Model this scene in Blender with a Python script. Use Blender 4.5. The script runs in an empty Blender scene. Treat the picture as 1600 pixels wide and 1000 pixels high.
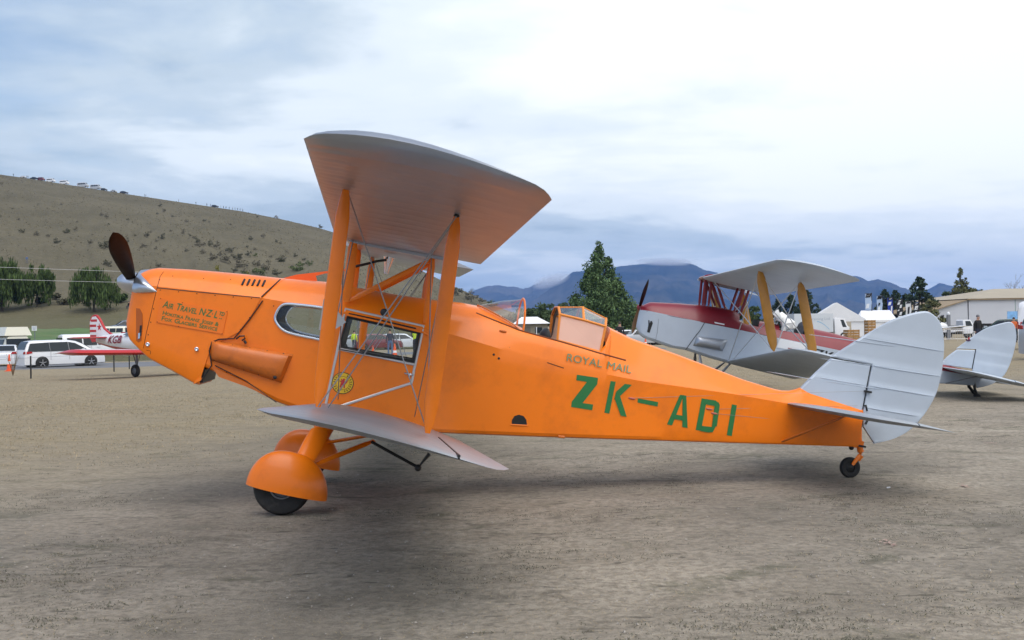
import bpy, bmesh, math, random
import numpy as np
from mathutils import Vector, Matrix, noise
random.seed(7)
rng = np.random.default_rng(7)
S = bpy.context.scene
COL = S.collection
R = math.radians

# ------------------------------------------------------------------ camera
CAM_H, FPX, PITCH, ROLL = 1.5536, 1623.1, 0.0037, -0.0169
cd = bpy.data.cameras.new('camera')
cd.sensor_width = 36.0
cd.lens = FPX / 1600 * 36.0
cd.clip_start, cd.clip_end = 0.1, 60000
cam = bpy.data.objects.new('camera', cd)
COL.objects.link(cam)
cam.matrix_world = Matrix.Translation((0, 0, CAM_H)) @ Matrix.Rotation(math.pi / 2 + PITCH, 4, 'X') @ Matrix.Rotation(ROLL, 4, 'Z')
S.camera = cam
S.render.resolution_x, S.render.resolution_y = 1024, 640
S.render.engine = 'CYCLES'
S.cycles.use_denoising = True
S.cycles.max_bounces = 8
S.cycles.transparent_max_bounces = 16
S.cycles.volume_bounces = 2
S.view_settings.view_transform = 'Standard'
S.view_settings.look = 'None'
S.view_settings.exposure = 0.60
S.view_settings.gamma = 1.0

# ------------------------------------------------------------------ light: overcast sky, soft high sun behind the photographer
SUN_EL, SUN_AZ = R(63), R(166)          # azimuth measured from +y towards +x
world = bpy.data.worlds.new('World')
S.world = world
world.use_nodes = True
wn, wl = world.node_tree.nodes, world.node_tree.links
wn.clear()
def N(tree, kind, **kw):
    n = tree.nodes.new(kind)
    for k, v in kw.items():
        setattr(n, k, v)
    return n
def mth(tree, op, a, b=None, c=None, clamp=False):
    n = tree.nodes.new('ShaderNodeMath'); n.operation = op; n.use_clamp = clamp
    for i, v in enumerate((a, b, c)):
        if v is None: continue
        if hasattr(v, 'is_linked'): tree.links.new(v, n.inputs[i])
        else: n.inputs[i].default_value = v
    return n.outputs[0]
def mixc(tree, fac, a, b, mode='MIX'):
    n = tree.nodes.new('ShaderNodeMix'); n.data_type = 'RGBA'; n.blend_type = mode; n.clamp_factor = True
    for s, v in ((n.inputs[0], fac), (n.inputs[6], a), (n.inputs[7], b)):
        if hasattr(v, 'is_linked'): tree.links.new(v, s)
        elif isinstance(v, (int, float)): s.default_value = v
        else: s.default_value = (*v[:3], 1)
    return n.outputs[2]
def ramp(tree, fac, stops, interp='LINEAR'):
    n = tree.nodes.new('ShaderNodeValToRGB'); n.color_ramp.interpolation = interp
    e = n.color_ramp.elements
    while len(e) < len(stops): e.new(0.5)
    for el, (p, c) in zip(e, stops):
        el.position = p
        el.color = (*c[:3], 1) if not isinstance(c, (int, float)) else (c, c, c, 1)
    if hasattr(fac, 'is_linked'): tree.links.new(fac, n.inputs[0])
    else: n.inputs[0].default_value = fac
    return n.outputs[0]
def nz(tree, vec, scale, detail=4, rough=0.55, dist=0.0):
    n = tree.nodes.new('ShaderNodeTexNoise')
    n.inputs['Scale'].default_value = scale; n.inputs['Detail'].default_value = detail
    n.inputs['Roughness'].default_value = rough; n.inputs['Distortion'].default_value = dist
    if vec is not None: tree.links.new(vec, n.inputs['Vector'])
    return n.outputs[0]
def comb(tree, x, y, z):
    n = tree.nodes.new('ShaderNodeCombineXYZ')
    for i, v in enumerate((x, y, z)):
        if hasattr(v, 'is_linked'): tree.links.new(v, n.inputs[i])
        else: n.inputs[i].default_value = v
    return n.outputs[0]
T = world.node_tree
tc = N(T, 'ShaderNodeTexCoord')
sep = N(T, 'ShaderNodeSeparateXYZ'); wl.new(tc.outputs['Generated'], sep.inputs[0])
dx, dy, dz = sep.outputs
zc = mth(T, 'MAXIMUM', dz, 0.0)
den = mth(T, 'ADD', zc, 0.16)
px_ = mth(T, 'DIVIDE', dx, den); py_ = mth(T, 'DIVIDE', dy, den)
plane = comb(T, px_, py_, 0.0)
stre = comb(T, mth(T, 'MULTIPLY', px_, 0.75), mth(T, 'MULTIPLY', py_, 1.2), 3.3)
n1 = nz(T, stre, 1.15, 6, 0.52, 0.25)
n2 = nz(T, plane, 3.1, 5, 0.55, 0.2)
el = zc
# thinner, brighter cloud ahead to the right
sd = Vector((math.sin(SUN_AZ) * math.cos(SUN_EL), math.cos(SUN_AZ) * math.cos(SUN_EL), math.sin(SUN_EL)))
td = Vector((math.sin(R(28)) * math.cos(R(56)), math.cos(R(28)) * math.cos(R(56)), math.sin(R(56))))
dot = mth(T, 'ADD', mth(T, 'ADD', mth(T, 'MULTIPLY', dx, td.x), mth(T, 'MULTIPLY', dy, td.y)), mth(T, 'MULTIPLY', dz, td.z))
glow = mth(T, 'MULTIPLY', mth(T, 'SUBTRACT', dot, 0.52, clamp=True), 1.5)
side = mth(T, 'MULTIPLY', dx, 0.46)
mixn = mth(T, 'ADD', mth(T, 'MULTIPLY', n1, 0.95), mth(T, 'MULTIPLY', n2, 0.30))
lum = mth(T, 'ADD', mth(T, 'ADD', mixn, mth(T, 'MULTIPLY', glow, 0.34)), side)
low = mth(T, 'MULTIPLY', mth(T, 'SUBTRACT', 1.0, mth(T, 'DIVIDE', zc, 0.16), clamp=True), -0.27)
lum = mth(T, 'SUBTRACT', mth(T, 'ADD', lum, low, clamp=False), -0.022)
cloud = ramp(T, lum, [(0.36, (0.37, 0.455, 0.53)), (0.50, (0.49, 0.575, 0.65)), (0.64, (0.69, 0.755, 0.80)), (0.84, (0.85, 0.885, 0.90))], 'EASE')
sky = N(T, 'ShaderNodeTexSky', sky_type='NISHITA', sun_disc=False)
sky.sun_elevation, sky.sun_rotation = SUN_EL, SUN_AZ
sky.air_density, sky.dust_density = 1.0, 2.0
bg1 = N(T, 'ShaderNodeBackground'); wl.new(sky.outputs[0], bg1.inputs[0]); bg1.inputs[1].default_value = 0.12
bg2 = N(T, 'ShaderNodeBackground'); wl.new(cloud, bg2.inputs[0]); bg2.inputs[1].default_value = 0.92
# gaps of blue only high up on the left
gapm = mth(T, 'ADD', mth(T, 'SUBTRACT', mth(T, 'MULTIPLY', zc, 2.3), mth(T, 'MULTIPLY', dx, 1.5)), mth(T, 'MULTIPLY', n2, -0.9))
gap = mth(T, 'MULTIPLY', mth(T, 'SUBTRACT', gapm, 0.50, clamp=True), 2.2, clamp=True)
gap = mth(T, 'MULTIPLY', gap, 0.85)
ms = N(T, 'ShaderNodeMixShader')
wl.new(gap, ms.inputs[0]); wl.new(bg2.outputs[0], ms.inputs[1]); wl.new(bg1.outputs[0], ms.inputs[2])
wo = N(T, 'ShaderNodeOutputWorld'); wl.new(ms.outputs[0], wo.inputs[0])

sl = bpy.data.lights.new('sun', 'SUN'); sl.energy = 1.3; sl.angle = R(70); sl.color = (1.0, 0.96, 0.90)
sun = bpy.data.objects.new('sun', sl); COL.objects.link(sun)
sun.rotation_euler = (-sd).to_track_quat('-Z', 'Y').to_euler()
sun.location = (20, 20, 40)

# ------------------------------------------------------------------ pixel <-> place
def ray(u, v):
    a, b = u - 800, v - 500
    c, s = math.cos(ROLL), math.sin(ROLL)
    uu, vv = c * a + s * b, -s * a + c * b
    xx, yy, zz = uu / FPX, 1.0, -vv / FPX
    c, s = math.cos(PITCH), math.sin(PITCH)
    d = np.array([xx, c * yy - s * zz, s * yy + c * zz])
    return d / d[1]
def at(u, v, d):
    """the point seen at photo pixel (u, v) at depth d metres"""
    r = ray(u, v)
    return Vector((r[0] * d, d, CAM_H + r[2] * d))
def hor(u):
    return 500 + PITCH * FPX + ROLL * (u - 800)

# ------------------------------------------------------------------ materials
MATS = {}
def mat(name, col, rough=0.5, metal=0.0, coat=0.0, var=0.0, vscale=3.0, bump=0.0, bscale=40.0, spec=0.5, dirt=None, alpha=None, trans=0.0, aniso=None):
    if name in MATS: return MATS[name]
    m = bpy.data.materials.new(name); m.use_nodes = True
    t = m.node_tree; b = t.nodes['Principled BSDF']
    b.inputs['Base Color'].default_value = (*col, 1)
    b.inputs['Roughness'].default_value = rough
    b.inputs['Metallic'].default_value = metal
    b.inputs['Coat Weight'].default_value = coat
    b.inputs['Coat Roughness'].default_value = 0.12
    b.inputs['Specular IOR Level'].default_value = spec
    if trans: b.inputs['Transmission Weight'].default_value = trans
    if alpha is not None: b.inputs['Alpha'].default_value = alpha
    if var or dirt or bump:
        tcn = t.nodes.new('ShaderNodeTexCoord'); v = tcn.outputs['Object']
        if var:
            f = nz(t, v, vscale, 5, 0.6)
            c = mixc(t, ramp(t, f, [(0.3, 0.0), (0.7, 1.0)]), [x * (1 - var) for x in col], [min(1, x * (1 + var)) for x in col])
        else:
            c = None
        if dirt:
            f2 = ramp(t, nz(t, v, dirt[1], 6, 0.65), [(dirt[2], 0.0), (dirt[2] + 0.22, 1.0)])
            c = mixc(t, mth(t, 'MULTIPLY', f2, dirt[3]), c if c is not None else col, dirt[0])
        if c is not None: t.links.new(c, b.inputs['Base Color'])
        if bump:
            bn = t.nodes.new('ShaderNodeBump'); bn.inputs['Strength'].default_value = bump; bn.inputs['Distance'].default_value = 0.02
            t.links.new(nz(t, v, bscale, 4, 0.6), bn.inputs['Height']); t.links.new(bn.outputs[0], b.inputs['Normal'])
        if var or dirt:
            rr = mth(t, 'ADD', mth(t, 'MULTIPLY', nz(t, v, vscale * 2.5, 4, 0.6), 0.22), rough - 0.11)
            t.links.new(rr, b.inputs['Roughness'])
    MATS[name] = m
    return m
ORANGE = mat('orange_paint', (0.93, 0.208, 0.003), 0.36, coat=0.34, spec=0.35, var=0.05, vscale=1.3, dirt=((0.60, 0.125, 0.008), 2.3, 0.50, 0.50), bump=0.10, bscale=1.8)
ORANGE_DK = mat('orange_paint_worn', (0.62, 0.15, 0.012), 0.45, coat=0.2, var=0.12, vscale=5, dirt=((0.25, 0.06, 0.015), 6, 0.5, 0.6))
SILVER = mat('silver_dope', (0.40, 0.43, 0.47), 0.38, metal=0.70, var=0.05, vscale=2.0, dirt=((0.30, 0.31, 0.33), 3.0, 0.55, 0.35))
SILVER_TAIL = mat('silver_dope_tail', (0.47, 0.53, 0.60), 0.48, metal=0.15, var=0.05, vscale=2.0)
CHROME = mat('polished_metal', (0.75, 0.77, 0.80), 0.16, metal=1.0)
SATIN = mat('satin_alloy', (0.62, 0.64, 0.68), 0.30, metal=0.9)
STEEL = mat('steel_wire', (0.30, 0.30, 0.30), 0.4, metal=0.7)
BLACK = mat('black_paint', (0.012, 0.012, 0.012), 0.45)
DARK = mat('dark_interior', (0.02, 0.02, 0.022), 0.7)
CABIN = mat('cabin_lining', (0.30, 0.085, 0.015), 0.7)
RUBBER = mat('tyre_rubber', (0.018, 0.018, 0.018), 0.75, var=0.25, vscale=12, dirt=((0.10, 0.09, 0.075), 9, 0.56, 0.5))
GREEN = mat('green_lettering', (0.02, 0.17, 0.045), 0.5, var=0.08)
GREEN_PALE = mat('pale_green_lettering', (0.10, 0.22, 0.12), 0.5)
YELLOW = mat('yellow_badge', (0.80, 0.50, 0.02), 0.5)
RED = mat('red_paint', (0.50, 0.02, 0.02), 0.4, coat=0.3)
MAROON = mat('maroon_paint', (0.20, 0.012, 0.022), 0.38, coat=0.2, var=0.08)
OCHRE = mat('varnished_wood', (0.50, 0.22, 0.025), 0.4, coat=0.3, var=0.12, vscale=6)
WOOD_DK = mat('dark_prop_wood', (0.007, 0.003, 0.003), 0.5, coat=0.0, spec=0.2, var=0.2, vscale=6)
WHITE = mat('white_paint', (0.78, 0.79, 0.80), 0.35, coat=0.3, var=0.03, dirt=((0.55, 0.54, 0.50), 3, 0.6, 0.3))
TENT = mat('white_canvas', (0.90, 0.91, 0.92), 0.7, var=0.03, vscale=0.6)
_t = TENT.node_tree; _tl = _t.nodes.new('ShaderNodeBsdfTranslucent'); _tl.inputs[0].default_value = (.92, .93, .94, 1); _mx = _t.nodes.new('ShaderNodeMixShader'); _mx.inputs[0].default_value = .15
_t.links.new(_t.nodes['Principled BSDF'].outputs[0], _mx.inputs[1]); _t.links.new(_tl.outputs[0], _mx.inputs[2]); _t.links.new(_mx.outputs[0], _t.nodes['Material Output'].inputs[0])
GREY = mat('grey_metal', (0.22, 0.23, 0.25), 0.45, metal=0.4, var=0.1)
PLASTIC = mat('black_plastic', (0.025, 0.025, 0.027), 0.6)
ALLOY = mat('alloy_wheel', (0.55, 0.56, 0.58), 0.3, metal=0.8)
TAIL = mat('tail_light', (0.42, 0.012, 0.018), 0.2, coat=0.6)
LAMP = mat('head_light', (0.75, 0.78, 0.80), 0.12, coat=0.5)
CONE = mat('cone_orange', (0.82, 0.10, 0.015), 0.5)
HIVIS = mat('hi_vis_yellow', (0.62, 0.80, 0.03), 0.7)
SKIN = mat('skin', (0.48, 0.27, 0.19), 0.55)
HAIR = mat('dark_hair', (0.03, 0.02, 0.015), 0.6)
def cloth(name, c): return mat('cloth_' + name, c, 0.85, var=0.15, vscale=8)
def glass(name, tint, alpha, rough=0.03):
    """thin pane: mostly clear, with a mirror reflection"""
    if name in MATS: return MATS[name]
    m = bpy.data.materials.new(name); m.use_nodes = True
    t = m.node_tree; t.nodes.clear()
    tr = t.nodes.new('ShaderNodeBsdfTransparent'); tr.inputs[0].default_value = (*tint, 1)
    gl = t.nodes.new('ShaderNodeBsdfGlossy'); gl.inputs['Color'].default_value = (*tint, 1); gl.inputs['Roughness'].default_value = rough
    lw = t.nodes.new('ShaderNodeLayerWeight'); lw.inputs[0].default_value = 0.25
    f = mth(t, 'ADD', mth(t, 'MULTIPLY', lw.outputs['Fresnel'], 0.32), alpha, clamp=True)
    ms = t.nodes.new('ShaderNodeMixShader'); o = t.nodes.new('ShaderNodeOutputMaterial')
    t.links.new(f, ms.inputs[0]); t.links.new(tr.outputs[0], ms.inputs[1]); t.links.new(gl.outputs[0], ms.inputs[2]); t.links.new(ms.outputs[0], o.inputs[0])
    MATS[name] = m
    return m
GLASS = glass('clear_glass', (0.93, 0.96, 0.97), 0.04)
PERSPEX = glass('clear_perspex', (0.94, 0.96, 0.97), 0.05, 0.04)
HAZY = mat('hazy_perspex', (0.92, 0.55, 0.42), 0.35, coat=0.2, alpha=0.86)
CARGLASS = mat('car_glass', (0.02, 0.026, 0.03), 0.12, coat=0.15, spec=0.35)

# ------------------------------------------------------------------ mesh helpers
class MB:
    def __init__(s): s.v = []; s.f = []; s.m = []; s.k = 0
    def add(s, vs, fs):
        o = len(s.v); s.v += [tuple(map(float, p)) for p in vs]; s.f += [tuple(i + o for i in f) for f in fs]; s.m += [s.k] * len(fs)
        return s
    def grid(s, P, flip=False, closed_u=False, closed_v=False):
        P = np.asarray(P, float); a, b = P.shape[:2]; fs = []
        for i in range(a - (0 if closed_u else 1)):
            for j in range(b - (0 if closed_v else 1)):
                q = (i * b + j, ((i + 1) % a) * b + j, ((i + 1) % a) * b + (j + 1) % b, i * b + (j + 1) % b)
                fs.append(q[::-1] if flip else q)
        return s.add(P.reshape(-1, 3), fs)
    def poly(s, pts, flip=False):
        n = len(pts); f = tuple(range(n)); return s.add(pts, [f[::-1] if flip else f])
    def prism(s, pts, vec):
        """closed extrusion of an outline by vec"""
        n = len(pts); vec = np.asarray(vec, float); a = [np.asarray(p, float) for p in pts]
        vs = a + [p + vec for p in a]
        fs = [tuple(range(n))[::-1], tuple(range(n, 2 * n))] + [(i, (i + 1) % n, n + (i + 1) % n, n + i) for i in range(n)]
        return s.add(vs, fs)
    def box(s, c, size, rot=None):
        x, y, z = [q / 2 for q in size]
        vs = [Vector((i * x, j * y, k * z)) for k in (-1, 1) for j in (-1, 1) for i in (-1, 1)]
        if rot is not None: vs = [rot @ q for q in vs]
        vs = [q + Vector(c) for q in vs]
        return s.add(vs, [(0, 2, 3, 1), (4, 5, 7, 6), (0, 1, 5, 4), (2, 6, 7, 3), (0, 4, 6, 2), (1, 3, 7, 5)])
    def bar(s, a, b, w, h, up=(0, 0, 1)):
        a, b = Vector(a), Vector(b); d = (b - a); L = d.length; d.normalize()
        u = Vector(up); x = d.cross(u)
        if x.length < 1e-4: x = d.cross(Vector((1, 0, 0)))
        x.normalize(); y = x.cross(d)
        return s.box((a + b) / 2, (w, L, h), Matrix((x, d, y)).transposed())
    def tube(s, pts, r, n=8, caps=True, aspect=1.0, up=(0, 0, 1)):
        pts = [Vector(p) for p in pts]; rows = []
        for i, p in enumerate(pts):
            d = (pts[min(i + 1, len(pts) - 1)] - pts[max(i - 1, 0)]).normalized()
            x = d.cross(Vector(up))
            if x.length < 1e-3: x = d.cross(Vector((0, 1, 0)))
            x.normalize(); y = x.cross(d)
            rr = r[i] if hasattr(r, '__len__') else r
            rows.append([p + rr * (math.cos(t) * x + aspect * math.sin(t) * y) for t in np.linspace(0, 2 * math.pi, n, endpoint=False)])
        o = len(s.v); s.grid(rows, closed_v=True)
        if caps:
            m = len(pts); s.f += [tuple(o + i for i in range(n)), tuple(o + (m - 1) * n + i for i in range(n))[::-1]]; s.m += [s.k, s.k]
        return s
    def lathe(s, prof, M=None, n=32, a0=0, a1=2 * math.pi):
        """profile of (r, z) about z, placed by matrix M"""
        closed = abs(a1 - a0 - 2 * math.pi) < 1e-6
        A = np.linspace(a0, a1, n, endpoint=not closed)
        rows = [[Vector((r * math.cos(t), r * math.sin(t), z)) for t in A] for r, z in prof]
        if M is not None: rows = [[M @ p for p in q] for q in rows]
        return s.grid(rows, closed_v=closed)
    def ball(s, c, r, n=12, m=8):
        rr = r if hasattr(r, '__len__') else (r, r, r)
        rows = [[(c[0] + rr[0] * math.sin(a) * math.cos(b), c[1] + rr[1] * math.sin(a) * math.sin(b), c[2] + rr[2] * math.cos(a)) for b in np.linspace(0, 2 * math.pi, n, endpoint=False)] for a in np.linspace(0.02, math.pi - 0.02, m)]
        return s.grid(rows, closed_v=True, flip=True)
    def strut(s, a, b, chord, thick, fwd=(-1, 0, 0), taper=0.35, n=10):
        """streamlined strut, long axis a-b, chord along fwd"""
        a, b = Vector(a), Vector(b); d = (b - a).normalized(); f = Vector(fwd); f = (f - d * f.dot(d)).normalized(); y = d.cross(f)
        rows = []
        for t, k in ((0, taper), (0.05, 0.7), (0.14, 1), (0.5, 1.06), (0.86, 1), (0.95, 0.7), (1, taper)):
            row = []
            for q in np.linspace(0, 2 * math.pi, 14, endpoint=False):
                cx = math.cos(q); sy = math.sin(q) * (0.82 + 0.3 * cx)
                row.append(a + (b - a) * t + f * (cx * chord / 2 * k) + y * (sy * thick / 2 * k))
            rows.append(row)
        o = len(s.v); s.grid(rows, closed_v=True); s.f += [tuple(o + i for i in range(14)), tuple(o + 6 * 14 + i for i in range(14))[::-1]]; s.m += [s.k] * 2
        return s
    def mesh(s, name, mats, angle=35):
        me = bpy.data.meshes.new(name); me.from_pydata(s.v, [], s.f)
        mats = mats if isinstance(mats, (list, tuple)) else [mats]
        for q in mats: me.materials.append(q)
        if len(mats) > 1: me.polygons.foreach_set('material_index', s.m)
        me.validate(); 
        bm = bmesh.new(); bm.from_mesh(me); bmesh.ops.recalc_face_normals(bm, faces=bm.faces); bm.to_mesh(me); bm.free()
        shade(me, angle)
        return me
    def build(s, name, mats, parent=None, angle=35):
        o = bpy.data.objects.new(name, s.mesh(name, mats, angle)); return link(o, parent)
def shade(me, angle):
    if angle:
        me.polygons.foreach_set('use_smooth', [True] * len(me.polygons))
        me.set_sharp_from_angle(angle=R(angle))
    me.update()
OFF = {}
def link(o, parent=None):
    COL.objects.link(o)
    if parent is not None:
        o.parent = parent
        if parent.name in OFF: o.location = OFF[parent.name]
    return o
def tag(o, label=None, cat=None, group=None, kind=None):
    if label: o['label'] = label
    if cat: o['category'] = cat
    if group: o['group'] = group
    if kind: o['kind'] = kind
    return o
def thing(name, label, cat, loc=(0, 0, 0), rz=0.0, group=None):
    o = bpy.data.objects.new(name, None); COL.objects.link(o)
    o.location = loc; o.rotation_euler = (0, 0, rz); o.empty_display_size = 0.3
    return tag(o, label, cat, group)
def copy_tree(o, loc=None, rz=None, label=None, scale=None, parent=None):
    c = o.copy(); COL.objects.link(c)
    if parent is not None: c.parent = parent
    for ch in list(o.children): copy_tree(ch, parent=c)
    if loc is not None: c.location = loc
    if rz is not None: c.rotation_euler = (0, 0, rz)
    if label: c['label'] = label
    if scale is not None: c.scale = (scale,) * 3 if isinstance(scale, (int, float)) else scale
    return c
def evaluated(o):
    dg = bpy.context.evaluated_depsgraph_get(); dg.update()
    return bpy.data.meshes.new_from_object(o.evaluated_get(dg))
def text2d(txt, size=1.0, spacing=1.0, bold=0.0):
    c = bpy.data.curves.new('t', 'FONT'); c.body = txt; c.size = size; c.space_character = spacing; c.resolution_u = 3; c.offset = bold
    o = bpy.data.objects.new('t', c); COL.objects.link(o)
    me = evaluated(o)
    V = np.array([v.co[:2] for v in me.vertices]); F = [tuple(p.vertices) for p in me.polygons]
    bpy.data.objects.remove(o); bpy.data.curves.remove(c); bpy.data.meshes.remove(me)
    return V, F
# ------------------------------------------------------------------ terrain
def sm(a, b, x):
    t = min(1.0, max(0.0, (x - a) / (b - a))); return t * t * (3 - 2 * t)
def fb(x, y, z=0.0, o=4):
    return noise.fractal(Vector((x, y, z)), 1.0, 2.0, o)
def gz(x, y):
    if y <= 10: return 0.0
    a = sm(-0.04, -0.40, x / y)
    return -0.62 * a * sm(14, 60, y) - 0.9 * (1 - a) * sm(35, 130, y)
SKY = [(-1500, 120), (-700, 190), (-300, 235), (0, 272), (50, 279), (100, 287), (200, 303), (300, 318), (380, 330), (440, 342), (500, 356), (560, 374), (620, 402), (670, 428), (705, 445), (745, 463), (785, 482), (830, 500), (860, 508)]
def skyv(u): return float(np.interp(u, [p[0] for p in SKY], [p[1] for p in SKY]))
RIDGE = 650.0
def hill_z(u, d):
    """height of the slope left of the field, by bearing u and distance d"""
    sv = skyv(u); h = hor(u)
    k = sm(560, 300, u) if u > 300 else 1.0          # the rising field in front only on the left
    def zv(v, dd): return CAM_H + (h - v) * dd / FPX
    zs = zv(sv, RIDGE)
    ds = [60, 72, 85, 100, 130, 170]
    zs0 = [-1.4, -0.66, zv(541, 85), zv(531, 100), zv(513, 130), zv(497, 170)]
    zl = [-1.4, -0.9, -0.7, -0.6, -0.3, 0.4]
    base = float(np.interp(d, ds, [a * k + b * (1 - k) for a, b in zip(zs0, zl)]))
    if d <= 170: return base + (0.12 * fb(u * 0.05, d * 0.12) * sm(85, 130, d))
    t = (d - 170) / (RIDGE - 170)
    if t <= 1:
        w = math.sin(math.pi * min(1, t)) ** 0.7
        z = base + (zs - base) * t
        return z + (2.6 * fb(u * 0.010 + d * 0.004, d * 0.006, 2.0) + 0.9 * fb(u * 0.05, d * 0.03, 5.0)) * w
    return max(-8.0, zs - (d - RIDGE) * 0.10 - ((d - RIDGE) / 300) ** 2 * 6)
def on_hill(u, v, d0=80.0):
    r = ray(u, v); d = d0
    while d < 700:
        if CAM_H + r[2] * d <= hill_z(u, d): return Vector((r[0] * d, d, hill_z(u, d)))
        d += 1.0 + d * 0.004
    return Vector((r[0] * RIDGE, RIDGE, hill_z(u, RIDGE)))
def hill_at(u, d):
    r = ray(u, 500); return Vector((r[0] * d, d, hill_z(u, d)))
def ground_at(u, d):
    r = ray(u, 500); return Vector((r[0] * d, d, gz(r[0] * d, d)))

def ground_material():
    m = bpy.data.materials.new('dusty_airfield'); m.use_nodes = True
    t = m.node_tree; b = t.nodes['Principled BSDF']; b.inputs['Roughness'].default_value = 0.95; b.inputs['Specular IOR Level'].default_value = 0.15
    v = t.nodes.new('ShaderNodeTexCoord').outputs['Object']
    sp = t.nodes.new('ShaderNodeSeparateXYZ'); t.links.new(v, sp.inputs[0])
    X, Y = sp.outputs[0], sp.outputs[1]
    st = comb(t, mth(t, 'MULTIPLY', X, 0.65), Y, 0.0)
    big = nz(t, v, 0.22, 4, 0.6); mid = nz(t, st, 1.3, 6, 0.65, 0.4); fine = nz(t, v, 16, 5, 0.7); grit = nz(t, v, 90, 3, 0.7)
    c = mixc(t, ramp(t, mid, [(0.32, 0.0), (0.66, 1.0)]), (0.310, 0.268, 0.208), (0.475, 0.418, 0.335))
    c = mixc(t, mth(t, 'MULTIPLY', ramp(t, fine, [(0.40, 1.0), (0.58, 0.0)]), 0.60), c, (0.185, 0.160, 0.125))
    c = mixc(t, mth(t, 'MULTIPLY', ramp(t, grit, [(0.58, 0.0), (0.68, 1.0)]), 0.7), c, (0.42, 0.39, 0.34))
    # flattened dark earth and scuffed grass, in streaks
    sc = nz(t, st, 2.6, 7, 0.72, 0.6)
    c = mixc(t, mth(t, 'MULTIPLY', ramp(t, sc, [(0.54, 0.0), (0.64, 1.0)]), 0.55), c, (0.125, 0.110, 0.084))
    gr = nz(t, comb(t, mth(t, 'MULTIPLY', X, 0.6), Y, 7.0), 1.7, 7, 0.7, 0.5)
    gm = mth(t, 'MULTIPLY', ramp(t, gr, [(0.57, 0.0), (0.68, 1.0)]), 0.75)
    c = mixc(t, gm, c, (0.130, 0.130, 0.085))
    fl = nz(t, comb(t, mth(t, 'MULTIPLY', X, 0.38), Y, 3.0), 11.0, 4, 0.6, 0.3)
    c = mixc(t, mth(t, 'MULTIPLY', ramp(t, fl, [(0.60, 0.0), (0.70, 1.0)]), 0.75), c, (0.085, 0.078, 0.062))
    c = mixc(t, mth(t, 'MULTIPLY', ramp(t, big, [(0.40, 1.0), (0.60, 0.0)]), 0.45), c, (0.110, 0.106, 0.092))
    # standing dry straw towards the road on the left and beyond
    far = mth(t, 'ADD', mth(t, 'SUBTRACT', Y, mth(t, 'MULTIPLY', X, 0.75)), mth(t, 'MULTIPLY', big, 8.0))
    fm = mth(t, 'MULTIPLY', mth(t, 'SUBTRACT', far, 15.0), 0.11, clamp=True)
    straw = mixc(t, ramp(t, nz(t, st, 5.0, 6, 0.7), [(0.3, 0.0), (0.7, 1.0)]), (0.225, 0.183, 0.115), (0.365, 0.308, 0.208))
    c = mixc(t, mth(t, 'MULTIPLY', fm, mth(t, 'ADD', mth(t, 'MULTIPLY', ramp(t, mid, [(0.3, 0.0), (0.6, 1.0)]), 0.5), 0.5)), c, straw)
    t.links.new(c, b.inputs['Base Color'])
    bn = t.nodes.new('ShaderNodeBump'); bn.inputs['Strength'].default_value = 0.9; bn.inputs['Distance'].default_value = 0.05
    hh = mth(t, 'ADD', mth(t, 'ADD', mth(t, 'MULTIPLY', mid, 1.0), mth(t, 'MULTIPLY', fine, 0.6)), mth(t, 'MULTIPLY', grit, 0.25))
    t.links.new(hh, bn.inputs['Height']); t.links.new(bn.outputs[0], b.inputs['Normal'])
    return m
def hill_material():
    m = bpy.data.materials.new('dry_hillside'); m.use_nodes = True
    t = m.node_tree; b = t.nodes['Principled BSDF']; b.inputs['Roughness'].default_value = 0.95; b.inputs['Specular IOR Level'].default_value = 0.1
    v = t.nodes.new('ShaderNodeTexCoord').outputs['Object']
    sp = t.nodes.new('ShaderNodeSeparateXYZ'); t.links.new(v, sp.inputs[0]); Z = sp.outputs[2]
    a = nz(t, v, 0.02, 5, 0.6); bq = nz(t, v, 0.16, 6, 0.7); cq = nz(t, v, 0.7, 5, 0.7)
    c = mixc(t, ramp(t, a, [(0.35, 0.0), (0.65, 1.0)]), (0.112, 0.100, 0.064), (0.152, 0.134, 0.088))
    c = mixc(t, mth(t, 'MULTIPLY', ramp(t, bq, [(0.48, 0.0), (0.62, 1.0)]), 0.45), c, (0.105, 0.093, 0.060))
    c = mixc(t, mth(t, 'MULTIPLY', ramp(t, cq, [(0.55, 0.0), (0.68, 1.0)]), 0.55), c, (0.215, 0.19, 0.135))
    c = mixc(t, mth(t, 'MULTIPLY', ramp(t, cq, [(0.33, 1.0), (0.44, 0.0)]), 0.4), c, (0.085, 0.085, 0.050))
    lowm = mth(t, 'MULTIPLY', mth(t, 'SUBTRACT', mth(t, 'ADD', mth(t, 'MULTIPLY', bq, 9.0), 4.0), Z), 0.14, clamp=True)
    c = mixc(t, mth(t, 'MULTIPLY', lowm, 0.55), c, (0.115, 0.115, 0.052))
    t.links.new(c, b.inputs['Base Color'])
    bn = t.nodes.new('ShaderNodeBump'); bn.inputs['Strength'].default_value = 0.8; bn.inputs['Distance'].default_value = 1.2
    t.links.new(mth(t, 'ADD', bq, mth(t, 'MULTIPLY', cq, 0.4)), bn.inputs['Height']); t.links.new(bn.outputs[0], b.inputs['Normal'])
    return m
GROUND_M, HILL_M = ground_material(), hill_material()
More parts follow.
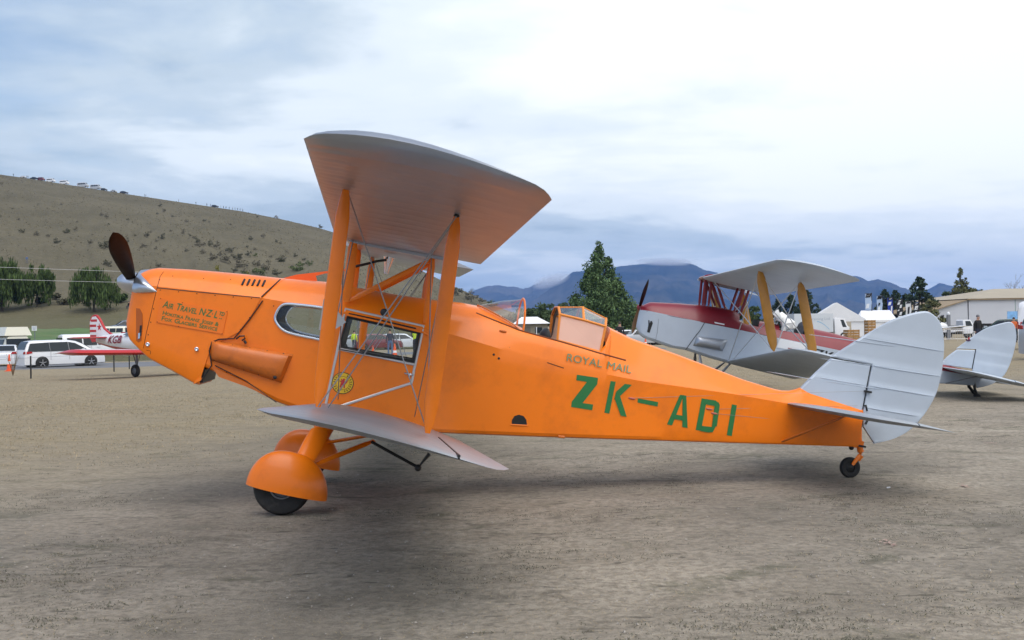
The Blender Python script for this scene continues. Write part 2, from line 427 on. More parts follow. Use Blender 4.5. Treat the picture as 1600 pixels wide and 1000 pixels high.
# ground: one round sheet out to 12 km
rad = np.concatenate([[0.0], np.geomspace(0.6, 12000, 210)])
nA = 260; rows = []
for r_ in rad:
    row = []
    for a in np.linspace(0, 2 * math.pi, nA, endpoint=False):
        x, y = r_ * math.sin(a), r_ * math.cos(a)
        z = gz(x, y)
        if r_ < 45: z += 0.018 * fb(x * 0.55, y * 0.55) * (1 - sm(25, 45, r_)) - 0.004
        row.append((x, y, z))
    rows.append(row)
tag(MB().grid(rows, closed_v=True).build('ground', GROUND_M, angle=180), 'grey-brown dusty airfield ground with scuffed dry grass under the orange biplane', 'ground', kind='structure')
# hill on the left, with its green paddock
US = np.concatenate([np.linspace(-1500, -150, 50), np.linspace(-130, 830, 190)])
DS = [60, 66, 72, 78, 85, 92, 100, 110, 120, 130, 140, 155, 170] + list(np.linspace(178, RIDGE, 130)) + [660, 675, 700, 740, 800, 900, 1000]
tag(MB().grid([[hill_at(u, d) for u in US] for d in DS]).build('hill', HILL_M, angle=180), 'long tan dry grass hillside sloping down to the right, with cars along its crest', 'hill', kind='structure')
FIELD_M = mat('green_paddock', (0.075, 0.135, 0.036), 0.95, var=0.3, vscale=0.35, dirt=((0.16, 0.16, 0.07), 0.12, 0.5, 0.5), bump=0.5, bscale=2)
tag(MB().grid([[hill_at(u, d) + Vector((0, 0, 0.10 if (0 < i < 6) else -0.25)) for u in np.linspace(-700, 330, 120)] for i, d in enumerate([87, 92, 100, 110, 120, 127, 131])]).build('grass_field', FIELD_M, angle=180), 'bright green strip of grass at the foot of the dry hill', 'field', kind='structure')
# road on the left
ROAD_M = mat('road_asphalt', (0.150, 0.155, 0.165), 0.9, var=0.12, vscale=0.8)
rr = []
for i in range(11):
    row = []
    for j in range(31):
        s_ = j / 30; x = -95 + s_ * 105
        yn = 47 + (x + 95) * 0.19; yf = yn + 12 - s_ * 3.5
        y = yn + (yf - yn) * i / 10
        row.append((x, y, gz(x, y) + (0.05 if 0 < i < 10 else -0.05)))
    rr.append(row)
tag(MB().grid(rr).build('road', ROAD_M, angle=180), 'grey asphalt road crossing behind the dry grass on the left', 'road', kind='structure')

# ------------------------------------------------------------------ mountains
def mountain(name, sky, d, foot, back, m, seed, amp, label):
    us = np.linspace(sky[0][0], sky[-1][0], 260); xs = [p[0] for p in sky]; vs = [p[1] for p in sky]
    nd = 60; P = []
    for i in range(nd):
        t = i / (nd - 14)
        row = []
        for u in us:
            jag = 2.4 * noise.noise(Vector((u * .055, seed, 1))) + 2.0 * abs(noise.noise(Vector((u * .16, seed, 2)))) + .5 * noise.noise(Vector((u * .4, seed, 3)))
            zs = CAM_H + (hor(u) - float(np.interp(u, xs, vs)) + jag) * d / FPX
            dd = d - foot * (1 - t) if t <= 1 else d + back * (t - 1) * 4
            x = ray(u, 500)[0] * dd
            rn = abs(noise.fractal(Vector((x / 900 + dd / 2600, dd / 3000, seed)), 0.9, 2.1, 6))
            r2 = abs(noise.fractal(Vector((x / 330 - dd / 1500, dd / 1100, seed + 4)), 0.9, 2.1, 5))
            if t <= 1:
                z = zs * (t ** 1.15) - amp * (0.9 * rn + 0.45 * r2) * math.sin(math.pi * min(1, t * 0.97)) ** 0.8
                z += amp * 0.05 * (r2 - 0.3) * t
            else: z = zs * (1 - (t - 1) * 2.2)
            row.append((x, dd, max(-6.0, z - 2)))
        P.append(row)
    return tag(MB().grid(P).build(name, m, angle=180), label, 'mountain', kind='structure')
def mountain_material():
    m = bpy.data.materials.new('tussock_mountain'); m.use_nodes = True
    t = m.node_tree; b = t.nodes['Principled BSDF']; b.inputs['Roughness'].default_value = 1.0; b.inputs['Specular IOR Level'].default_value = 0.0
    v = t.nodes.new('ShaderNodeTexCoord').outputs['Object']
    a = nz(t, v, 0.0013, 6, 0.62); bq = nz(t, v, 0.007, 6, 0.7)
    c = mixc(t, ramp(t, a, [(0.42, 0.0), (0.6, 1.0)]), (0.020, 0.030, 0.034), (0.100, 0.092, 0.074))
    c = mixc(t, mth(t, 'MULTIPLY', ramp(t, bq, [(0.5, 0.0), (0.66, 1.0)]), 0.5), c, (0.020, 0.030, 0.030))
    t.links.new(c, b.inputs['Base Color'])
    return m
MTN = mountain_material()
mountain('mountain', [(560, 500), (640, 474), (700, 460), (735, 455), (758, 446), (775, 442), (800, 446), (816, 450), (830, 445), (850, 437), (880, 440), (930, 452), (990, 480)], 9300, 2600, 900, MTN, 1.0, 180, 'distant blue mountain ridge seen behind the open front cockpit')
mountain('mountain', [(790, 500), (835, 466), (870, 440), (893, 425), (930, 417), (975, 410), (1000, 407), (1045, 406), (1078, 410), (1105, 419), (1140, 427), (1200, 440), (1260, 430), (1310, 428), (1345, 431), (1358, 436), (1374, 433), (1400, 441), (1421, 450), (1470, 474), (1520, 500)], 7600, 3000, 1200, MTN, 9.0, 230, 'broad blue-grey mountain with a cloud cap behind the maroon biplane')
mountain('mountain', [(1380, 500), (1430, 462), (1452, 451), (1469, 441), (1484, 446), (1516, 447), (1545, 456), (1600, 466), (1700, 450), (1900, 470), (2100, 490)], 8600, 2600, 900, MTN, 17.0, 110, 'far blue peak behind the trees beside the hangar')
# low cloud lying on the mountain
def cloud_bank(u, v, d, w, h, dep, dens, label, tilt):
    mb = MB(); c = at(u, v, d); k = d / FPX
    mb.ball((0, 0, 0), (w * k / 2, dep, h * k / 2), 28, 16)
    o = mb.build('low_cloud', [], None, 180); o.location = c; o.rotation_euler = (0, tilt, 0)
    m = bpy.data.materials.new('cloud_vapour'); m.use_nodes = True; t = m.node_tree; t.nodes.clear()
    pv = t.nodes.new('ShaderNodeVolumePrincipled'); out = t.nodes.new('ShaderNodeOutputMaterial')
    pv.inputs['Color'].default_value = (0.97, 0.98, 1.0, 1); pv.inputs['Anisotropy'].default_value = 0.2
    tcn = t.nodes.new('ShaderNodeTexCoord'); n = nz(t, tcn.outputs['Object'], 0.012, 4, 0.6)
    g = t.nodes.new('ShaderNodeVectorMath'); g.operation = 'LENGTH'
    sc = t.nodes.new('ShaderNodeMapping'); sc.inputs['Scale'].default_value = (2 / (w * k), 1 / dep, 2 / (h * k))
    t.links.new(tcn.outputs['Object'], sc.inputs[0]); t.links.new(sc.outputs[0], g.inputs[0])
    fall = mth(t, 'SUBTRACT', 1.0, g.outputs['Value'], clamp=True)
    dn = mth(t, 'MULTIPLY', mth(t, 'SUBTRACT', mth(t, 'MULTIPLY', fall, mth(t, 'ADD', n, 0.35)), 0.10, clamp=True), dens)
    t.links.new(dn, pv.inputs['Density']); t.links.new(pv.outputs[0], out.inputs['Volume'])
    o.data.materials.clear(); o.data.materials.append(m)
    tag(o, label, 'cloud', kind='stuff')
cloud_bank(861, 439, 6900, 74, 25, 110, 0.040, 'small white cloud clinging to the mountainside left of the tall conifer', R(-16))
cloud_bank(1040, 409, 7350, 120, 16, 160, 0.030, 'thin white cloud cap on the mountain top', R(2))

# ------------------------------------------------------------------ air
hz = MB().box((0, 0, 272), (24100, 24100, 564)).build('haze', [], None, 0)
hm = bpy.data.materials.new('haze_air'); hm.use_nodes = True; t_ = hm.node_tree; t_.nodes.clear()
pv_ = t_.nodes.new('ShaderNodeVolumePrincipled'); ov_ = t_.nodes.new('ShaderNodeOutputMaterial')
pv_.inputs['Color'].default_value = (0.20, 0.40, 0.88, 1); pv_.inputs['Density'].default_value = 8.0e-5; pv_.inputs['Anisotropy'].default_value = 0.0
t_.links.new(pv_.outputs[0], ov_.inputs['Volume'])
hz.data.materials.append(hm); hz.display_type = 'WIRE'
tag(hz, 'thin blue air between the airfield and the mountains', 'haze', kind='stuff')
# ================================================================== aircraft helpers
def rot_frame(yaw, ap): return Matrix.Rotation(yaw, 3, 'Z') @ Matrix.Rotation(ap, 3, 'Y')
class Frame:
    """an aircraft's own axes: X aft, Y to starboard, Z up"""
    def __init__(s, O, yaw, ap, base):
        s.O, s.M = Vector(O), rot_frame(yaw, ap); s.eul = (0, ap, yaw); s.base = Vector(base)
    def root(s, name, label, cat):
        r = thing(name, label, cat); r.location = s.O + s.M @ s.base; r.rotation_euler = s.eul
        OFF[r.name] = -s.base
        return r
    def af(s, u, v, y):
        """aircraft point at photo pixel (u, v) on the lateral plane y (a number or a function of X, Z)"""
        Ml = np.array(s.M).T; C = Ml @ (np.array([0, 0, CAM_H]) - np.array(s.O)); d = Ml @ ray(u, v)
        yy = y if not callable(y) else -0.3
        for _ in range(30):
            t = (yy - C[1]) / d[1]; X = C + t * d
            if not callable(y): break
            yy = y(X[0], X[2])
        return X
    def world(s, p): return s.O + s.M @ Vector(p)

def naca(t, th, camber=0.03):
    """upper and lower heights of a thin, nearly flat-bottomed section at chord fraction t"""
    yt = 5 * th * (0.2969 * math.sqrt(t) - 0.126 * t - 0.3516 * t * t + 0.2843 * t ** 3 - 0.1036 * t ** 4)
    yc = camber * (4 * t * (1 - t)) * (1.25 - 0.5 * t)
    return yc + yt, yc - yt
def wing_patch(le, chord, inc, yr, yt, t0, t1, s0, s1, th=0.10, camber=0.028, nrib=14, ns=90, nt=16, sag=0.0035, tipf=None, side=-1, tipthin=True, fullspan=True):
    """wing surface between chord fractions t0..t1 and span fractions s0..s1. le(s) -> (X, Z) of the leading edge."""
    mb = MB()
    ts = [t0 + (t1 - t0) * (0.5 - 0.5 * math.cos(math.pi * q / nt)) for q in range(nt + 1)]
    top, bot = [], []
    for k in range(ns + 1):
        s = s0 + (s1 - s0) * k / ns
        X, Z = le(s); c = chord; a = inc(s)
        rib = abs(math.sin(math.pi * nrib * s)); sg = sag * (1 - (1 - rib) ** 3) if sag else 0
        ru, rl = [], []
        for t in ts:
            yend = yt - (tipf(t) if tipf else 0)
            y = yr + (yend - yr) * s
            th_ = th
            e = (s - 0.93) / 0.07
            if tipthin and e > 0: th_ = th * math.sqrt(max(0.0, 1 - e * e))
            zu, zl = naca(t, th_, camber if th_ > 0 else camber)
            fs = sg * math.sin(math.pi * min(1, max(0, t)) ** 0.6) + (sag * .8 * (1 - abs(math.cos(math.pi * nrib * 2 * s)) ** 3) * (1 if .02 < t < .20 else 0) if sag else 0)
            x_ = X + t * c; z_ = Z - a * t * c
            ru.append((x_, side * y, z_ + zu * c - fs)); rl.append((x_, side * y, z_ + zl * c + fs))
        top.append(ru); bot.append(rl)
    mb.grid(top); mb.grid(bot, flip=True)
    # close the four edges
    mb.grid([[r[0] for r in top], [r[0] for r in bot]]); mb.grid([[r[-1] for r in top], [r[-1] for r in bot]], flip=True)
    mb.grid([top[0], bot[0]]); mb.grid([top[-1], bot[-1]], flip=True)
    return mb
def moth_tip(t):
    if t < 0.55: return 0.34 * (1 - t / 0.55) ** 2.1 + .12 * max(0, 1 - t / .08) ** 1.6
    q = (t - 0.55) / 0.45; return 0.13 * q ** 2 + 0.24 * max(0, (q - 0.72) / 0.28) ** 2.6
def loft(mb, ringf, xs):
    mb.grid([ringf(x) for x in xs], closed_v=True)
def plate(mb, outline, y0, th, ribs=None):
    """flat surface from an (X, Z) outline with a softened rim, thickness th about y0"""
    P = [np.array((p[0], p[1])) for p in outline]; n = len(P); c = sum(P) / n
    area = sum(P[i][0] * P[(i + 1) % n][1] - P[(i + 1) % n][0] * P[i][1] for i in range(n))
    def inset(q):
        out = []
        for i in range(n):
            a, b, d = P[i - 1], P[i], P[(i + 1) % n]
            e1 = (b - a) / (np.linalg.norm(b - a) + 1e-9); e2 = (d - b) / (np.linalg.norm(d - b) + 1e-9)
            nn = np.array((-(e1 + e2)[1], (e1 + e2)[0])); nn = nn / (np.linalg.norm(nn) + 1e-9)
            out.append(b + nn * q * (1 if area > 0 else -1))
        return out
    rings = [(0.016, th / 2), (0.005, th * 0.36), (0.0, 0.0), (0.005, -th * 0.36), (0.016, -th / 2)]
    rows = [[(p[0], y0 + z, p[1]) for p in inset(q)] for q, z in rings]
    mb.grid(rows, closed_v=True); mb.poly(rows[0]); mb.poly(rows[-1], flip=True)
    if ribs:
        # fabric drawn in between the ribs: cut along and between the rib lines, sink the bays
        n2, qs, sag = ribs; bm = bmesh.new(); vs_ = [bm.verts.new(p) for p in mb.v]
        for f in mb.f: bm.faces.new([vs_[i] for i in f])
        cuts = []
        for a, b in zip(qs[:-1], qs[1:]): cuts += [a + (b - a) * k / 6 for k in range(6)]
        for q in cuts + [qs[-1]]:
            bmesh.ops.bisect_plane(bm, geom=bm.verts[:] + bm.edges[:] + bm.faces[:], plane_co=(n2[0] * q, 0, n2[1] * q), plane_no=(n2[0], 0, n2[1]))
        for v in bm.verts:
            if abs(v.co.y - y0) < th * .45: continue
            q = v.co.x * n2[0] + v.co.z * n2[1]
            for a, b in zip(qs[:-1], qs[1:]):
                if a <= q <= b:
                    f = (q - a) / (b - a); v.co.y -= math.copysign(sag * min(1, 5 * f, 1.25 * (1 - f)), v.co.y - y0)
        bm.verts.index_update(); mb.v = [tuple(v.co) for v in bm.verts]; mb.f = [tuple(v.index for v in f.verts) for f in bm.faces]; mb.m = [0] * len(mb.f); bm.free()
    return mb
def rib_lines(fr, pairs, extra):
    """normal and offsets of nearly parallel rib lines given as pixel pairs"""
    P = [(fr.af(*a, 0.), fr.af(*b, 0.)) for a, b in pairs]; d = sum(((b - a) / np.linalg.norm(b - a) for a, b in P), np.zeros(3)); n = np.array((-d[2], d[0])); n /= np.linalg.norm(n)
    qs = sorted([float(((a + b) / 2)[0] * n[0] + ((a + b) / 2)[2] * n[1]) for a, b in P] + [float(fr.af(*e, 0.)[0] * n[0] + fr.af(*e, 0.)[2] * n[1]) for e in extra])
    return n, qs
def smooth_outline(pts, n=6):
    """Catmull-Rom through a closed outline; points given as (x, z, 'c') stay sharp"""
    out = []; m = len(pts)
    for i in range(m):
        p0, p1, p2, p3 = pts[i - 1], pts[i], pts[(i + 1) % m], pts[(i + 2) % m]
        c1, c2 = len(p1) > 2, len(p2) > 2
        q0 = p1 if c1 else p0; q3 = p2 if c2 else p3
        a, b, c, d = [np.array(q[:2], float) for q in (q0, p1, p2, q3)]
        for k in range(n):
            t = k / n
            out.append(0.5 * ((2 * b) + (c - a) * t + (2 * a - 5 * b + 4 * c - d) * t * t + (3 * b - a - 3 * c + d) * t ** 3))
    return [(p[0], p[1]) for p in out]
def wheel(parent, c, r, w, axis=(0, 1, 0), spokes=0, rim_mat=None, hub=0.45, flat=True):
    """tyre + rim, c the hub centre; returns the wheel part"""
    A = Vector(axis).normalized(); M = Matrix.Translation(Vector(c)) @ A.to_track_quat('Z', 'Y').to_matrix().to_4x4()
    rh = r * hub
    prof = [(rh, -w * 0.36), (r * 0.72, -w * 0.5), (r * 0.90, -w * 0.44), (r * 0.985, -w * 0.22), (r, 0), (r * 0.985, w * 0.22), (r * 0.90, w * 0.44), (r * 0.72, w * 0.5), (rh, w * 0.36)]
    wh = MB().lathe(prof, M, 36).build('wheel', RUBBER, parent)
    rim = MB(); rm = rim_mat or ALLOY
    rim.lathe([(rh, -w * 0.36), (rh * 1.06, -w * 0.40), (rh * 0.92, -w * 0.42), (rh * 0.85, -w * 0.25), (rh * 0.3, -w * 0.30), (0.001, -w * 0.36)], M, 28)
    rim.lathe([(rh, w * 0.36), (rh * 1.06, w * 0.40), (rh * 0.92, w * 0.42), (rh * 0.85, w * 0.25), (rh * 0.3, w * 0.30), (0.001, w * 0.36)], M, 28)
    o = rim.mesh('rim', rm); ob = bpy.data.objects.new('rim', o); COL.objects.link(ob); ob.parent = wh
    return wh
# ================================================================== the orange biplane
FX = Frame((-3.2979, 9.4197, 1.9562), 0.1072, 0.1895, (1.62, 0, -1.68))
FOX = FX.root('orange_biplane', 'orange cabin biplane with silver wings and tail, green ZK-ADI lettering on its side', 'biplane')
ip = lambda tab: (lambda x: float(np.interp(x, [p[0] for p in tab], [p[1] for p in tab])))
W_ = ip([(-.10, .15), (-.06, .205), (0, .24), (.08, .262), (.9, .36), (1.6, .43), (3.0, .43), (7.05, .035)])
ZT = ip([(-.10, .05), (-.06, .12), (0, .152), (.07, .176), (.36, .213), (.815, .254), (1.15, .276), (1.58, .316), (2.2, .31), (2.64, .326), (2.8, .342), (2.98, .34), (3.10, .322), (3.24, .275), (3.38, .215), (3.6, .20), (4.0, .165), (4.18, .15), (4.235, .362), (4.49, .288), (4.94, .217), (5.32, .145), (5.63, .085), (6.0, .042), (6.12, .058), (6.205, .105), (6.30, .07), (6.5, .045), (6.73, .015), (6.86, 0)])
ZL = ip([(-.1, -.03), (0, 0), (1.05, .067), (2.0, .06), (2.74, .038), (3.43, -.043), (3.81, -.073), (4.56, -.092), (5.47, -.066), (6.12, -.067), (6.86, -.06)])
ZB = ip([(.5, -.60), (.73, -.65), (1.04, -.725), (1.36, -.82), (1.75, -.885), (2.66, -.872), (3.82, -.739), (5.04, -.59), (6.785, -.376), (6.9, -.362)])
DECK1 = [(0, 1), (.10, .957), (.22, .900), (.36, .83), (.5, .755), (.64, .64), (.77, .51), (.87, .38), (.95, .23), (1, 0)]
DECK2 = [(0, 1), (.10, .93), (.22, .83), (.36, .70), (.5, .57), (.64, .45), (.77, .34), (.87, .25), (.95, .16), (1, 0)]
DECK3 = [(0, 1), (.3, .955), (.55, .91), (.72, .86), (.86, .77), (.95, .6), (.99, .3), (1, 0)]
def deck_frac(s, X):
    k = min(1, max(0, (X - 4.1) / 0.5)) * (1 - 0.7 * min(1, max(0, (X - 5.6) / 0.5)))
    a = float(np.interp(s, [p[0] for p in DECK1], [p[1] for p in DECK1])); b = float(np.interp(s, [p[0] for p in DECK2], [p[1] for p in DECK2]))
    k3 = min(1, max(0, (X - 2.95) / 0.43)) * min(1, max(0, (4.26 - X) / 0.05))
    c = float(np.interp(s, [p[0] for p in DECK3], [p[1] for p in DECK3]))
    return (a * (1 - k) + b * k) * (1 - k3) + c * k3
def fox_side(eps=0.0):
    def f(X, Z):
        zl, zt = ZL(X), ZT(X)
        if Z <= zl: return -(W_(X) + eps)
        return -(W_(X) * deck_frac(min(0.97, (Z - zl) / (zt - zl)), X) + eps)
    return f
def fox_ring(X, inset=0.0, zb=None, xf=None):
    w, zl, zt = W_(X) - inset, ZL(X), ZT(X) - inset; b = (ZB(X) if zb is None else zb) + inset
    h = [(0, b), (w * .5, b), (w * .88, b), (w * .965, b + .012), (w, b + .04)]
    h += [(w, b + .04 + (zl - b - .04) * k) for k in (.2, .4, .6, .8, 1.0)]
    h += [(w * deck_frac(s, X), zl + (zt - zl) * s) for s, _ in DECK1[1:]]
    pts = [(-y, z) for y, z in h] + [(y, z) for y, z in h[-2:0:-1]]
    return [((xf(z) if xf else X), y, z) for y, z in pts]
# --- hull, hollow, with the window and cockpit openings cut through
mb = MB()
xs = np.concatenate([np.linspace(.60, 1.2, 9), np.linspace(1.28, 4.16, 40), [4.20, 4.235, 4.26], np.linspace(4.32, 6.1, 26), np.linspace(6.15, 6.86, 14)])
rows = [fox_ring(x, 0.010 if x < 1.0 else 0.010 * max(0, (1.25 - x) / .25)) for x in xs]
mb.grid(rows, closed_v=True); mb.poly(rows[0]); mb.poly(rows[-1], flip=True)
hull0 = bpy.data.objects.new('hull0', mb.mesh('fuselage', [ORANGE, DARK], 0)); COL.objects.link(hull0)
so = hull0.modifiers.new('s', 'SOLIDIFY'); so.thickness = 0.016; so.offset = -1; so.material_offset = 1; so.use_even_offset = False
z1 = lambda x, y: (150 + x / 3.3333, 340 + y / 3.3333)
z3 = lambda x, y: (470 + x / 3.3333, 380 + y / 3.3333)
z5 = lambda x, y: (740 + x / 3.478, 440 + y / 3.478)
def side_xz(pts): return [(p[0], p[2]) for p in (FX.af(u, v, fox_side()) for u, v in pts)]
OVAL = smooth_outline(side_xz([z1(*p) for p in [(934, 530), (940, 497), (960, 465), (990, 451), (1060, 455), (1160, 467), (1215, 480), (1232, 520), (1234, 590), (1222, 630), (1190, 640), (1130, 628), (1050, 612), (990, 594), (955, 567)]]), 4)
RECT = side_xz([z3(*p) for p in [(243, 385), (425, 425), (618, 470), (588, 618), (400, 588), (200, 552)]])
cut = []
def cutter(outline, y0, y1):
    o = MB().prism([(x, y0, z) for x, z in outline], (0, y1 - y0, 0)).build('cut', DARK, None, 0); cut.append(o); return o
cutter(OVAL, -.7, .7); cutter(RECT, -.7, .7)
o = MB().prism([(3.41, -.30, .60), (4.20, -.235, .60), (4.20, .235, .60), (3.41, .30, .60)], (0, 0, -.52)).build('cut', DARK, None, 0); cut.append(o)
for c in cut:
    b_ = hull0.modifiers.new('b', 'BOOLEAN'); b_.operation = 'DIFFERENCE'; b_.object = c; b_.solver = 'EXACT'
hm_ = evaluated(hull0); hm_.name = 'fuselage'
shade(hm_, 17)
for c in cut: bpy.data.objects.remove(c)
bpy.data.objects.remove(hull0)
hull = link(bpy.data.objects.new('fuselage', hm_), FOX)
# inside: floor, seats, bulkhead
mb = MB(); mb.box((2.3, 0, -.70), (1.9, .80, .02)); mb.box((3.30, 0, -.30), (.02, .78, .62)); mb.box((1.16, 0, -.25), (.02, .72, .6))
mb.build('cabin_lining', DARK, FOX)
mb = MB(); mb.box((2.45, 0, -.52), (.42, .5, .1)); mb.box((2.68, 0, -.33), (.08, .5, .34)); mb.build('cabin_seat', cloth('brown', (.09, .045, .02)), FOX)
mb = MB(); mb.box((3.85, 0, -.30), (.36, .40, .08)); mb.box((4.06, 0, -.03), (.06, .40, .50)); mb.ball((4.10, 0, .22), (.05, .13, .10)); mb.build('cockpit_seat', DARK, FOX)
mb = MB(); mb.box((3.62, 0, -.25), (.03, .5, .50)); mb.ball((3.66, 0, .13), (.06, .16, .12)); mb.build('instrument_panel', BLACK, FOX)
for sgn in (-1, 1):
    for nm, ol in (('oval', OVAL), ('rect', RECT)):
        fr = MB(); P = [(x, sgn * (W_(x) + .006), z) for x, z in ol]
        if nm == 'oval':
            fr.tube(P + [P[0], P[1]], 0.013, 8, False, 0.6, (0, 1, 0)); f = fr.build('window_frame', CHROME, FOX)
        else:
            fr.tube(P + [P[0], P[1]], 0.012, 6, False, 0.7, (0, 1, 0)); f = fr.build('window_frame', BLACK, FOX)
        g = bpy.data.objects.new('window_pane', MB().poly([(x, sgn * (W_(x) - .010), z) for x, z in ol]).mesh('window_pane', GLASS, 0)); COL.objects.link(g); g.parent = f
# --- engine cowling with its slanted rear edge
XAFT = ip([(-.80, .655), (-.45, .70), (-.37, .735), (-.333, .885), (.05, 1.082), (.07, 1.06), (.27, 1.20)])
ZBC = ip([(-.10, -.32), (-.06, -.44), (-.02, -.50), (.046, -.545), (.177, -.632), (.40, -.705), (.62, -.785), (1.3, -.80)])
def cowl_ring(s, inset=0.0):
    # s 0..1 from nose to rear edge; each point of the ring runs to the edge at its own height
    out = []; r0 = fox_ring(0.5, inset, ZBC(0.5))
    for k in range(len(r0)):
        x = -.085 + s * .5
        for _ in range(6):
            z = fox_ring(x, inset, ZBC(x))[k][2]; x = -.085 + s * (XAFT(z) + .085)
        p = fox_ring(x, inset, ZBC(x))[k]; out.append((x, p[1], p[2]))
    return out
ss = [0, .02, .045, .08, .13] + list(np.linspace(.2, 1, 15))
rows = [cowl_ring(s) for s in ss] + [cowl_ring(1.0, .012), cowl_ring(.86, .014)]
mb = MB(); mb.grid(rows, closed_v=True); mb.poly(rows[0]); cowl = mb.build('engine_cowling', ORANGE, FOX, 24)
mb = MB(); mb.box((.66, 0, -.70), (.05, .60, .12)); mb.build('cooling_air_outlet', BLACK, FOX)
mb = MB(); q = [(*FX.af(u, v, fox_side(.004)),) for u, v in [z1(507, 868), z1(515, 850), z1(545, 828), z1(552, 845)]]; mb.prism(q, (0, .58, 0)); mb.build('cowl_lip', ORANGE, FOX)
# louvres on the top cowl
LOUV = [[z1(760 + k * 26.5, 352 + k * 1.6), z1(774 + k * 26.5, 322 + k * 1.6)] for k in range(5)]
# seams
def seam(pts, r=0.0035, eps=.001, n=8, mat_=None, name='panel_seam'):
    P = []
    for a, b in zip(pts[:-1], pts[1:]):
        for k in range(n): P.append(FX.af(a[0] + (b[0] - a[0]) * k / n, a[1] + (b[1] - a[1]) * k / n, fox_side(eps)))
    P.append(FX.af(*pts[-1], fox_side(eps)))
    return MB().tube(P, r, 5).build(name, mat_ or BLACK, FOX)
SEAM = mat('seam_dark', (.10, .03, .006), .8)  # dark brown of the panel joints, rivets and screws
for lv in LOUV: seam(lv, .0105, .002, 6, BLACK, 'louvre')
seam([z1(*p) for p in [(352, 282), (335, 305), (318, 365), (300, 440), (262, 600), (247, 680)]], .0025, mat_=SEAM)
seam([z1(*p) for p in [(318, 365), (480, 382), (650, 398), (855, 417)]], .0035)
seam([z1(*p) for p in [(862, 412), (905, 372), (960, 322)]], .006, .006)
seam([z1(*p) for p in [(868, 432), (800, 530), (718, 630), (640, 634), (604, 648), (590, 690), (600, 750), (602, 770), (548, 850)]], .006, .006)
seam([z1(*p) for p in [(262, 690), (285, 695), (283, 712)]], .002, mat_=SEAM)
seam([z1(*p) for p in [(620, 770), (780, 850), (940, 962)]], .0045)
for x, y in [(335, 372), (430, 381), (525, 391), (620, 400), (715, 408), (810, 416), (848, 450), (800, 516), (752, 578), (300, 470), (285, 540), (272, 605), (400, 300), (560, 312), (700, 318), (330, 318), (870, 345), (925, 455), (1010, 440), (1120, 452), (680, 800), (800, 862)]:
    MB().ball(FX.af(*z1(x, y + 5), fox_side(.001)), (.0055, .003, .0055), 6, 4).build('rivet', SEAM, FOX)
for u, v in [z1(270, 660), z1(525, 685)]:
    p = FX.af(u, v, fox_side(.004)); MB().lathe([(.018, 0), (.018, .01), (.012, .012), (.001, .008)], Matrix.Translation(p) @ Matrix.Rotation(math.pi / 2, 4, 'X'), 14).build('cowl_fastener', CHROME, FOX)
# air intake scoop on the nose
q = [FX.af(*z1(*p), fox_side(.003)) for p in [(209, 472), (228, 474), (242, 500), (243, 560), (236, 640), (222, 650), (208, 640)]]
MB().poly(q).build('intake_shade_patch', mat('intake_shade', (.45, .10, .008), .5), FOX, 0)  # flat patch: the shade of the recess is put into its darker orange
q = [FX.af(*z1(*p), fox_side(.006)) for p in [(228, 562), (239, 560), (236, 612), (224, 625)]]; MB().poly(q).build('intake_slot', BLACK, FOX, 0)
q = [FX.af(*z1(*p), fox_side(.006)) for p in [(221, 602), (231, 600), (230, 628), (220, 632)]]; MB().prism(q, (0, -.01, 0)).build('intake_clip', CHROME, FOX, 0)
# --- spinner, chrome nose bowl, propeller
MX = Matrix.Rotation(math.pi / 2, 4, 'Y')
MB().lathe([(.001, -.275), (.030, -.268), (.058, -.245), (.080, -.205), (.093, -.16), (.098, -.115), (.097, -.105)], MX, 30).build('spinner', SATIN, FOX)
MB().lathe([(.085, -.112), (.090, -.088)], MX, 24).build('hub_gap', BLACK, FOX)
MB().lathe([(.03, -.088), (.112, -.088), (.128, -.078), (.135, -.06), (.145, -.02), (.15, .01)], MX, 30).build('nose_ring', SATIN, FOX)
for sgn in (-1, 1):
    mb = MB(); rows = []
    for k in range(13):
        t = k / 12; x = -.082 + .235 * t; h = (.085 if t < .25 else .085 * (1 - ((t - .25) / .75) ** 1.5) * .55 + .085 * .45 * (1 - t)) ** 1.0
        row = []
        for j in range(9):
            a = (j / 8 - .5) * math.pi; z = .012 - .05 * t + h * math.sin(a)
            yy = abs(fox_side(.002)(max(x, -.07), z)); row.append((x, sgn * (yy + .030 * math.cos(a) * math.sin(math.pi * min(1, t * .9 + .1))), z))
        rows.append(row)
    mb.grid(rows); mb.build('nose_fairing', SATIN, FOX)
def blade(mb, ang, L, root, wmax, X0, pitch0=1.05, pitch1=0.42):
    d = Vector((0, math.sin(ang), math.cos(ang))); tg = Vector((0, math.cos(ang), -math.sin(ang))); rows = []
    for k in range(19):
        t = k / 18; r = root + (L - root) * t
        wd = max(.75 * wmax * (0.40 + 1.25 * t * (1 - .55 * t)) * (max(0, 1 - ((t - .62) / .38) ** 2.2) ** .6 if t > .62 else 1), .003)
        p = pitch0 + (pitch1 - pitch0) * t; ch = tg * math.cos(p) + Vector((1, 0, 0)) * math.sin(p); nn = ch.cross(d)
        row = []
        for q in np.linspace(0, 2 * math.pi, 14, endpoint=False):
            row.append(Vector((X0, 0, 0)) + d * r + ch * (math.cos(q) * wd) + nn * (math.sin(q) * wd * (.22 - .13 * t)))
        rows.append(row)
    mb.grid(rows, closed_v=True); mb.poly(rows[-1], flip=True); mb.poly(rows[0])
pt_ = FX.af(175, 362, -.40)
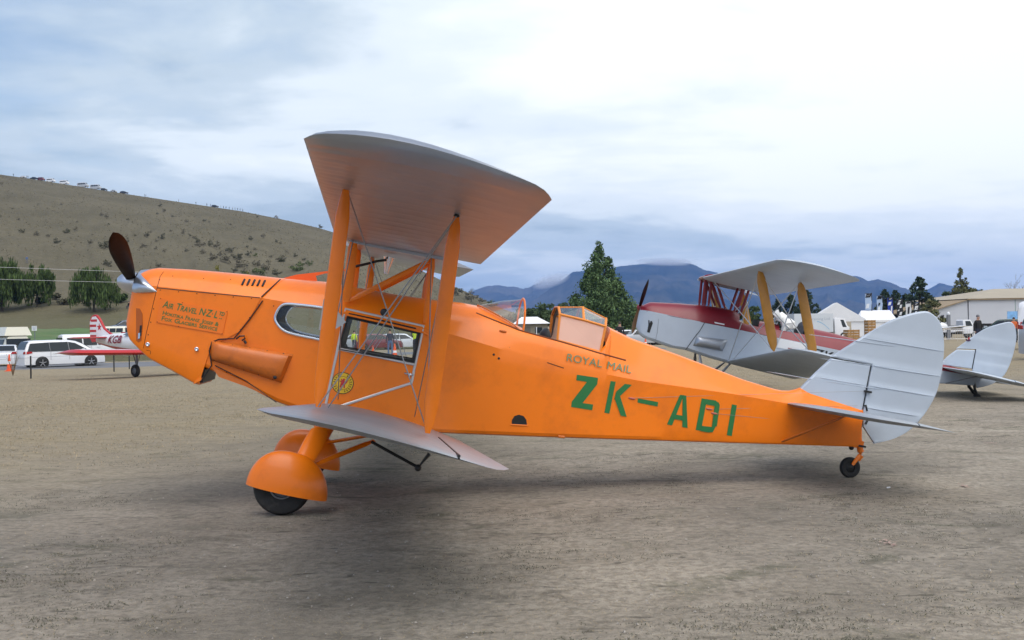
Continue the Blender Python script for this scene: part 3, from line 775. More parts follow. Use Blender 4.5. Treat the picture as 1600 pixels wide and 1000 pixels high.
# the blade tip lies in the propeller plane: find its offset to the side
best = min((abs(FX.af(176, 363, y)[0] + .13), y) for y in np.linspace(-.9, -.05, 400))[1]
tipp = FX.af(176, 363, best); ang_ = math.atan2(best, tipp[2]); Lb = math.hypot(best, tipp[2])
print('PROP', best, tipp, ang_, Lb)
for k in (0, 1):
    mb = MB(); blade(mb, ang_ + k * math.pi, Lb, .04, .118, -.135, 1.25, .75); mb.build('propeller_blade', WOOD_DK, FOX)
# --- exhaust shroud
mb = MB(); rows = []
TL, TR, BR, BL = [z1(*p) for p in ((600, 640), (1028, 712), (965, 862), (598, 742))]
for i in range(21):
    a = i / 20; row = []
    for j in range(15):
        b = j / 14
        u = (TL[0] * (1 - a) + TR[0] * a) * (1 - b) + (BL[0] * (1 - a) + BR[0] * a) * b
        v = (TL[1] * (1 - a) + TR[1] * a) * (1 - b) + (BL[1] * (1 - a) + BR[1] * a) * b
        v += (-6 if b < .5 else 0) * (1 - a) * (1 - b) * 0
        h = .085 * (max(0, 1 - abs(2 * a - 1) ** 9)) ** .5 * (max(0, 1 - abs(2 * b - 1) ** 3.2)) ** .5
        row.append(FX.af(u, v, lambda X, Z: fox_side(.002 + h)(X, Z)))
    rows.append(row)
exh = mb.grid(rows).build('exhaust_shroud', ORANGE_DK, FOX, 40)
for t in (.05, .26, .47, .68, .88):
    for e0, e1 in ((TL, TR), (BL, BR)):
        u, v = e0[0] + (e1[0] - e0[0]) * t, e0[1] + (e1[1] - e0[1]) * t
        p = FX.af(u, v + (2 if e0 is TL else -2), fox_side(.028)); ob = bpy.data.objects.new('rivet', MB().ball((0, 0, 0), .0075, 8, 5).mesh('rivet', BLACK)); COL.objects.link(ob); ob.parent = exh; ob.location = p
p = FX.af(*z1(932, 833), fox_side(.07)); ob = bpy.data.objects.new('drain_hole', MB().ball((0, 0, 0), (.018, .006, .016)).mesh('drain_hole', BLACK)); COL.objects.link(ob); ob.parent = exh; ob.location = p
mb = MB(); mb.tube([FX.af(*z1(*p), fox_side(.03)) for p in [(730, 632), (748, 618), (772, 616), (776, 630), (760, 640)]], .008, 6); mb.tube([FX.af(*z1(*p), fox_side(.025)) for p in [(772, 640), (782, 656)]], .012, 6); mb.build('cowl_catch', BLACK, FOX)
q = [FX.af(*z1(*p), fox_side(.004)) for p in [(600, 775), (655, 800), (800, 868), (905, 935), (780, 880), (640, 830)]]; MB().poly(q).build('exhaust_pipe_fairing', ORANGE_DK, FOX, 0)
# --- name plate and lettering
q = [FX.af(u, v, fox_side(.004)) for u, v in [(250.5, 466), (303, 476.5), (355.5, 487), (348, 522), (296, 513), (244.5, 503.5)]]
plt = MB().prism(q, (0, -.004, 0)).build('name_plate', mat('plate_orange', (.90, .19, .008), .45), FOX, 0)
for u, v in [(251, 466.5), (285, 473), (354.5, 487), (347, 521.5), (279, 510), (245.5, 503)]:
    ob = bpy.data.objects.new('screw', MB().ball((0, 0, 0), .004, 6, 4).mesh('screw', SEAM)); COL.objects.link(ob); ob.parent = plt; ob.location = FX.af(u, v, fox_side(.009))
def runs(parts, bold=.012):
    """small capitals: [(text, size, gap before)] laid out on one line; returns vertices, faces, width"""
    V, F, x = [], [], 0.0
    for txt, sz, gap, dy_ in parts:
        v, f = text2d(txt, sz, 1.0, bold); o = sum(len(q) for q in V)
        x += gap; v = v - np.array([v[:, 0].min(), 0]); v = v + np.array([x, dy_]); F += [tuple(i + o for i in q) for q in f]; V.append(v); x = v[:, 0].max() + .045
    return np.concatenate(V), F, x
def finer(V, F):
    bm = bmesh.new(); vs_ = [bm.verts.new((a, b, 0)) for a, b in V]
    for f in F: bm.faces.new([vs_[i] for i in f])
    bmesh.ops.triangulate(bm, faces=bm.faces)
    for _ in range(2): bmesh.ops.subdivide_edges(bm, edges=[e for e in bm.edges if e.calc_length() > .22], cuts=1, use_grid_fill=False); bmesh.ops.triangulate(bm, faces=bm.faces)
    bm.verts.index_update(); V = [(v.co.x, v.co.y) for v in bm.verts]; F = [tuple(v.index for v in f.verts) for f in bm.faces]; bm.free()
    return V, F
def decal(name, V, F, wid, cap, base, right, up, m, parent=None, eps=.010, fr=FX, sidef=fox_side):
    V, F = finer(V, F)
    P = []
    for a, b in V:
        u = base[0] + (right[0] - base[0]) * a / wid + up[0] * b / cap; v = base[1] + (right[1] - base[1]) * a / wid + up[1] * b / cap
        P.append(fr.af(u, v, sidef(eps)))
    mb = MB(); mb.add(P, F); return mb.build(name, m, parent or FOX, 0)
zz = lambda x, y: (220 + x / 10, 450 + y / 10)
def smallcaps(words_, k=.74, sp=.30):
    out = []
    for i, w in enumerate(words_):
        out.append((w[0], 1.0, sp if i else 0, 0.0))
        if len(w) > 1: out.append((w[1:], k, 0, 0.0))
    return out
V, F, wd = runs([('A', 1, 0, 0), ('IR', .74, 0, 0), ('T', 1, .28, 0), ('RAVEL', .74, 0, 0), ('N', 1, .28, 0), ('.', .8, -.01, .30), ('Z', 1, -.01, 0), ('.', .8, -.01, .30), ('L', 1, .20, 0), ('TD', .52, 0, .34)])
decal('lettering', V, F, wd, .70, zz(335, 300), zz(1285, 492), (4.0, -10.6), GREEN)
V, F, wd = runs([('..', .7, 0, 0)]); decal('lettering', V, F, wd, .70, zz(1222, 476), zz(1278, 487), (2.0, -9), GREEN)
V, F, wd = runs(smallcaps(['HOKITIKA', 'FRANZ', 'JOSEF', '&'])); decal('lettering', V, F, wd, .70, zz(338, 416), zz(1215, 600), (1.6, -6.2), GREEN)
V, F, wd = runs(smallcaps(['FOX', 'GLACIERS', 'SERVICE'])); decal('lettering', V, F, wd, .70, zz(322, 503), zz(1195, 672), (1.6, -6.6), GREEN)
V, F, wd = runs([('ROYAL', 1, 0, 0), ('MAIL', 1, .42, 0)], 0.0); xm = max(V[i][0] for f in F[:1] for i in f)
for keep in (lambda a: a < wd * .55, lambda a: a >= wd * .55):
    F_ = [f for f in F if keep(V[f[0]][0])]; ids = sorted({i for f in F_ for i in f}); mp = {i: k for k, i in enumerate(ids)}
    decal('royal_mail_lettering', V[ids], [tuple(mp[i] for i in f) for f in F_], wd, .70, z5(505, 430), z5(858, 498), (1.9, -11.6), GREEN_PALE, None, .014)
REG = [[[(562, 506), (676, 523), (672, 558), (592, 660), (650, 668), (645, 699), (530, 681), (534, 652), (616, 545), (558, 536)]],
       [[(745, 540), (772, 544), (738, 717), (711, 712)], [(764, 640), (775, 598), (822, 556), (860, 561), (792, 626)], [(779, 612), (796, 622), (832, 734), (800, 729), (766, 634)]],
       [[(893, 634), (1003, 655), (1000, 679), (891, 657)]],
       [[(1122, 615), (1142, 618), (1079, 781), (1051, 776)], [(1136, 616), (1156, 620), (1163, 796), (1134, 790)], [(1096, 722), (1140, 730), (1140, 756), (1086, 746)]],
       [[(1240, 634), (1268, 640), (1236, 811), (1207, 806)], [(1262, 638), (1316, 646), (1334, 662), (1312, 676), (1256, 666)], [(1338, 670), (1322, 788), (1296, 780), (1311, 664), (1330, 655)], [(1318, 782), (1300, 818), (1276, 820), (1232, 812), (1238, 784), (1294, 790), (1298, 776)]],
       [[(1404, 667), (1431, 672), (1403, 840), (1376, 834)]]]
for nm, polys in zip(('Z', 'K', 'dash', 'A', 'D', 'I'), REG):
    mb = MB()
    for k, pg in enumerate(polys): mb.poly([FX.af(*z5(*p), fox_side(.004 + .0012 * k)) for p in pg])
    mb.build('registration_letter', GREEN, FOX, 0)
# --- round badge on the door
c = FX.af(535.5, 598.6, fox_side()); cx, cz = c[0], c[2]
disc = lambda r, y, n=36: [(cx + r * math.cos(a), -(W_(cx) + y), cz + r * math.sin(a)) for a in np.linspace(0, 2 * math.pi, n, endpoint=False)]
bd = MB().poly(disc(.096, .005)).build('badge', BLACK, FOX, 0)
def sub(mb, name, m, par, ang=0):
    ob = bpy.data.objects.new(name, mb.mesh(name, m, ang)); COL.objects.link(ob); ob.parent = par; return ob
sub(MB().poly(disc(.090, .0065)), 'badge_ring', YELLOW, bd); sub(MB().poly(disc(.060, .008)), 'badge_line', mat('badge_ink', (.20, .10, .01), .6), bd); sub(MB().poly(disc(.056, .0095)), 'badge_field', YELLOW, bd)
ring = MB()
for k in range(22):
    if k in (5, 6, 16, 17): continue
    a = k / 22 * 2 * math.pi; e = Vector((math.cos(a), 0, math.sin(a))); f = Vector((-math.sin(a), 0, math.cos(a))); o_ = Vector((cx, -(W_(cx) + .008), cz))
    ring.poly([o_ + e * .066 - f * .006, o_ + e * .066 + f * .004, o_ + e * .083 + f * .005, o_ + e * .083 - f * .004])
sub(ring, 'badge_lettering', MATS['badge_ink'], bd)['kind'] = 'stuff'
lion = [(-.030, -.040), (-.016, -.040), (-.010, -.016), (.004, -.020), (.010, -.042), (.022, -.040), (.018, -.012), (.014, .006), (.030, .012), (.030, .019), (.012, .018), (.024, .032), (.020, .038), (.006, .026), (.004, .040), (-.010, .044), (-.016, .034), (-.012, .024), (-.018, .010), (-.030, .016), (-.036, .034), (-.042, .030), (-.036, .008), (-.024, -.004), (-.022, -.022)]
sub(MB().poly([(cx - x, -(W_(cx) + .011), cz + z) for x, z in lion]), 'badge_emblem', RED, bd)
# --- door outline, handle, small fittings
def strip(name, pts, r, m, eps=.004, fl=.5):
    P = []
    for a, b in zip(pts[:-1], pts[1:]):
        for k in range(5): P.append(FX.af(a[0] + (b[0] - a[0]) * k / 5, a[1] + (b[1] - a[1]) * k / 5, fox_side(eps)))
    P.append(FX.af(*pts[-1], fox_side(eps))); return MB().tube(P, r, 6, True, fl, (0, 1, 0)).build(name, m, FOX)
ALU = mat('aluminium_strip', (.62, .60, .58), .4, metal=.7)
strip('door_frame', [z3(*p) for p in [(128, 850), (190, 560), (233, 342), (640, 432), (590, 660), (578, 728), (165, 862)]], .0115, ALU)
strip('door_sill_strip', [z3(*p) for p in [(195, 550), (395, 590), (592, 632)]], .012, ALU, .008)
strip('window_rail', [z3(*p) for p in [(238, 372), (420, 412), (640, 465), (680, 488)]], .009, ORANGE, .012)
strip('window_slot', [z3(*p) for p in [(250, 366), (420, 402), (600, 444)]], .006, BLACK, .003)
mb = MB(); p = FX.af(*z3(568, 684), fox_side(.02)); mb.tube([p + np.array((-.05, 0, .005)), p + np.array((.03, 0, 0))], .008); mb.ball(p, .016); mb.tube([p, p + np.array((0, .03, 0))], .01); mb.build('door_handle', CHROME, FOX)
q = [FX.af(u, v, fox_side(.004)) for u, v in [(799.5, 662), (823.5, 664), (822.5, 656), (818, 650), (811, 648), (804, 650), (800, 656)]]; MB().poly(q).build('hand_hole', BLACK, FOX, 0)
strip('hand_hole_rim', [(798, 663.5), (824.5, 665)], .006, ORANGE, .006)
for u, v in [(771.5, 554), (779.5, 560)]: MB().ball(FX.af(u, v, fox_side(.002)), (.011, .004, .011), 10, 6).build('bolt_hole', BLACK, FOX)
MB().ball(FX.af(786, 517.5, fox_side(.006)), (.035, .012, .012)).build('cable_fairlead', ORANGE_DK, FOX)
for u, v in [(987, 622.5), (1108, 639), (1116, 646)]: MB().ball(FX.af(u, v, fox_side(.003)), (.035, .008, .010)).build('cable_fairlead', mat('fairlead_pink', (.45, .12, .09), .5), FOX)
strip('canopy_rail', [(744, 489), (810, 515.5), (870, 532), (938, 552), (978, 563)], .007, mat('rail_dark', (.16, .04, .008), .6), .003)  # dark brown strip for the slot the hood slides along
strip('deck_seam', [z5(400, 440), z5(490, 470)], .004, SEAM, .001)
strip('drain_fairing', [z5(460, 842), z5(495, 846)], .012, ORANGE_DK, -.004)
# --- roof hatch strip on the far side of the cabin
q = [FX.af(*z1(*p), .20) for p in [(965, 318), (1045, 297), (1210, 278), (1300, 267), (1300, 279), (1190, 291), (1145, 303), (1152, 330), (1000, 335)]]
MB().prism(q, (0, .02, 0)).build('roof_hatch', mat('hatch_orange', (.78, .12, .012), .4), FOX, 0)
# --- front windscreen of the open cockpit
hoop = [Vector((3.415 - .02 * math.sin(math.pi * k / 16), -.295 * math.cos(math.pi * k / 16), .175 + (FX.af(810, 466, 0.)[2] - .175) * math.sin(math.pi * k / 16) ** .75)) for k in range(17)]
base_ = [Vector((3.385 - .40 * math.sin(math.pi * k / 16) ** 1.1, -.300 * math.cos(math.pi * k / 16), .178 + .165 * math.sin(math.pi * k / 16) ** .9)) for k in range(17)]
ws = MB().tube(hoop, .014, 8, True, .7, (1, 0, 0)).build('windscreen_hoop', ORANGE, FOX)
sub(MB().grid([hoop, [a.lerp(b, .5) + Vector((0, 0, .012)) for a, b in zip(hoop, base_)], base_]), 'windscreen', PERSPEX, ws, 60)
MB().tube([p + Vector((0, 0, .002)) for p in base_], .008, 6).build('windscreen_base', ORANGE_DK, FOX)
# --- sliding hood over the rear of the cockpit
F0, F1, F2 = FX.af(871, 531, -.268), FX.af(875, 491, -.245), FX.af(873, 480, -.11)
B0, B1, B2 = FX.af(938, 549, -.236), FX.af(946, 510, -.215), FX.af(947, 497.5, -.09)
D1, D2 = FX.af(912.5, 500, -.23), FX.af(911, 480, -.10)
mir = lambda p: Vector((p[0], -p[1], p[2])); vv = lambda p: Vector(p)
hood = MB()
for A in ([F0, F1, F2], [B0, B1, B2], [D1, D2]):
    pts = [vv(p) for p in A] + [mir(p) for p in A[::-1]]; hood.tube(pts, .013, 6, True, .8)
for A in ([F1, D1, B1], [F2, D2, B2]):
    hood.tube([vv(p) for p in A], .013 if A[0] is F1 else .006, 6); hood.tube([mir(p) for p in A], .013 if A[0] is F1 else .006, 6)
hood.tube([vv(F0), vv(B0)], .008, 6); hood.tube([mir(F0), mir(B0)], .008, 6)
hd = hood.build('hood_frame', mat('hood_orange', (.80, .26, .03), .45), FOX)
for f in (vv, mir):
    sub(MB().poly([f(p) for p in (F0, B0, B1, D1, F1)]), 'hood_side_panel', HAZY, hd); sub(MB().poly([f(p) for p in (F1, D1, D2, F2)]), 'hood_pane', PERSPEX, hd); sub(MB().poly([f(p) for p in (D1, B1, B2, D2)]), 'hood_pane', PERSPEX, hd)
sub(MB().poly([vv(F2), vv(D2), mir(D2), mir(F2)]), 'hood_roof_pane', PERSPEX, hd); sub(MB().poly([vv(D2), vv(B2), mir(B2), mir(D2)]), 'hood_roof_pane', PERSPEX, hd)
sub(MB().poly([vv(F0) + Vector((.012, .01, 0)), vv(F1) + Vector((.012, .012, 0)), vv(F2) + Vector((.012, 0, -.012)), mir(F2) + Vector((.012, 0, -.012)), mir(F1) + Vector((.012, -.012, 0)), mir(F0) + Vector((.012, -.01, 0)), Vector((3.75, .12, .2)), Vector((3.75, .1, .38)), Vector((3.75, -.13, .38)), Vector((3.75, -.17, .18))]), 'hood_front_padding', BLACK, hd)

# --- wings
XLE, ZLOW, GAP = 1.6667, -.7548, 1.5076
for sd_ in (-1, 1):
    uz = lambda s: (XLE - .055 * (1 - s) - .02, ZLOW + GAP - .02 + .0404 * (4.70 - .44) * s + .012 * (1 - s))
    uw = wing_patch(uz, 1.324, lambda s: .066 - .030 * (1 - s), .44, 4.70, 0, 1, 0, 1, .105, .030, 17, 150, 20, .0065, moth_tip, sd_)
    wg = uw.build('upper_wing', SILVER, FOX, 40)
    lz = lambda s: (XLE, -.5267 + .02 - .066 * 4.26 * (1 - s))
    low_tip = lambda t: moth_tip(t) - (.12 * (1 - t / .55) ** 2.1 if t < .55 else 0)
    # lower wing: full-chord inner panel, outer panel ahead of the aileron
    cuts = .50
    a_ = wing_patch(lz, 1.324, lambda s: .075, .40, 4.70, 0, 1, 0, cuts, .050, .035, 17, 60, 18, .006, low_tip, sd_)
    b_ = wing_patch(lz, 1.324, lambda s: .075, .40, 4.70, 0, .775, cuts, 1, .050, .035, 17, 70, 16, .004, low_tip, sd_)
    a_.add(b_.v, b_.f); lw = a_.build('lower_wing', SILVER, FOX, 50)
    ai = wing_patch(lz, 1.324, lambda s: .075, .40, 4.70, .783, 1, cuts + .004, 1, .050, .035, 17, 60, 8, .004, low_tip, sd_).build('aileron', SILVER, FOX, 50)
    MB().tube([(XLE + 1.324 * .779, sd_ * (.40 + (4.70 - .40) * s), -.5067 - .066 * 4.26 * (1 - s) - .075 * 1.324 * .779 + .042) for s in np.linspace(cuts, .985, 12)], .008, 5).build('aileron_hinge', BLACK, FOX)
# centre section and tank
mb = wing_patch(lambda s: (XLE + .02, ZLOW + GAP - .03), 0.98, lambda s: .05, -.43, .43, 0, 1, 0, 1, .12, .03, 3, 24, 16, .002, None, 1, False)
mb.build('centre_section', SILVER, FOX, 50)
MB().lathe([(.001, -.16), (.022, -.155), (.03, -.10), (.055, -.02), (.06, 0)], Matrix.Translation(FX.af(607, 407, .02)) @ Matrix.Translation((0, 0, .03)), 16).build('fuel_gauge', CHROME, FOX)
MB().tube([FX.af(u, v, -.1) for u, v in [(552, 417), (570, 413), (590, 408), (604, 406)]], .012, 8).build('fuel_pipe', BLACK, FOX)
# --- struts
YS = -3.17
pt = lambda u, v, y: Vector(FX.af(u, v, y))
for f in (vv, mir):
    MB().strut(f(pt(497, 636, YS)), f(pt(541, 292, YS)), .088, .04, taper=.35).build('interplane_strut', ORANGE, FOX)
    MB().strut(f(pt(668, 677, YS)), f(pt(713.5, 337, YS)), .092, .04, taper=.35).build('interplane_strut', ORANGE, FOX)
    MB().strut(f(pt(541, 472, -.40)), f(pt(553, 373, -.42)), .085, .035, taper=.6).build('cabane_strut', ORANGE, FOX)
    MB().strut(f(pt(664, 505, -.40)), f(pt(677, 402, -.42)), .05, .03, taper=.6).build('cabane_strut', ORANGE, FOX)
    MB().strut(f(pt(544, 471, -.39)), f(pt(676, 405, -.40)), .045, .03, taper=.6).build('cabane_brace', ORANGE, FOX)
    for u, v, y in [(541, 292, YS), (713.5, 337, YS)]:
        MB().ball(f(pt(u, v, y)), (.02, .014, .014), 8, 6).build('strut_fitting', BLACK, FOX)
    wr = MB()
    for A, B, y0, y1 in [((541, 292), (668, 676), YS + .03, YS + .03), ((497, 635), (713, 338), YS - .02, YS - .02), ((512, 638), (713, 340), -2.6, YS), ((674, 404), (668, 676), -.42, YS), ((552, 374), (497, 635), -.42, YS)]:
        wr.tube([f(pt(*A, y0)), f(pt(*B, y1))], .0045, 6)
    a0 = Vector((1.88, -.44, -.70)); a1 = Vector((2.57, -.44, -.74))
    wr.tube([f(a0), f(pt(541, 293, YS))], .0045, 6); wr.tube([f(a1), f(pt(713, 338, YS))], .0045, 6)
    wr.build('bracing_wire', STEEL, FOX)
    MB().ball(f(pt(600, 488, YS)), (.024, .010, .024), 12, 8).build('wire_spacer', BLACK, FOX)
    # the vane on the front strut
    MB().prism([f(Vector(FX.af(*z1(*p), YS + .0))) for p in [(1185, 425), (1232, 452), (1303, 545), (1220, 598), (1160, 585)]], (0, .012, 0)).build('strut_vane', mat('vane_grey', (.42, .42, .42), .5, metal=.3), FOX, 0)
    # undercarriage
    wc = f(Vector((1.576, -.911, -1.45)))
    wheel(FOX, wc, .238, .155, (0, 1, 0), rim_mat=GREY, hub=.40)
    sp = MB(); rows = []; inn = []
    for i in range(11):
        a = i / 10 * math.pi / 2; row = []; r2 = []
        for j in range(40):
            b = j / 40 * 2 * math.pi; ca, sa = math.cos(a) ** .85, math.sin(a)
            ax = .345 if math.cos(b) > 0 else .335
            y = .155 * ca * math.copysign(abs(math.sin(b)) ** .75, math.sin(b))
            x = ax * ca * math.cos(b)
            row.append(Vector((1.612 + x, wc.y + y, -1.492 + .335 * sa - .02 * math.cos(b) * ca)))
            r2.append(Vector((1.612 + x * .97, wc.y + y * .93, -1.492 + .32 * sa - .02 * math.cos(b) * ca)))
        rows.append(row); inn.append(r2)
    sp.grid(rows, closed_v=True); sp.grid(inn, closed_v=True, flip=True); sp.grid([rows[0], inn[0]], closed_v=True); sp.build('wheel_spat', ORANGE, FOX, 60)
    MB().strut(f(pt(474, 722, -.90)), f(pt(503, 668, -.52)), .165, .06, taper=.95).build('undercarriage_leg', ORANGE, FOX)
    MB().strut(f(pt(488, 728, -.86)), f(pt(584, 689, -.28)), .055, .035, taper=.8).build('radius_rod', ORANGE, FOX)
    MB().tube([f(Vector((1.576, -.80, -1.45))), f(Vector((1.576, -.98, -1.45)))], .03, 10).build('axle', GREY, FOX)
    mb = MB(); mb.tube([f(pt(580, 690, -2.9)), f(pt(653, 730, -2.9))], .011, 6); mb.tube([f(pt(653, 732, -2.9)), f(pt(660, 722, -2.9)), f(pt(671, 709, -2.9))], [.016, .02, .034], 6, True, .4); mb.ball(f(pt(653, 731, -2.9)), .024, 8, 6); mb.build('aileron_pushrod', BLACK, FOX)
# --- tail
def px_outline(pts, fr=FX): return [(*(lambda q: (q[0], q[2]))(fr.af(p[0], p[1], 0.)), *p[2:]) for p in pts]
FIN = smooth_outline(px_outline([(1244, 612, 'c'), (1272, 583.5), (1298, 559.5, 'c'), (1359.3, 571, 'c'), (1345.5, 643, 'c'), (1300, 640, 'c')]), 5)
RUD = smooth_outline(px_outline([(1297.5, 557.3, 'c'), (1346, 526.5), (1394, 499.5), (1439, 486.5), (1458, 491.5), (1470.5, 510), (1474.5, 545), (1469, 590), (1457, 626), (1430, 664), (1400, 684), (1365, 693.5, 'c'), (1347.5, 666.5, 'c'), (1346.8, 644, 'c'), (1361.2, 569.6, 'c')]), 5)
MB_ = MB(); plate(MB_, FIN, 0, .055, (*rib_lines(FX, [((1272, 588.5), (1352, 602)), ((1299, 559), (1360, 571))], [(1330, 642)]), .007)); MB_.build('fin', SILVER_TAIL, FOX, 30)
MB_ = MB(); plate(MB_, RUD, 0, .050, (*rib_lines(FX, [((1347, 528), (1472, 549)), ((1363, 572), (1468, 588)), ((1355, 602), (1456, 619)), ((1349, 636), (1432, 650))], [(1439, 485), (1365, 695)]), .008)); rud = MB_.build('rudder', SILVER_TAIL, FOX, 30)
def ribs(pairs, th, name, par, fr, r=.007):
    for (a, b) in pairs:
        mb = MB()
        for s_ in (-1, 1):
            mb.tube([fr.af(a[0] + (b[0] - a[0]) * k / 6, a[1] + (b[1] - a[1]) * k / 6, 0.) + np.array((0, s_ * th, 0)) for k in range(7)], [.002] + [r] * 5 + [.002], 6, True, .55, (0, 0, 1))
        ob = mb.build(name, SILVER_TAIL, par if par is FOX else FOX, 60)
ribs([((1347, 528), (1472, 549)), ((1363, 572), (1468, 588)), ((1355, 602), (1456, 619)), ((1272, 588.5), (1352, 602)), ((1349, 636), (1432, 650))], .026, 'rudder_rib', FOX, FX)
mb = MB(); mb.tube([FX.af(u, v, 0.) for u, v in [(1360, 571), (1353, 606), (1346.5, 642)]], .011, 6); mb.tube([FX.af(u, v, 0.) for u, v in [(1299, 559), (1330, 564.5), (1360, 570.5)]], .0045, 6); mb.build('rudder_hinge', BLACK, FOX)
mb = MB(); mb.box(FX.af(1356, 612, -.04), (.07, .03, .02)); mb.tube([FX.af(1350, 634, -.03), FX.af(1353, 633, -.03), FX.af(1355, 642, -.03)], .008, 6); mb.build('rudder_horn', BLACK, FOX)
for sd_ in (-1, 1):
    tl = lambda s: (6.05 + .07 * s, -.070 + .012 * s)
    tipt = lambda t: .16 * (1 - t / .35) ** 2.0 if t < .35 else .10 * ((t - .35) / .65) ** 3
    wing_patch(tl, 1.00, lambda s: -.012, .03, 1.41, 0, .60, 0, 1, .062, 0.0, 5, 40, 12, .002, tipt, sd_).build('tailplane', SILVER, FOX, 50)
    wing_patch(lambda s: (6.05 + .07 * s, -.052 + .012 * s), 1.00, lambda s: .018, .15, 1.41, .612, 1, 0, 1, .062, 0.0, 5, 40, 8, .002, tipt, sd_).build('elevator', SILVER, FOX, 50)
    f = vv if sd_ < 0 else mir
    MB().strut(f(pt(1217, 692, -.10)), f(pt(1322, 650, -.62)), .035, .022, taper=.8).build('tailplane_strut', ORANGE_DK, FOX)
    mb = MB()
    for A, B in [((987, 622), (1352, 611)), ((1108, 639.5), (1340, 634)), ((1116, 646), (1345, 668))]:
        mb.tube([f(Vector(FX.af(*A, fox_side(.006)))), f(pt(*B, -.04))], .0014, 5)
    mb.build('control_cable', mat('cable_grey', (.30, .28, .26), .5), FOX)
MB().box((6.83, 0, -.20), (.05, .08, .36)).build('tail_post', ORANGE, FOX)
z6 = lambda x, y: (1280 + x / 6.25, 600 + y / 6.25)
mb = MB(); mb.tube([pt(*z6(*p), 0) for p in [(395, 440), (390, 520), (393, 600), (405, 660), (405, 700), (375, 745)]], [.022, .026, .03, .032, .03, .024], 10)
for s_ in (-1, 1): mb.strut(pt(*z6(398, 690), s_ * .028), pt(*z6(325, 790), s_ * .052), .035, .012, (-1, 0, 0), .9)
mb.box(pt(*z6(375, 575), 0), (.10, .06, .05)); mb.tube([pt(*z6(345, 380), -.02), pt(*z6(335, 590), -.02)], .014, 6); mb.build('tail_wheel_fork', ORANGE, FOX)
mb = MB(); mb.tube([pt(*z6(405, 350), 0), pt(*z6(390, 450), 0)], .022, 8); mb.box(pt(*z6(390, 602), 0), (.11, .07, .02)); mb.ball(pt(*z6(315, 620), -.02), .026); mb.tube([pt(*z6(350, 330), -.02), pt(*z6(345, 375), -.02)], .016, 6); mb.tube([pt(*z6(450, 390), -.02), pt(*z6(470, 355), -.02)], .012, 6); mb.build('tail_wheel_bracket', BLACK, FOX)
gx = 6.8527; gzl = (math.sin(.1895) * gx - 1.9562) / math.cos(.1895)
wheel(FOX, (gx - .188 * .100, 0, gzl + .982 * .100), .1015, .062, (0, 1, 0), rim_mat=BLACK, hub=.45)
# ================================================================== the maroon and silver biplane
TG = Frame((2.6352, 20.3713, 1.8054), -0.0516, 0.2122, (1.35, 0, (math.sin(.2122) * 1.35 - 1.8054) / math.cos(.2122)))
TIG = TG.root('maroon_biplane', 'maroon and silver open biplane with ochre wooden struts, parked behind the orange biplane', 'biplane')
ptT = lambda u, v, y: Vector(TG.af(u, v, y))
WT = ip([(-.12, .13), (-.05, .20), (.1, .26), (1, .36), (2, .38), (3, .375), (6.45, .035)])
ZTT = ip([(-.12, .02), (-.06, .07), (.05, .142), (.6, .225), (1.03, .275), (1.5, .305), (1.74, .28), (1.87, .19), (2.1, .175), (2.5, .21), (2.56, .21), (3.12, .235), (3.2, .245), (3.6, .235), (4.06, .197), (5, .10), (6.0, .04), (6.45, .02)])
ZLT = ip([(-.12, -.05), (0, -.037), (1.1, -.055), (2.3, -.072), (3.1, -.072), (3.7, -.078), (5, -.09), (6.45, -.06)])
ZBT = ip([(-.12, -.40), (-.04, -.52), (.08, -.578), (.25, -.60), (.61, -.655), (.9, -.645), (1.43, -.71), (1.9, -.745), (2.8, -.72), (6.45, -.24)])
def tg_side(eps=0.0):
    def f(X, Z):
        zl, zt = ZLT(X), ZTT(X)
        if Z <= zl: return -(WT(X) + eps)
        return -(WT(X) * float(np.interp(min(.97, (Z - zl) / (zt - zl)), [p[0] for p in DECK1], [p[1] for p in DECK1])) + eps)
    return f
def tg_ring(X):
    w, zl, zt, b = WT(X), ZLT(X), ZTT(X), ZBT(X)
    h = [(0, b), (w * .55, b), (w * .9, b + .01), (w, b + .05)] + [(w, b + .05 + (zl - b - .05) * k) for k in (.33, .66, 1.0)]
    nlow = len(h)
    h += [(w * q, zl + (zt - zl) * s) for s, q in DECK1[1:]]
    return [(X, -y, z) for y, z in h] + [(X, y, z) for y, z in h[-2:0:-1]], nlow
xs = np.concatenate([[-.12, -.10, -.06, -.02, .04], np.linspace(.1, 6.45, 64)])
rows = [tg_ring(x)[0] for x in xs]; nl = tg_ring(1)[1]; nr = len(rows[0])
mb = MB(); mb.grid(rows, closed_v=True)
mb.m = [1 if (nl - 1 <= (k % nr) < nr - nl + 1) else 0 for k in range(len(mb.f))]
mb.poly(rows[0]); mb.poly(rows[-1], flip=True)
h0 = bpy.data.objects.new('h0', mb.mesh('fuselage', [SILVER_TAIL, MAROON, DARK], 0)); COL.objects.link(h0)
cut = []
for x0, x1 in ((1.78, 2.16), (2.56, 3.12)):
    o = MB().prism([(x0, -.27, .7), (x1, -.27, .7), (x1, .27, .7), (x0, .27, .7)], (0, 0, -.86)).build('cut', DARK, None, 0); cut.append(o)
    b_ = h0.modifiers.new('b', 'BOOLEAN'); b_.operation = 'DIFFERENCE'; b_.object = o; b_.solver = 'EXACT'; b_.material_mode = 'TRANSFER'
tm_ = evaluated(h0); tm_.name = 'fuselage'; shade(tm_, 22)
for c in cut: bpy.data.objects.remove(c)
bpy.data.objects.remove(h0)
link(bpy.data.objects.new('fuselage', tm_), TIG)
def tseam(pts, r, eps, m, name): return MB().tube([TG.af(u, v, tg_side(eps)) for u, v in pts], r, 5).build(name, m, TIG)
tseam([(1101, 504), (1094, 516), (1086, 526), (1078, 537), (1071, 547)], .006, .004, BLACK, 'panel_seam')
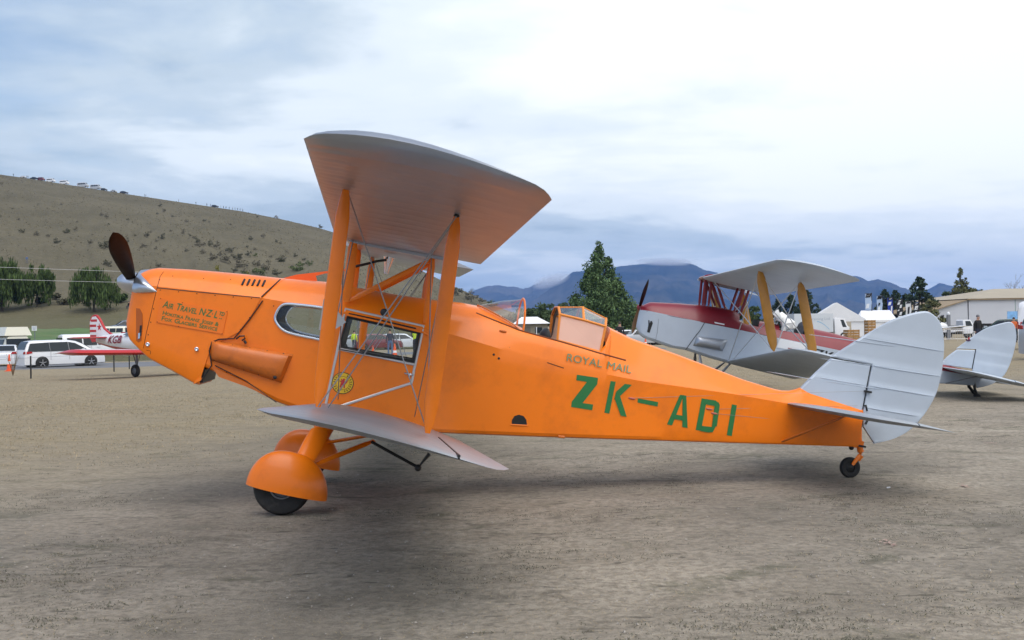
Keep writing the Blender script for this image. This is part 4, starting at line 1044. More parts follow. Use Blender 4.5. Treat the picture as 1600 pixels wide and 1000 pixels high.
tseam([(1028, 484), (1029, 500), (1027, 520), (1024, 532)], .003, .002, GREY, 'panel_seam')
tseam([(1010, 486), (1050, 494), (1100, 504), (1145, 512.5), (1200, 525), (1214, 527.5)], .004, .002, mat('maroon_dark', (.12, .01, .015), .5), 'deck_edge')
MB().poly([TG.af(u, v, tg_side(.004)) for u, v in [(1013, 500), (1019, 502), (1020, 505), (1015, 520), (1011, 519), (1013, 508)]]).build('intake_slot', BLACK, TIG, 0)
MB().poly([TG.af(u, v, tg_side(.004)) for u, v in [(1116, 503), (1132, 506), (1132, 508), (1117, 505)]]).build('placard', WHITE, TIG, 0)
mb = MB(); rows = []
for i in range(13):
    a = i / 12; row = []
    for j in range(9):
        b = j / 8; u = (1089 * (1 - a) + 1137 * a) * (1 - b) + (1083 * (1 - a) + 1129 * a) * b; v = (525 * (1 - a) + 531 * a) * (1 - b) + (540 * (1 - a) + 549 * a) * b
        h = .085 * max(0, 1 - abs(2 * a - 1) ** 7) ** .5 * max(0, 1 - abs(2 * b - 1) ** 2.6) ** .5
        row.append(TG.af(u, v, tg_side(.002 + h)))
    rows.append(row)
mb.grid(rows).build('exhaust_shroud', SILVER, TIG, 50)
MB().lathe([(.001, -.19), (.03, -.185), (.055, -.16), (.065, -.12), (.066, -.09)], MX, 20).build('spinner', MAROON, TIG)
pb = min((abs(TG.af(1021, 432, y)[0] + .13), y) for y in np.linspace(-.95, .95, 800))[1]; pq = TG.af(1021, 432, pb)
aT, LT = math.atan2(pb, pq[2]), min(1.0, math.hypot(pb, pq[2])); print('TIG PROP', pb, pq, aT, LT)
for k in (0, 1):
    mb = MB(); blade(mb, aT + k * math.pi, LT, .02, .085, -.13, 1.2, .5); mb.build('propeller_blade', mat('laminated_prop', (.20, .075, .02), .35, coat=.4, var=.3, vscale=3) if k else WOOD_DK, TIG)
# registration, partly hidden by the orange biplane's rudder
V, F, wd = runs([('ZK', 1, 0, 0)]); decal('registration_letter', V, F, wd, .70, (1271, 556.5), (1304, 564), (2.2, -12.5), BLACK, TIG, .006, TG, tg_side)
# wings with sweepback and stagger
XU, ZU = .912, .802
for sd_ in (-1, 1):
    f = vv if sd_ < 0 else mir
    sw = .155 * 4.1
    wing_patch(lambda s: (XU + sw * s, ZU - .02 + .060 * 4.1 * s), 1.30, lambda s: .069, .42, 4.48, 0, 1, 0, 1, .085, .022, 13, 70, 14, .004, moth_tip, sd_).build('upper_wing', SILVER_TAIL, TIG, 50)
    lz = lambda s: (1.68 + .37 * s, -.70 + .41 * s)
    a_ = wing_patch(lz, 1.30, lambda s: .069, .36, 4.48, 0, 1, 0, .5, .085, .022, 13, 36, 14, .004, moth_tip, sd_)
    b_ = wing_patch(lz, 1.30, lambda s: .069, .36, 4.48, 0, .775, .5, 1, .085, .022, 13, 40, 12, .004, moth_tip, sd_); a_.add(b_.v, b_.f); a_.build('lower_wing', SILVER_TAIL, TIG, 50)
    wing_patch(lz, 1.30, lambda s: .069, .36, 4.48, .785, 1, .504, 1, .085, .022, 13, 36, 6, .004, moth_tip, sd_).build('aileron', SILVER_TAIL, TIG, 50)
    YT = -2.88
    MB().strut(f(ptT(1210, 549, YT)), f(ptT(1187, 422, YT)), .155, .05, taper=.25).build('interplane_strut', OCHRE, TIG)
    MB().strut(f(ptT(1272, 560, YT)), f(ptT(1250, 441, YT)), .155, .05, taper=.25).build('interplane_strut', OCHRE, TIG)
    for A, B in [((1098, 477), (1103, 432)), ((1107, 478), (1112, 436)), ((1133, 482), (1120, 442)), ((1124, 477), (1110, 440)), ((1147, 486), (1162, 446)), ((1156, 493), (1172, 448))]:
        MB().strut(f(ptT(*A, -.27)), f(ptT(*B, -.30)), .05, .03, taper=.8).build('cabane_strut', MAROON, TIG)
    wr = MB()
    for A, B, y0, y1 in [((1187, 422), (1139, 562), YT, -.38), ((1250, 441), (1143, 565), YT, -.40), ((1187, 424), (1272, 556), YT, YT), ((1250, 441), (1210, 551), YT, YT), ((1112, 436), (1210, 550), -.3, YT), ((1172, 447), (1272, 556), -.3, YT)]:
        wr.tube([f(ptT(*A, y0)), f(ptT(*B, y1))], .009, 5)
    wr.build('bracing_wire', mat('pale_wire', (.62, .62, .62), .4, metal=.6), TIG)
    # undercarriage
    wcT = Vector((1.35 - .21 * .23, sd_ * .82, (math.sin(.2122) * 1.35 - 1.8054) / math.cos(.2122) + .977 * .23))
    wheel(TIG, wcT, .235, .12, (0, 1, 0), rim_mat=SILVER, hub=.62)
    MB().strut(wcT, Vector((1.15, sd_ * .34, -.68)), .06, .04, taper=.8).build('undercarriage_leg', GREY, TIG)
    MB().strut(wcT, Vector((1.75, sd_ * .34, -.74)), .05, .03, taper=.8).build('undercarriage_leg', SILVER, TIG)
mb = wing_patch(lambda s: (XU + .02, ZU + .01), 0.95, lambda s: .05, -.42, .42, 0, 1, 0, 1, .14, .03, 3, 20, 14, .002, None, 1, False)
mb.build('fuel_tank', MAROON, TIG, 50)
# cockpit fittings
mb = MB(); mb.box((2.98, 0, .02), (.10, .40, .40)); mb.ball((3.02, 0, .20), (.08, .17, .14)); mb.build('rear_headrest', mat('dark_leather', (.035, .04, .055), .6), TIG)
mb = MB(); mb.box((2.14, 0, .02), (.06, .40, .36)); mb.build('front_seat', DARK, TIG)
for x in (1.80, 2.50):
    hp = [Vector((x + .10 * math.sin(math.pi * k / 10), -.20 * math.cos(math.pi * k / 10), ZTT(x - .1) - .02 + .24 * math.sin(math.pi * k / 10) ** .7)) for k in range(11)]
    bs = [Vector((x - .16 * math.sin(math.pi * k / 10), -.25 * math.cos(math.pi * k / 10), ZTT(x - .1) - .03 + .03 * math.sin(math.pi * k / 10))) for k in range(11)]
    w_ = MB().tube(hp, .008, 6).build('windscreen_frame', SILVER, TIG); sub(MB().grid([hp, bs]), 'windscreen', PERSPEX, w_, 60)
q = [TG.af(u, v, tg_side(.012)) for u, v in [(1216, 528), (1259, 537.5), (1257, 550), (1214, 543)]]; dr = MB().prism(q, (0, .01, 0)).build('cockpit_door', WHITE, TIG, 0)
q = [TG.af(u, v, tg_side(.016)) for u, v in [(1231, 543.2), (1243, 545.6), (1243, 548.4), (1232, 546.5)]]; sub(MB().poly(q), 'door_placard', mat('placard_brown', (.30, .07, .06), .6), dr)
# tail
zt_ = lambda u, v, *c: (u, v, *c)
FIN = smooth_outline(px_outline([(1468, 570, 'c'), (1480, 557), (1495, 546, 'c'), (1523.5, 547, 'c'), (1518, 576, 'c')], TG), 4)
RUD = smooth_outline(px_outline([(1494, 544.5, 'c'), (1515, 529), (1540, 513), (1565, 505), (1578, 503), (1584, 507), (1587, 516), (1587.5, 532), (1581, 560), (1569, 586), (1550, 600), (1526, 606.5, 'c'), (1519, 590, 'c'), (1519, 577, 'c'), (1524.8, 545.5, 'c')], TG), 4)
MB_ = MB(); plate(MB_, FIN, 0, .05); MB_.build('fin', SILVER_TAIL, TIG, 30)
MB_ = MB(); plate(MB_, RUD, 0, .046, (*rib_lines(TG, [((1516, 530), (1586, 541)), ((1525, 549), (1583, 558)), ((1522, 566), (1575, 575))], [(1578, 502), (1526, 607)]), .008)); MB_.build('rudder', SILVER_TAIL, TIG, 30)
ribs([((1516, 530), (1586, 541)), ((1525, 549), (1583, 558)), ((1522, 566), (1575, 575)), ((1480, 558), (1521, 566))], .024, 'rudder_rib', TIG, TG, .006)
MB().tube([TG.af(u, v, 0.) for u, v in [(1524, 546), (1521, 562), (1518.5, 576)]], .014, 6).build('rudder_hinge', BLACK, TIG)
def wings_badge(mb, x0):
    return [TG.af(u, v, -.034) for u, v in x0]
em = MB().poly(wings_badge(0, [(1508, 528.5), (1512, 531), (1514, 529.5), (1517, 531), (1518, 528.5), (1516.5, 532.5), (1513.5, 533.5), (1510, 532.8)])).build('winged_emblem', mat('emblem_dark', (.06, .02, .06), .6), TIG, 0)
MB().poly(wings_badge(0, [(1512, 529.3), (1514.5, 526), (1515.5, 529.6), (1513.7, 531.5)])).build('winged_emblem', mat('emblem_red', (.45, .04, .05), .6), TIG, 0)
for sd_ in (-1, 1):
    tipt = lambda t: .20 * (1 - t / .35) ** 2.2 if t < .35 else .16 * ((t - .35) / .65) ** 2.5
    wing_patch(lambda s: (5.78 + .05 * s, -.01 - .01 * s), 1.42, lambda s: .050, .03, 1.42, 0, .55, 0, 1, .045, 0.0, 5, 30, 10, .002, tipt, sd_).build('tailplane', SILVER_TAIL, TIG, 50)
    wing_patch(lambda s: (5.78 + .05 * s, .012 - .01 * s), 1.42, lambda s: .066, .10, 1.42, .56, 1, 0, 1, .045, 0.0, 5, 30, 8, .002, tipt, sd_).build('elevator', SILVER_TAIL, TIG, 50)
    f = vv if sd_ < 0 else mir
    MB().strut(f(Vector((5.9, -.08, -.30))), f(Vector((6.3, -.7, -.03))), .03, .02, taper=.8).build('tailplane_strut', GREY, TIG)
mb = MB(); mb.tube([TG.af(u, v, 0.) for u, v in [(1512, 590), (1514, 604), (1520, 612), (1527, 618.5)]], .032, 6); mb.tube([TG.af(u, v, 0.) for u, v in [(1521, 592), (1523, 608), (1527, 617)]], .026, 6); mb.build('tail_skid_leg', BLACK, TIG)
MB().ball(TG.af(1526.5, 618, 0.), (.075, .04, .045), 10, 6).build('tail_skid_shoe', RUBBER, TIG)
# a white cover thrown over the windscreen, held by the rear cockpit rim
cv = [(1206, 489), (1216, 483), (1218, 489), (1222, 487), (1230, 493), (1231, 498), (1235, 497), (1243, 503), (1243, 513), (1240, 516), (1236, 514), (1230, 516), (1228, 521), (1222, 527), (1218, 523), (1221, 510), (1218, 502), (1213, 500), (1210, 495)]
nC = len(cv); cen = (1225, 506)
mb = MB(); rows = []
for k, (sc_, yy) in enumerate([(1.0, -.14), (.96, -.20), (.8, -.245), (.5, -.265), (.15, -.27)]):
    row = []
    for i, (u, v) in enumerate(cv):
        p = Vector(TG.af(cen[0] + (u - cen[0]) * sc_, cen[1] + (v - cen[1]) * sc_, yy + .02 * math.sin(i * 2.1 + k))); row.append(TG.world(p))
    rows.append(row)
mb.grid(rows, closed_v=True); mb.poly(rows[-1], flip=True)
rows2 = []
for k, (sc_, yy) in enumerate([(1.0, -.14), (.9, .05), (.6, .18), (.2, .2)]):
    rows2.append([TG.world(Vector(TG.af(cen[0] + (u - cen[0]) * sc_, cen[1] + (v - cen[1]) * sc_, yy))) for u, v in cv])
mb.grid(rows2, closed_v=True, flip=True); mb.poly(rows2[-1])
tag(mb.build('cockpit_cover', mat('white_cover', (.80, .80, .78), .8), None, 40), 'crumpled white cover draped over the windscreen between the cockpits of the maroon biplane', 'cover')

# ================================================================== red and white striped trainer
yk_u, yk_d = 255, 45.0
yk = ground_at(yk_u, yk_d)
YAK = thing('striped_trainer', 'white trainer aircraft with red striped rudder and KGB on its side, beside the white minivan', 'aeroplane', yk, R(144))
def yfus(X): return float(np.interp(X, [-2.6, -2.2, -1.2, 0, 1.2, 2.4, 3.6, 4.9], [.40, .50, .54, .53, .50, .43, .34, .16]))
mb = MB(); rows = []
for X in np.linspace(-2.4, 4.9, 34):
    r = yfus(X); zc = float(np.interp(X, [-2.4, 0, 2.5, 4.9], [1.42, 1.40, 1.46, 1.56])); row = []
    for q in range(20):
        a = q / 20 * 2 * math.pi; row.append((X, r * .86 * math.sin(a), zc + r * math.cos(a) * (1.0 if math.cos(a) > 0 else 1.05)))
    rows.append(row)
mb.grid(rows, closed_v=True)
mb.m = [1 if 7 <= (k % 20) <= 8 or 11 <= (k % 20) <= 12 else (2 if 9 <= (k % 20) <= 10 else 0) for k in range(len(mb.f))]
mb.poly(rows[0]); mb.poly(rows[-1], flip=True)
mb.build('fuselage', [WHITE, RED, GREY], YAK, 50)
MB().lathe([(.30, -2.75), (.46, -2.72), (.53, -2.55), (.53, -2.2), (.50, -2.1)], Matrix.Translation((0, 0, 1.42)) @ MX, 24).build('engine_cowling', RED, YAK)
MB().lathe([(.001, -3.05), (.10, -2.98), (.15, -2.75)], Matrix.Translation((0, 0, 1.42)) @ MX, 16).build('spinner', WHITE, YAK)
for k in (0, 1):
    mb = MB(); blade(mb, .5 + k * math.pi, 1.15, .05, .12, -2.85); o = mb.build('propeller_blade', BLACK, YAK); o.location = (0, 0, 1.42)
cn = MB(); rows = []
for X in np.linspace(-1.0, 2.4, 15):
    h = .52 * math.sin(math.pi * min(1, max(0, (X + 1.05) / 3.5))) ** .6; rows.append([(X, .38 * math.cos(a), 1.78 + h * math.sin(a)) for a in np.linspace(0, math.pi, 10)])
cn.grid(rows).build('canopy', mat('canopy_glass', (.10, .13, .15), .08, coat=.5), YAK, 60)
for sd_ in (-1, 1):
    def tf(t): return .10 * (1 - t) ** 2 + .18 * t ** 3
    mb = wing_patch(lambda s: (-1.10 + .28 * s, 1.02 + .11 * s), 1.75, lambda s: .02, .40, 4.65, 0, 1, 0, 1, .14, .015, 1, 20, 12, 0, tf, sd_)
    o = mb.build('wing', RED, YAK, 50)
    mb = wing_patch(lambda s: (-1.02 + .27 * s, 1.034 + .11 * s), 1.5, lambda s: .02, .45, 4.2, .12, 1, 0, 1, .145, .015, 1, 14, 10, 0, None, sd_, False); mb.build('wing_panel', WHITE, YAK, 50)
    mb = wing_patch(lambda s: (3.85 + .18 * s, 1.68), 1.05, lambda s: 0, .05, 1.62, 0, 1, 0, 1, .07, 0, 1, 14, 10, 0, tf, sd_); mb.build('tailplane', RED, YAK, 50)
    mb = wing_patch(lambda s: (4.02 + .14 * s, 1.692), .70, lambda s: 0, .12, 1.3, .08, 1, 0, 1, .075, 0, 1, 10, 8, 0, None, sd_, False); mb.build('tailplane_panel', WHITE, YAK, 50)
    mb = MB(); mb.tube([(.05, sd_ * 1.30, 1.0), (.0, sd_ * 1.32, .26)], .045, 8); mb.tube([(.30, sd_ * 1.3, .98), (.0, sd_ * 1.32, .40)], .022, 6); mb.tube([(-.2, sd_ * 1.3, .98), (-.02, sd_ * 1.32, .55)], .018, 6); mb.build('undercarriage_leg', GREY, YAK)
    wheel(YAK, (.0, sd_ * 1.40, .27), .27, .15, (0, 1, 0), rim_mat=GREY)
mb = MB(); mb.tube([(-2.0, 0, 1.0), (-2.05, 0, .24)], .04, 8); mb.build('nose_leg', GREY, YAK); wheel(YAK, (-2.05, .0, .22), .22, .12, (0, 1, 0), rim_mat=GREY)
# fin, outlined in red, with stripes and a star
FO = smooth_outline([(5.52 + (q[0] - 5.52) * 1.32, *q[1:]) for q in [(5.52, 1.62, 'c'), (5.52, 2.42), (5.36, 2.69), (5.12, 2.72), (4.90, 2.52), (4.62, 2.10), (4.25, 1.86), (3.75, 1.70, 'c'), (5.4, 1.45, 'c')]], 5)
FI = [(5.52 + (q[0] - 5.52) * 1.32, q[1]) for q in [(5.50, 1.64), (5.50, 2.40), (5.35, 2.63), (5.14, 2.65), (4.96, 2.48), (4.68, 2.05), (4.34, 1.82), (4.1, 1.74)]]
m_ = MB(); plate(m_, FO, 0, .09); fin = m_.build('fin', RED, YAK, 30)
for s_ in (-1, 1):
    sub(MB().prism([(x, s_ * .046, z) for x, z in FI], (0, s_ * .004, 0)), 'fin_panel', WHITE, fin)
    for k, zc in enumerate((1.74, 1.98, 2.22, 2.46)):
        x1 = 5.49 if zc < 2.4 else 5.42; sub(MB().prism([(x1 - .50, s_ * .051, zc - .055), (x1, s_ * .051, zc - .055), (x1, s_ * .051, zc + .055), (x1 - .50, s_ * .051, zc + .055)], (0, s_ * .003, 0)), 'rudder_stripe', RED, fin)
    st = [(4.74 + (.21 if k % 2 == 0 else .085) * math.sin(k * math.pi / 5), s_ * .052, 2.15 + (.20 if k % 2 == 0 else .08) * math.cos(k * math.pi / 5)) for k in range(10)]
    sub(MB().poly(st), 'star', RED, fin)
V, F = text2d('KGB', 1.0, 1.05, .02); wd = V[:, 0].max(); V, F = finer(V, F)
P = []
for a, b in V:
    # starboard side: text runs nose-wards to the right as seen
    X = 3.70 - 1.15 * a / wd + .0; Z = 1.42 + .34 * b / .70; X -= .07 * b / .7
    r = yfus(X); P.append((X, r * .86 * math.sqrt(max(.02, 1 - ((Z - 1.47) / r) ** 2)) + .045, Z))
mb = MB(); mb.add(P, F); mb.build('lettering', mat('dark_red_letter', (.22, .01, .03), .5), YAK, 0)
MB().tube([(2.35, 0, 1.80), (2.75, 0, 2.45)], .018, 5).build('aerial', GREY, YAK)
# ================================================================== plants
def leaf_mat(name, c, v=0.5):
    m = bpy.data.materials.new(name); m.use_nodes = True; t = m.node_tree; b = t.nodes['Principled BSDF']
    b.inputs['Roughness'].default_value = .75; b.inputs['Specular IOR Level'].default_value = .2
    g = t.nodes.new('ShaderNodeNewGeometry'); n = nz(t, t.nodes.new('ShaderNodeTexCoord').outputs['Object'], .45, 3, .6)
    f = mth(t, 'ADD', mth(t, 'MULTIPLY', g.outputs['Random Per Island'], .55), mth(t, 'MULTIPLY', n, .6))
    col = ramp(t, f, [(.25, [x * (1 - v) for x in c]), (.55, c), (.85, [min(1, x * (1 + v * 1.1)) for x in c])])
    t.links.new(col, b.inputs['Base Color']); MATS[name] = m
    return m
WILLOW = leaf_mat('willow_leaf', (.060, .092, .026)); CONIF = leaf_mat('conifer_needle', (.038, .062, .036)); BROAD = leaf_mat('broad_leaf', (.062, .092, .036)); OLIVE = leaf_mat('olive_leaf', (.105, .110, .045))
POPLAR = leaf_mat('silver_green_leaf', (.090, .145, .058)); AUTUMN = leaf_mat('autumn_leaf', (.16, .10, .03)); SCRUB = leaf_mat('grey_scrub', (.165, .150, .105)); SCRUBG = leaf_mat('green_scrub', (.10, .125, .045)); SCRUBD = leaf_mat('dark_scrub', (.105, .102, .066)); SCRUBY = leaf_mat('yellow_scrub', (.20, .19, .03))
BARK = mat('bark', (.075, .060, .048), .9, var=.3, vscale=6, bump=.6, bscale=14)
BARKP = mat('grey_twig', (.20, .18, .16), .9, var=.2)
def leaves(centres, radii, per, size, drop=0.0, seed=1, flat=0.0):
    """leaf-sized faces scattered through clumps: numpy arrays of vertices and quads"""
    g = np.random.default_rng(seed); V = []
    for c, r in zip(centres, radii):
        n = max(3, int(per * (r[0] * r[2]) ** .5)) if hasattr(r, '__len__') else per
        d = g.normal(size=(n, 3)); d /= np.linalg.norm(d, axis=1)[:, None]; k = g.random(n) ** .45
        p = np.asarray(c) + d * k[:, None] * np.asarray(r)
        if drop: p[:, 2] -= drop * (.15 + 1.3 * g.random() ** 1.3) * g.random(n) ** 1.2
        a = g.normal(size=(n, 3)); a[:, 2] *= (1 - flat); a /= np.linalg.norm(a, axis=1)[:, None]
        if drop: a = np.stack([a[:, 0] * .25, a[:, 1] * .25, -np.ones(n)], 1)
        b = np.cross(a, g.normal(size=(n, 3))); b /= np.linalg.norm(b, axis=1)[:, None] + 1e-9
        s = size * (0.6 + .8 * g.random(n))[:, None]
        w = .45 if not drop else .22
        V.append(np.stack([p - a * s, p + b * s * w, p + a * s, p - b * s * w], 1))
    V = np.concatenate(V); n = len(V)
    return V.reshape(-1, 3), np.arange(n * 4).reshape(n, 4)
def leaf_mesh(name, V, F, m):
    me = bpy.data.meshes.new(name); me.from_pydata(V.tolist(), [], F.tolist()); me.materials.append(m); me.update(); return me
def crown_clumps(shape, W, H, n, seed):
    g = np.random.default_rng(seed); C, Rr = [], []
    for i in range(n):
        for _ in range(60):
            if shape == 'cone':
                z = g.random() ** .8; rr = (1 - z) ** .85 * .5 + .03; a = g.random() * 6.28; q = g.random() ** .5
                c = (W * rr * q * math.cos(a), W * rr * q * math.sin(a), H * (.04 + .94 * z)); r = W * (.030 + .055 * (1 - z)) * (.7 + .6 * g.random()); break
            if shape == 'spire':
                ox, oy, hs, ws = [(0, 0, 1, 1), (0, 0, 1, 1), (.17, .05, .84, .75), (-.19, .06, .72, .7), (.28, -.1, .62, .6), (-.10, -.22, .80, .7), (.05, .24, .78, .7)][i % 7]
                z = g.random() ** .9; rr = .40 * ws * min(1, (1 - z) * 1.2 + .03) * (.55 + .6 * g.random()) * (1 - .4 * max(0, .16 - z) / .16); a = i * 2.4; q = .3 + .7 * g.random()
                c = (W * (ox * (1 - .5 * z) + rr * q * math.cos(a)), W * (oy * (1 - .5 * z) + rr * q * math.sin(a)), H * hs * (.05 + .92 * z)); r = W * (.028 + .055 * (1 - z)) * (.6 + .8 * g.random()); break
            d = g.normal(size=3); d /= np.linalg.norm(d); k = g.random() ** .4
            if shape == 'dome':
                if d[2] < -.35: continue
                c = (W * .42 * d[0] * k, W * .42 * d[1] * k, H * (.42 + .46 * d[2] * k)); r = W * (.055 + .085 * g.random()); break
            if shape == 'bush':
                c = (W * .42 * d[0] * k, W * .42 * d[1] * k, H * (.45 + .40 * d[2] * k)); r = W * (.12 + .10 * g.random()); break
        C.append(c); Rr.append((r, r, r * (.75 if shape != 'spire' else 1.15)))
    return np.array(C), Rr
def tree(name, label, u, v, d, W, H, shape, m, nclump=40, per=130, size=.16, trunk=.16, base=None, seed=1, drop=0.0, group=None, th=None, cat='tree'):
    p = base if base is not None else ground_at(u, d)
    t = thing(name, label, cat, p, rng.random() * 6.28, group)
    C, Rr = crown_clumps(shape, W, H, nclump, seed)
    if drop: C[:, 2] += H * .10
    th = th or H * .55
    tb = MB(); tb.tube([(0, 0, -.3), (.03, 0, th * .3), (-.02, .04, th * .7), (0, 0, th)], [trunk, trunk * .82, trunk * .6, trunk * .35], 8)
    g = np.random.default_rng(seed + 50)
    for k in range(0, nclump, max(1, nclump // 14)):
        c = Vector(C[k]); a = Vector((0, 0, min(th * .95, max(th * .35, c.z * .65)))); tb.tube([a, a.lerp(c, .55) + Vector((0, 0, -.04 * H * .5)), c], [trunk * .42, trunk * .26, trunk * .08], 5)
    if shape in ('cone', 'spire'): tb.tube([(0, 0, th * .8), (0, 0, H * .97)], [trunk * .45, .02], 6)
    tb.build('trunk', BARK, t, 60)
    V, F = leaves(C, Rr, per, size, drop, seed)
    V[:, 2] = np.maximum(V[:, 2], .15)
    link(bpy.data.objects.new('crown', leaf_mesh('crown', V, F, m)), t)
    return t
# willows at the foot of the hill
def zat(u, v, p): return CAM_H + (hor(u) - v) * p.y / FPX - p.z
w1 = on_hill(147, 488); k1 = w1.y / FPX
tree('willow_tree', 'green willow with a bare trunk, standing alone above the striped tail fin', 147, 488, 0, 84 * k1, 72 * k1, 'dome', WILLOW, 60, 130, .40, 2.6 * k1, w1, 3, 20 * k1, None, 40 * k1)
w2 = on_hill(3, 489); k2 = w2.y / FPX
tree('willow_tree', 'dark spreading willow cut by the left edge of the photo', 3, 489, 0, 96 * k2, 82 * k2, 'dome', WILLOW, 60, 140, .42, 3.2 * k2, w2, 8, 24 * k2, None, 46 * k2)
w3 = on_hill(58, 480); k3 = w3.y / FPX
tree('willow_tree', 'drooping green willow between the lone willow and the one at the photo edge', 58, 480, 0, 62 * k3, 70 * k3, 'dome', WILLOW, 44, 130, .42, 1.8 * k3, w3, 12, 30 * k3, None, 34 * k3)
w4 = on_hill(185, 474); k4 = w4.y / FPX
tree('low_bush', 'low rounded green bush right of the lone willow', 185, 474, 0, 26 * k4, 15 * k4, 'bush', WILLOW, 12, 130, .4, .15, w4, 15, 0, None, 3 * k4, 'bush')
w5 = on_hill(63, 477); k5 = w5.y / FPX
tree('low_bush', 'small dark round bush under the willows', 63, 477, 0, 20 * k5, 10 * k5, 'bush', CONIF, 10, 120, .35, .12, w5, 16, 0, None, 2 * k5, 'bush')
for i, (u, v, w, h) in enumerate([(100, 478, 22, 9), (122, 474, 20, 8), (88, 470, 18, 10), (135, 478, 14, 6)]):
    p = on_hill(u, v); k = p.y / FPX
    tree('low_bush', ['brown scrubby bush between the two willows', 'grey-brown scrub below the gap between the willows', 'dead grey bush beside the drooping willow', 'small brown bush beside the lone willow trunk'][i], u, v, 0, w * k, h * k, 'bush', SCRUBD, 9, 90, .3, .1, p, 30 + i, 0, 'bushes under the willows', 2 * k, 'bush')
# shrubs over the hill face
SH = [(3, 288, 6, 5), (29, 345, 6, 5), (35, 364, 12, 7), (58, 370, 12, 11), (103, 365, 13, 10), (119, 362, 9, 8), (76, 371, 9, 7), (89, 381, 14, 11), (140, 383, 11, 9), (163, 390, 20, 20), (159, 338, 9, 6), (167, 342, 8, 10), (170, 352, 5, 4), (199, 379, 9, 12), (211, 370, 6, 5), (227, 370, 9, 7), (235, 364, 6, 5), (251, 325, 9, 7), (256, 332, 8, 9), (246, 335, 5, 4), (244, 392, 8, 7), (257, 395, 7, 7), (253, 374, 14, 12), (224, 386, 15, 6), (168, 417, 18, 14), (250, 418, 18, 8), (96, 322, 5, 4), (20, 328, 5, 3), (1, 340, 6, 5), (230, 372, 8, 11), (267, 362, 6, 5), (286, 366, 8, 10), (296, 370, 6, 6), (304, 374, 8, 8), (309, 380, 10, 11), (310, 386, 13, 9), (318, 384, 9, 8), (328, 385, 11, 12), (340, 390, 15, 14), (360, 394, 17, 11), (334, 407, 18, 15), (356, 412, 26, 18), (372, 406, 20, 15), (376, 418, 28, 16), (389, 403, 13, 11), (402, 416, 20, 13), (382, 427, 15, 10), (366, 427, 14, 9), (416, 423, 20, 14), (432, 430, 20, 12), (440, 409, 20, 11), (423, 403, 8, 6), (392, 375, 9, 9), (411, 373, 9, 8), (432, 379, 6, 6), (438, 381, 6, 5), (292, 348, 8, 6), (320, 347, 8, 6), (327, 348, 5, 4), (500, 358, 9, 8), (432, 341, 8, 6), (399, 391, 8, 6), (387, 388, 6, 6), (244, 379, 7, 5), (292, 394, 9, 6), (317, 398, 12, 8), (220, 388, 8, 6), (462, 401, 9, 7), (447, 396, 7, 5), (475, 408, 8, 6), (345, 400, 15, 10), (420, 412, 10, 7), (402, 340, 5, 4), (360, 352, 6, 4), (270, 340, 6, 4), (120, 348, 6, 4), (60, 320, 5, 3), (200, 345, 6, 4)]
SHG = [(406, 429, 30, 14), (464, 424, 30, 19), (484, 416, 15, 10), (381, 430, 13, 9), (440, 410, 14, 9), (400, 402, 10, 7), (108, 363, 6, 6)]
SHY = [(340, 424, 9, 13), (388, 431, 8, 8)]
protos = {}
for kind_, mm in (('d', SCRUBD), ('s', SCRUB), ('g', SCRUBG), ('y', SCRUBY)):
    for k in range(3):
        C, Rr = crown_clumps('bush', 1.0, .8, 11, 90 + k * 7); V, F = leaves(C, Rr, 210, .060, 0, 70 + k); protos[kind_, k] = leaf_mesh('scrub', V, F, mm)
def where(u, v):
    a = 'high on' if v < 345 else ('half way up' if v < 385 else 'low on')
    return a
def shrub(u, v, w, h, kd, i):
    p = on_hill(u, v); k = p.y / FPX; o = bpy.data.objects.new('hillside_shrub', protos[kd, i % 3]); COL.objects.link(o)
    o.location = p - Vector((0, 0, .08 * h * k)); o.scale = (w * k * 1.05, w * k * .9, h * k * 1.35); o.rotation_euler = (0, 0, rng.random() * 6.28)
    side_ = 'above the willows' if u < 150 else ('by the propeller tip' if u < 235 else ('above the orange cowling' if u < 345 else 'in the scrub band'))
    size_ = 'tiny' if w < 7 else ('small' if w < 13 else 'broad')
    colr = {'d': 'dark', 's': 'grey-brown', 'g': 'green', 'y': 'yellow-green'}[kd]
    tag(o, None, 'shrub', 'shrubs scattered over the dry hillside'); SHL.append((f'{size_} {colr} shrub', f'{where(u, v)} the hill {side_}', u, o))
SHL = []
ORD = ['first', 'second', 'third', 'fourth', 'fifth', 'sixth', 'seventh', 'eighth', 'ninth', 'tenth']
for i, q in enumerate(SH): shrub(*q, 's' if (i * 7) % 5 < 3 else 'd', i)
for i, q in enumerate(SHG): shrub(*q, 'g', i)
for i, q in enumerate(SHY): shrub(*q, 'y', i)
for key in sorted(set((a, b) for a, b, _, _ in SHL)):
    same = sorted([(u, o.name, o) for a, b, u, o in SHL if (a, b) == key])
    for k, (_, _, o) in enumerate(same):
        o['label'] = f'{key[0]} {key[1]}' if len(same) == 1 else (f'{ORD[k]} {key[0]} from the left, {key[1]}' if k == 0 else f'{ORD[k]} {key[0]} from the left, {key[1]}')
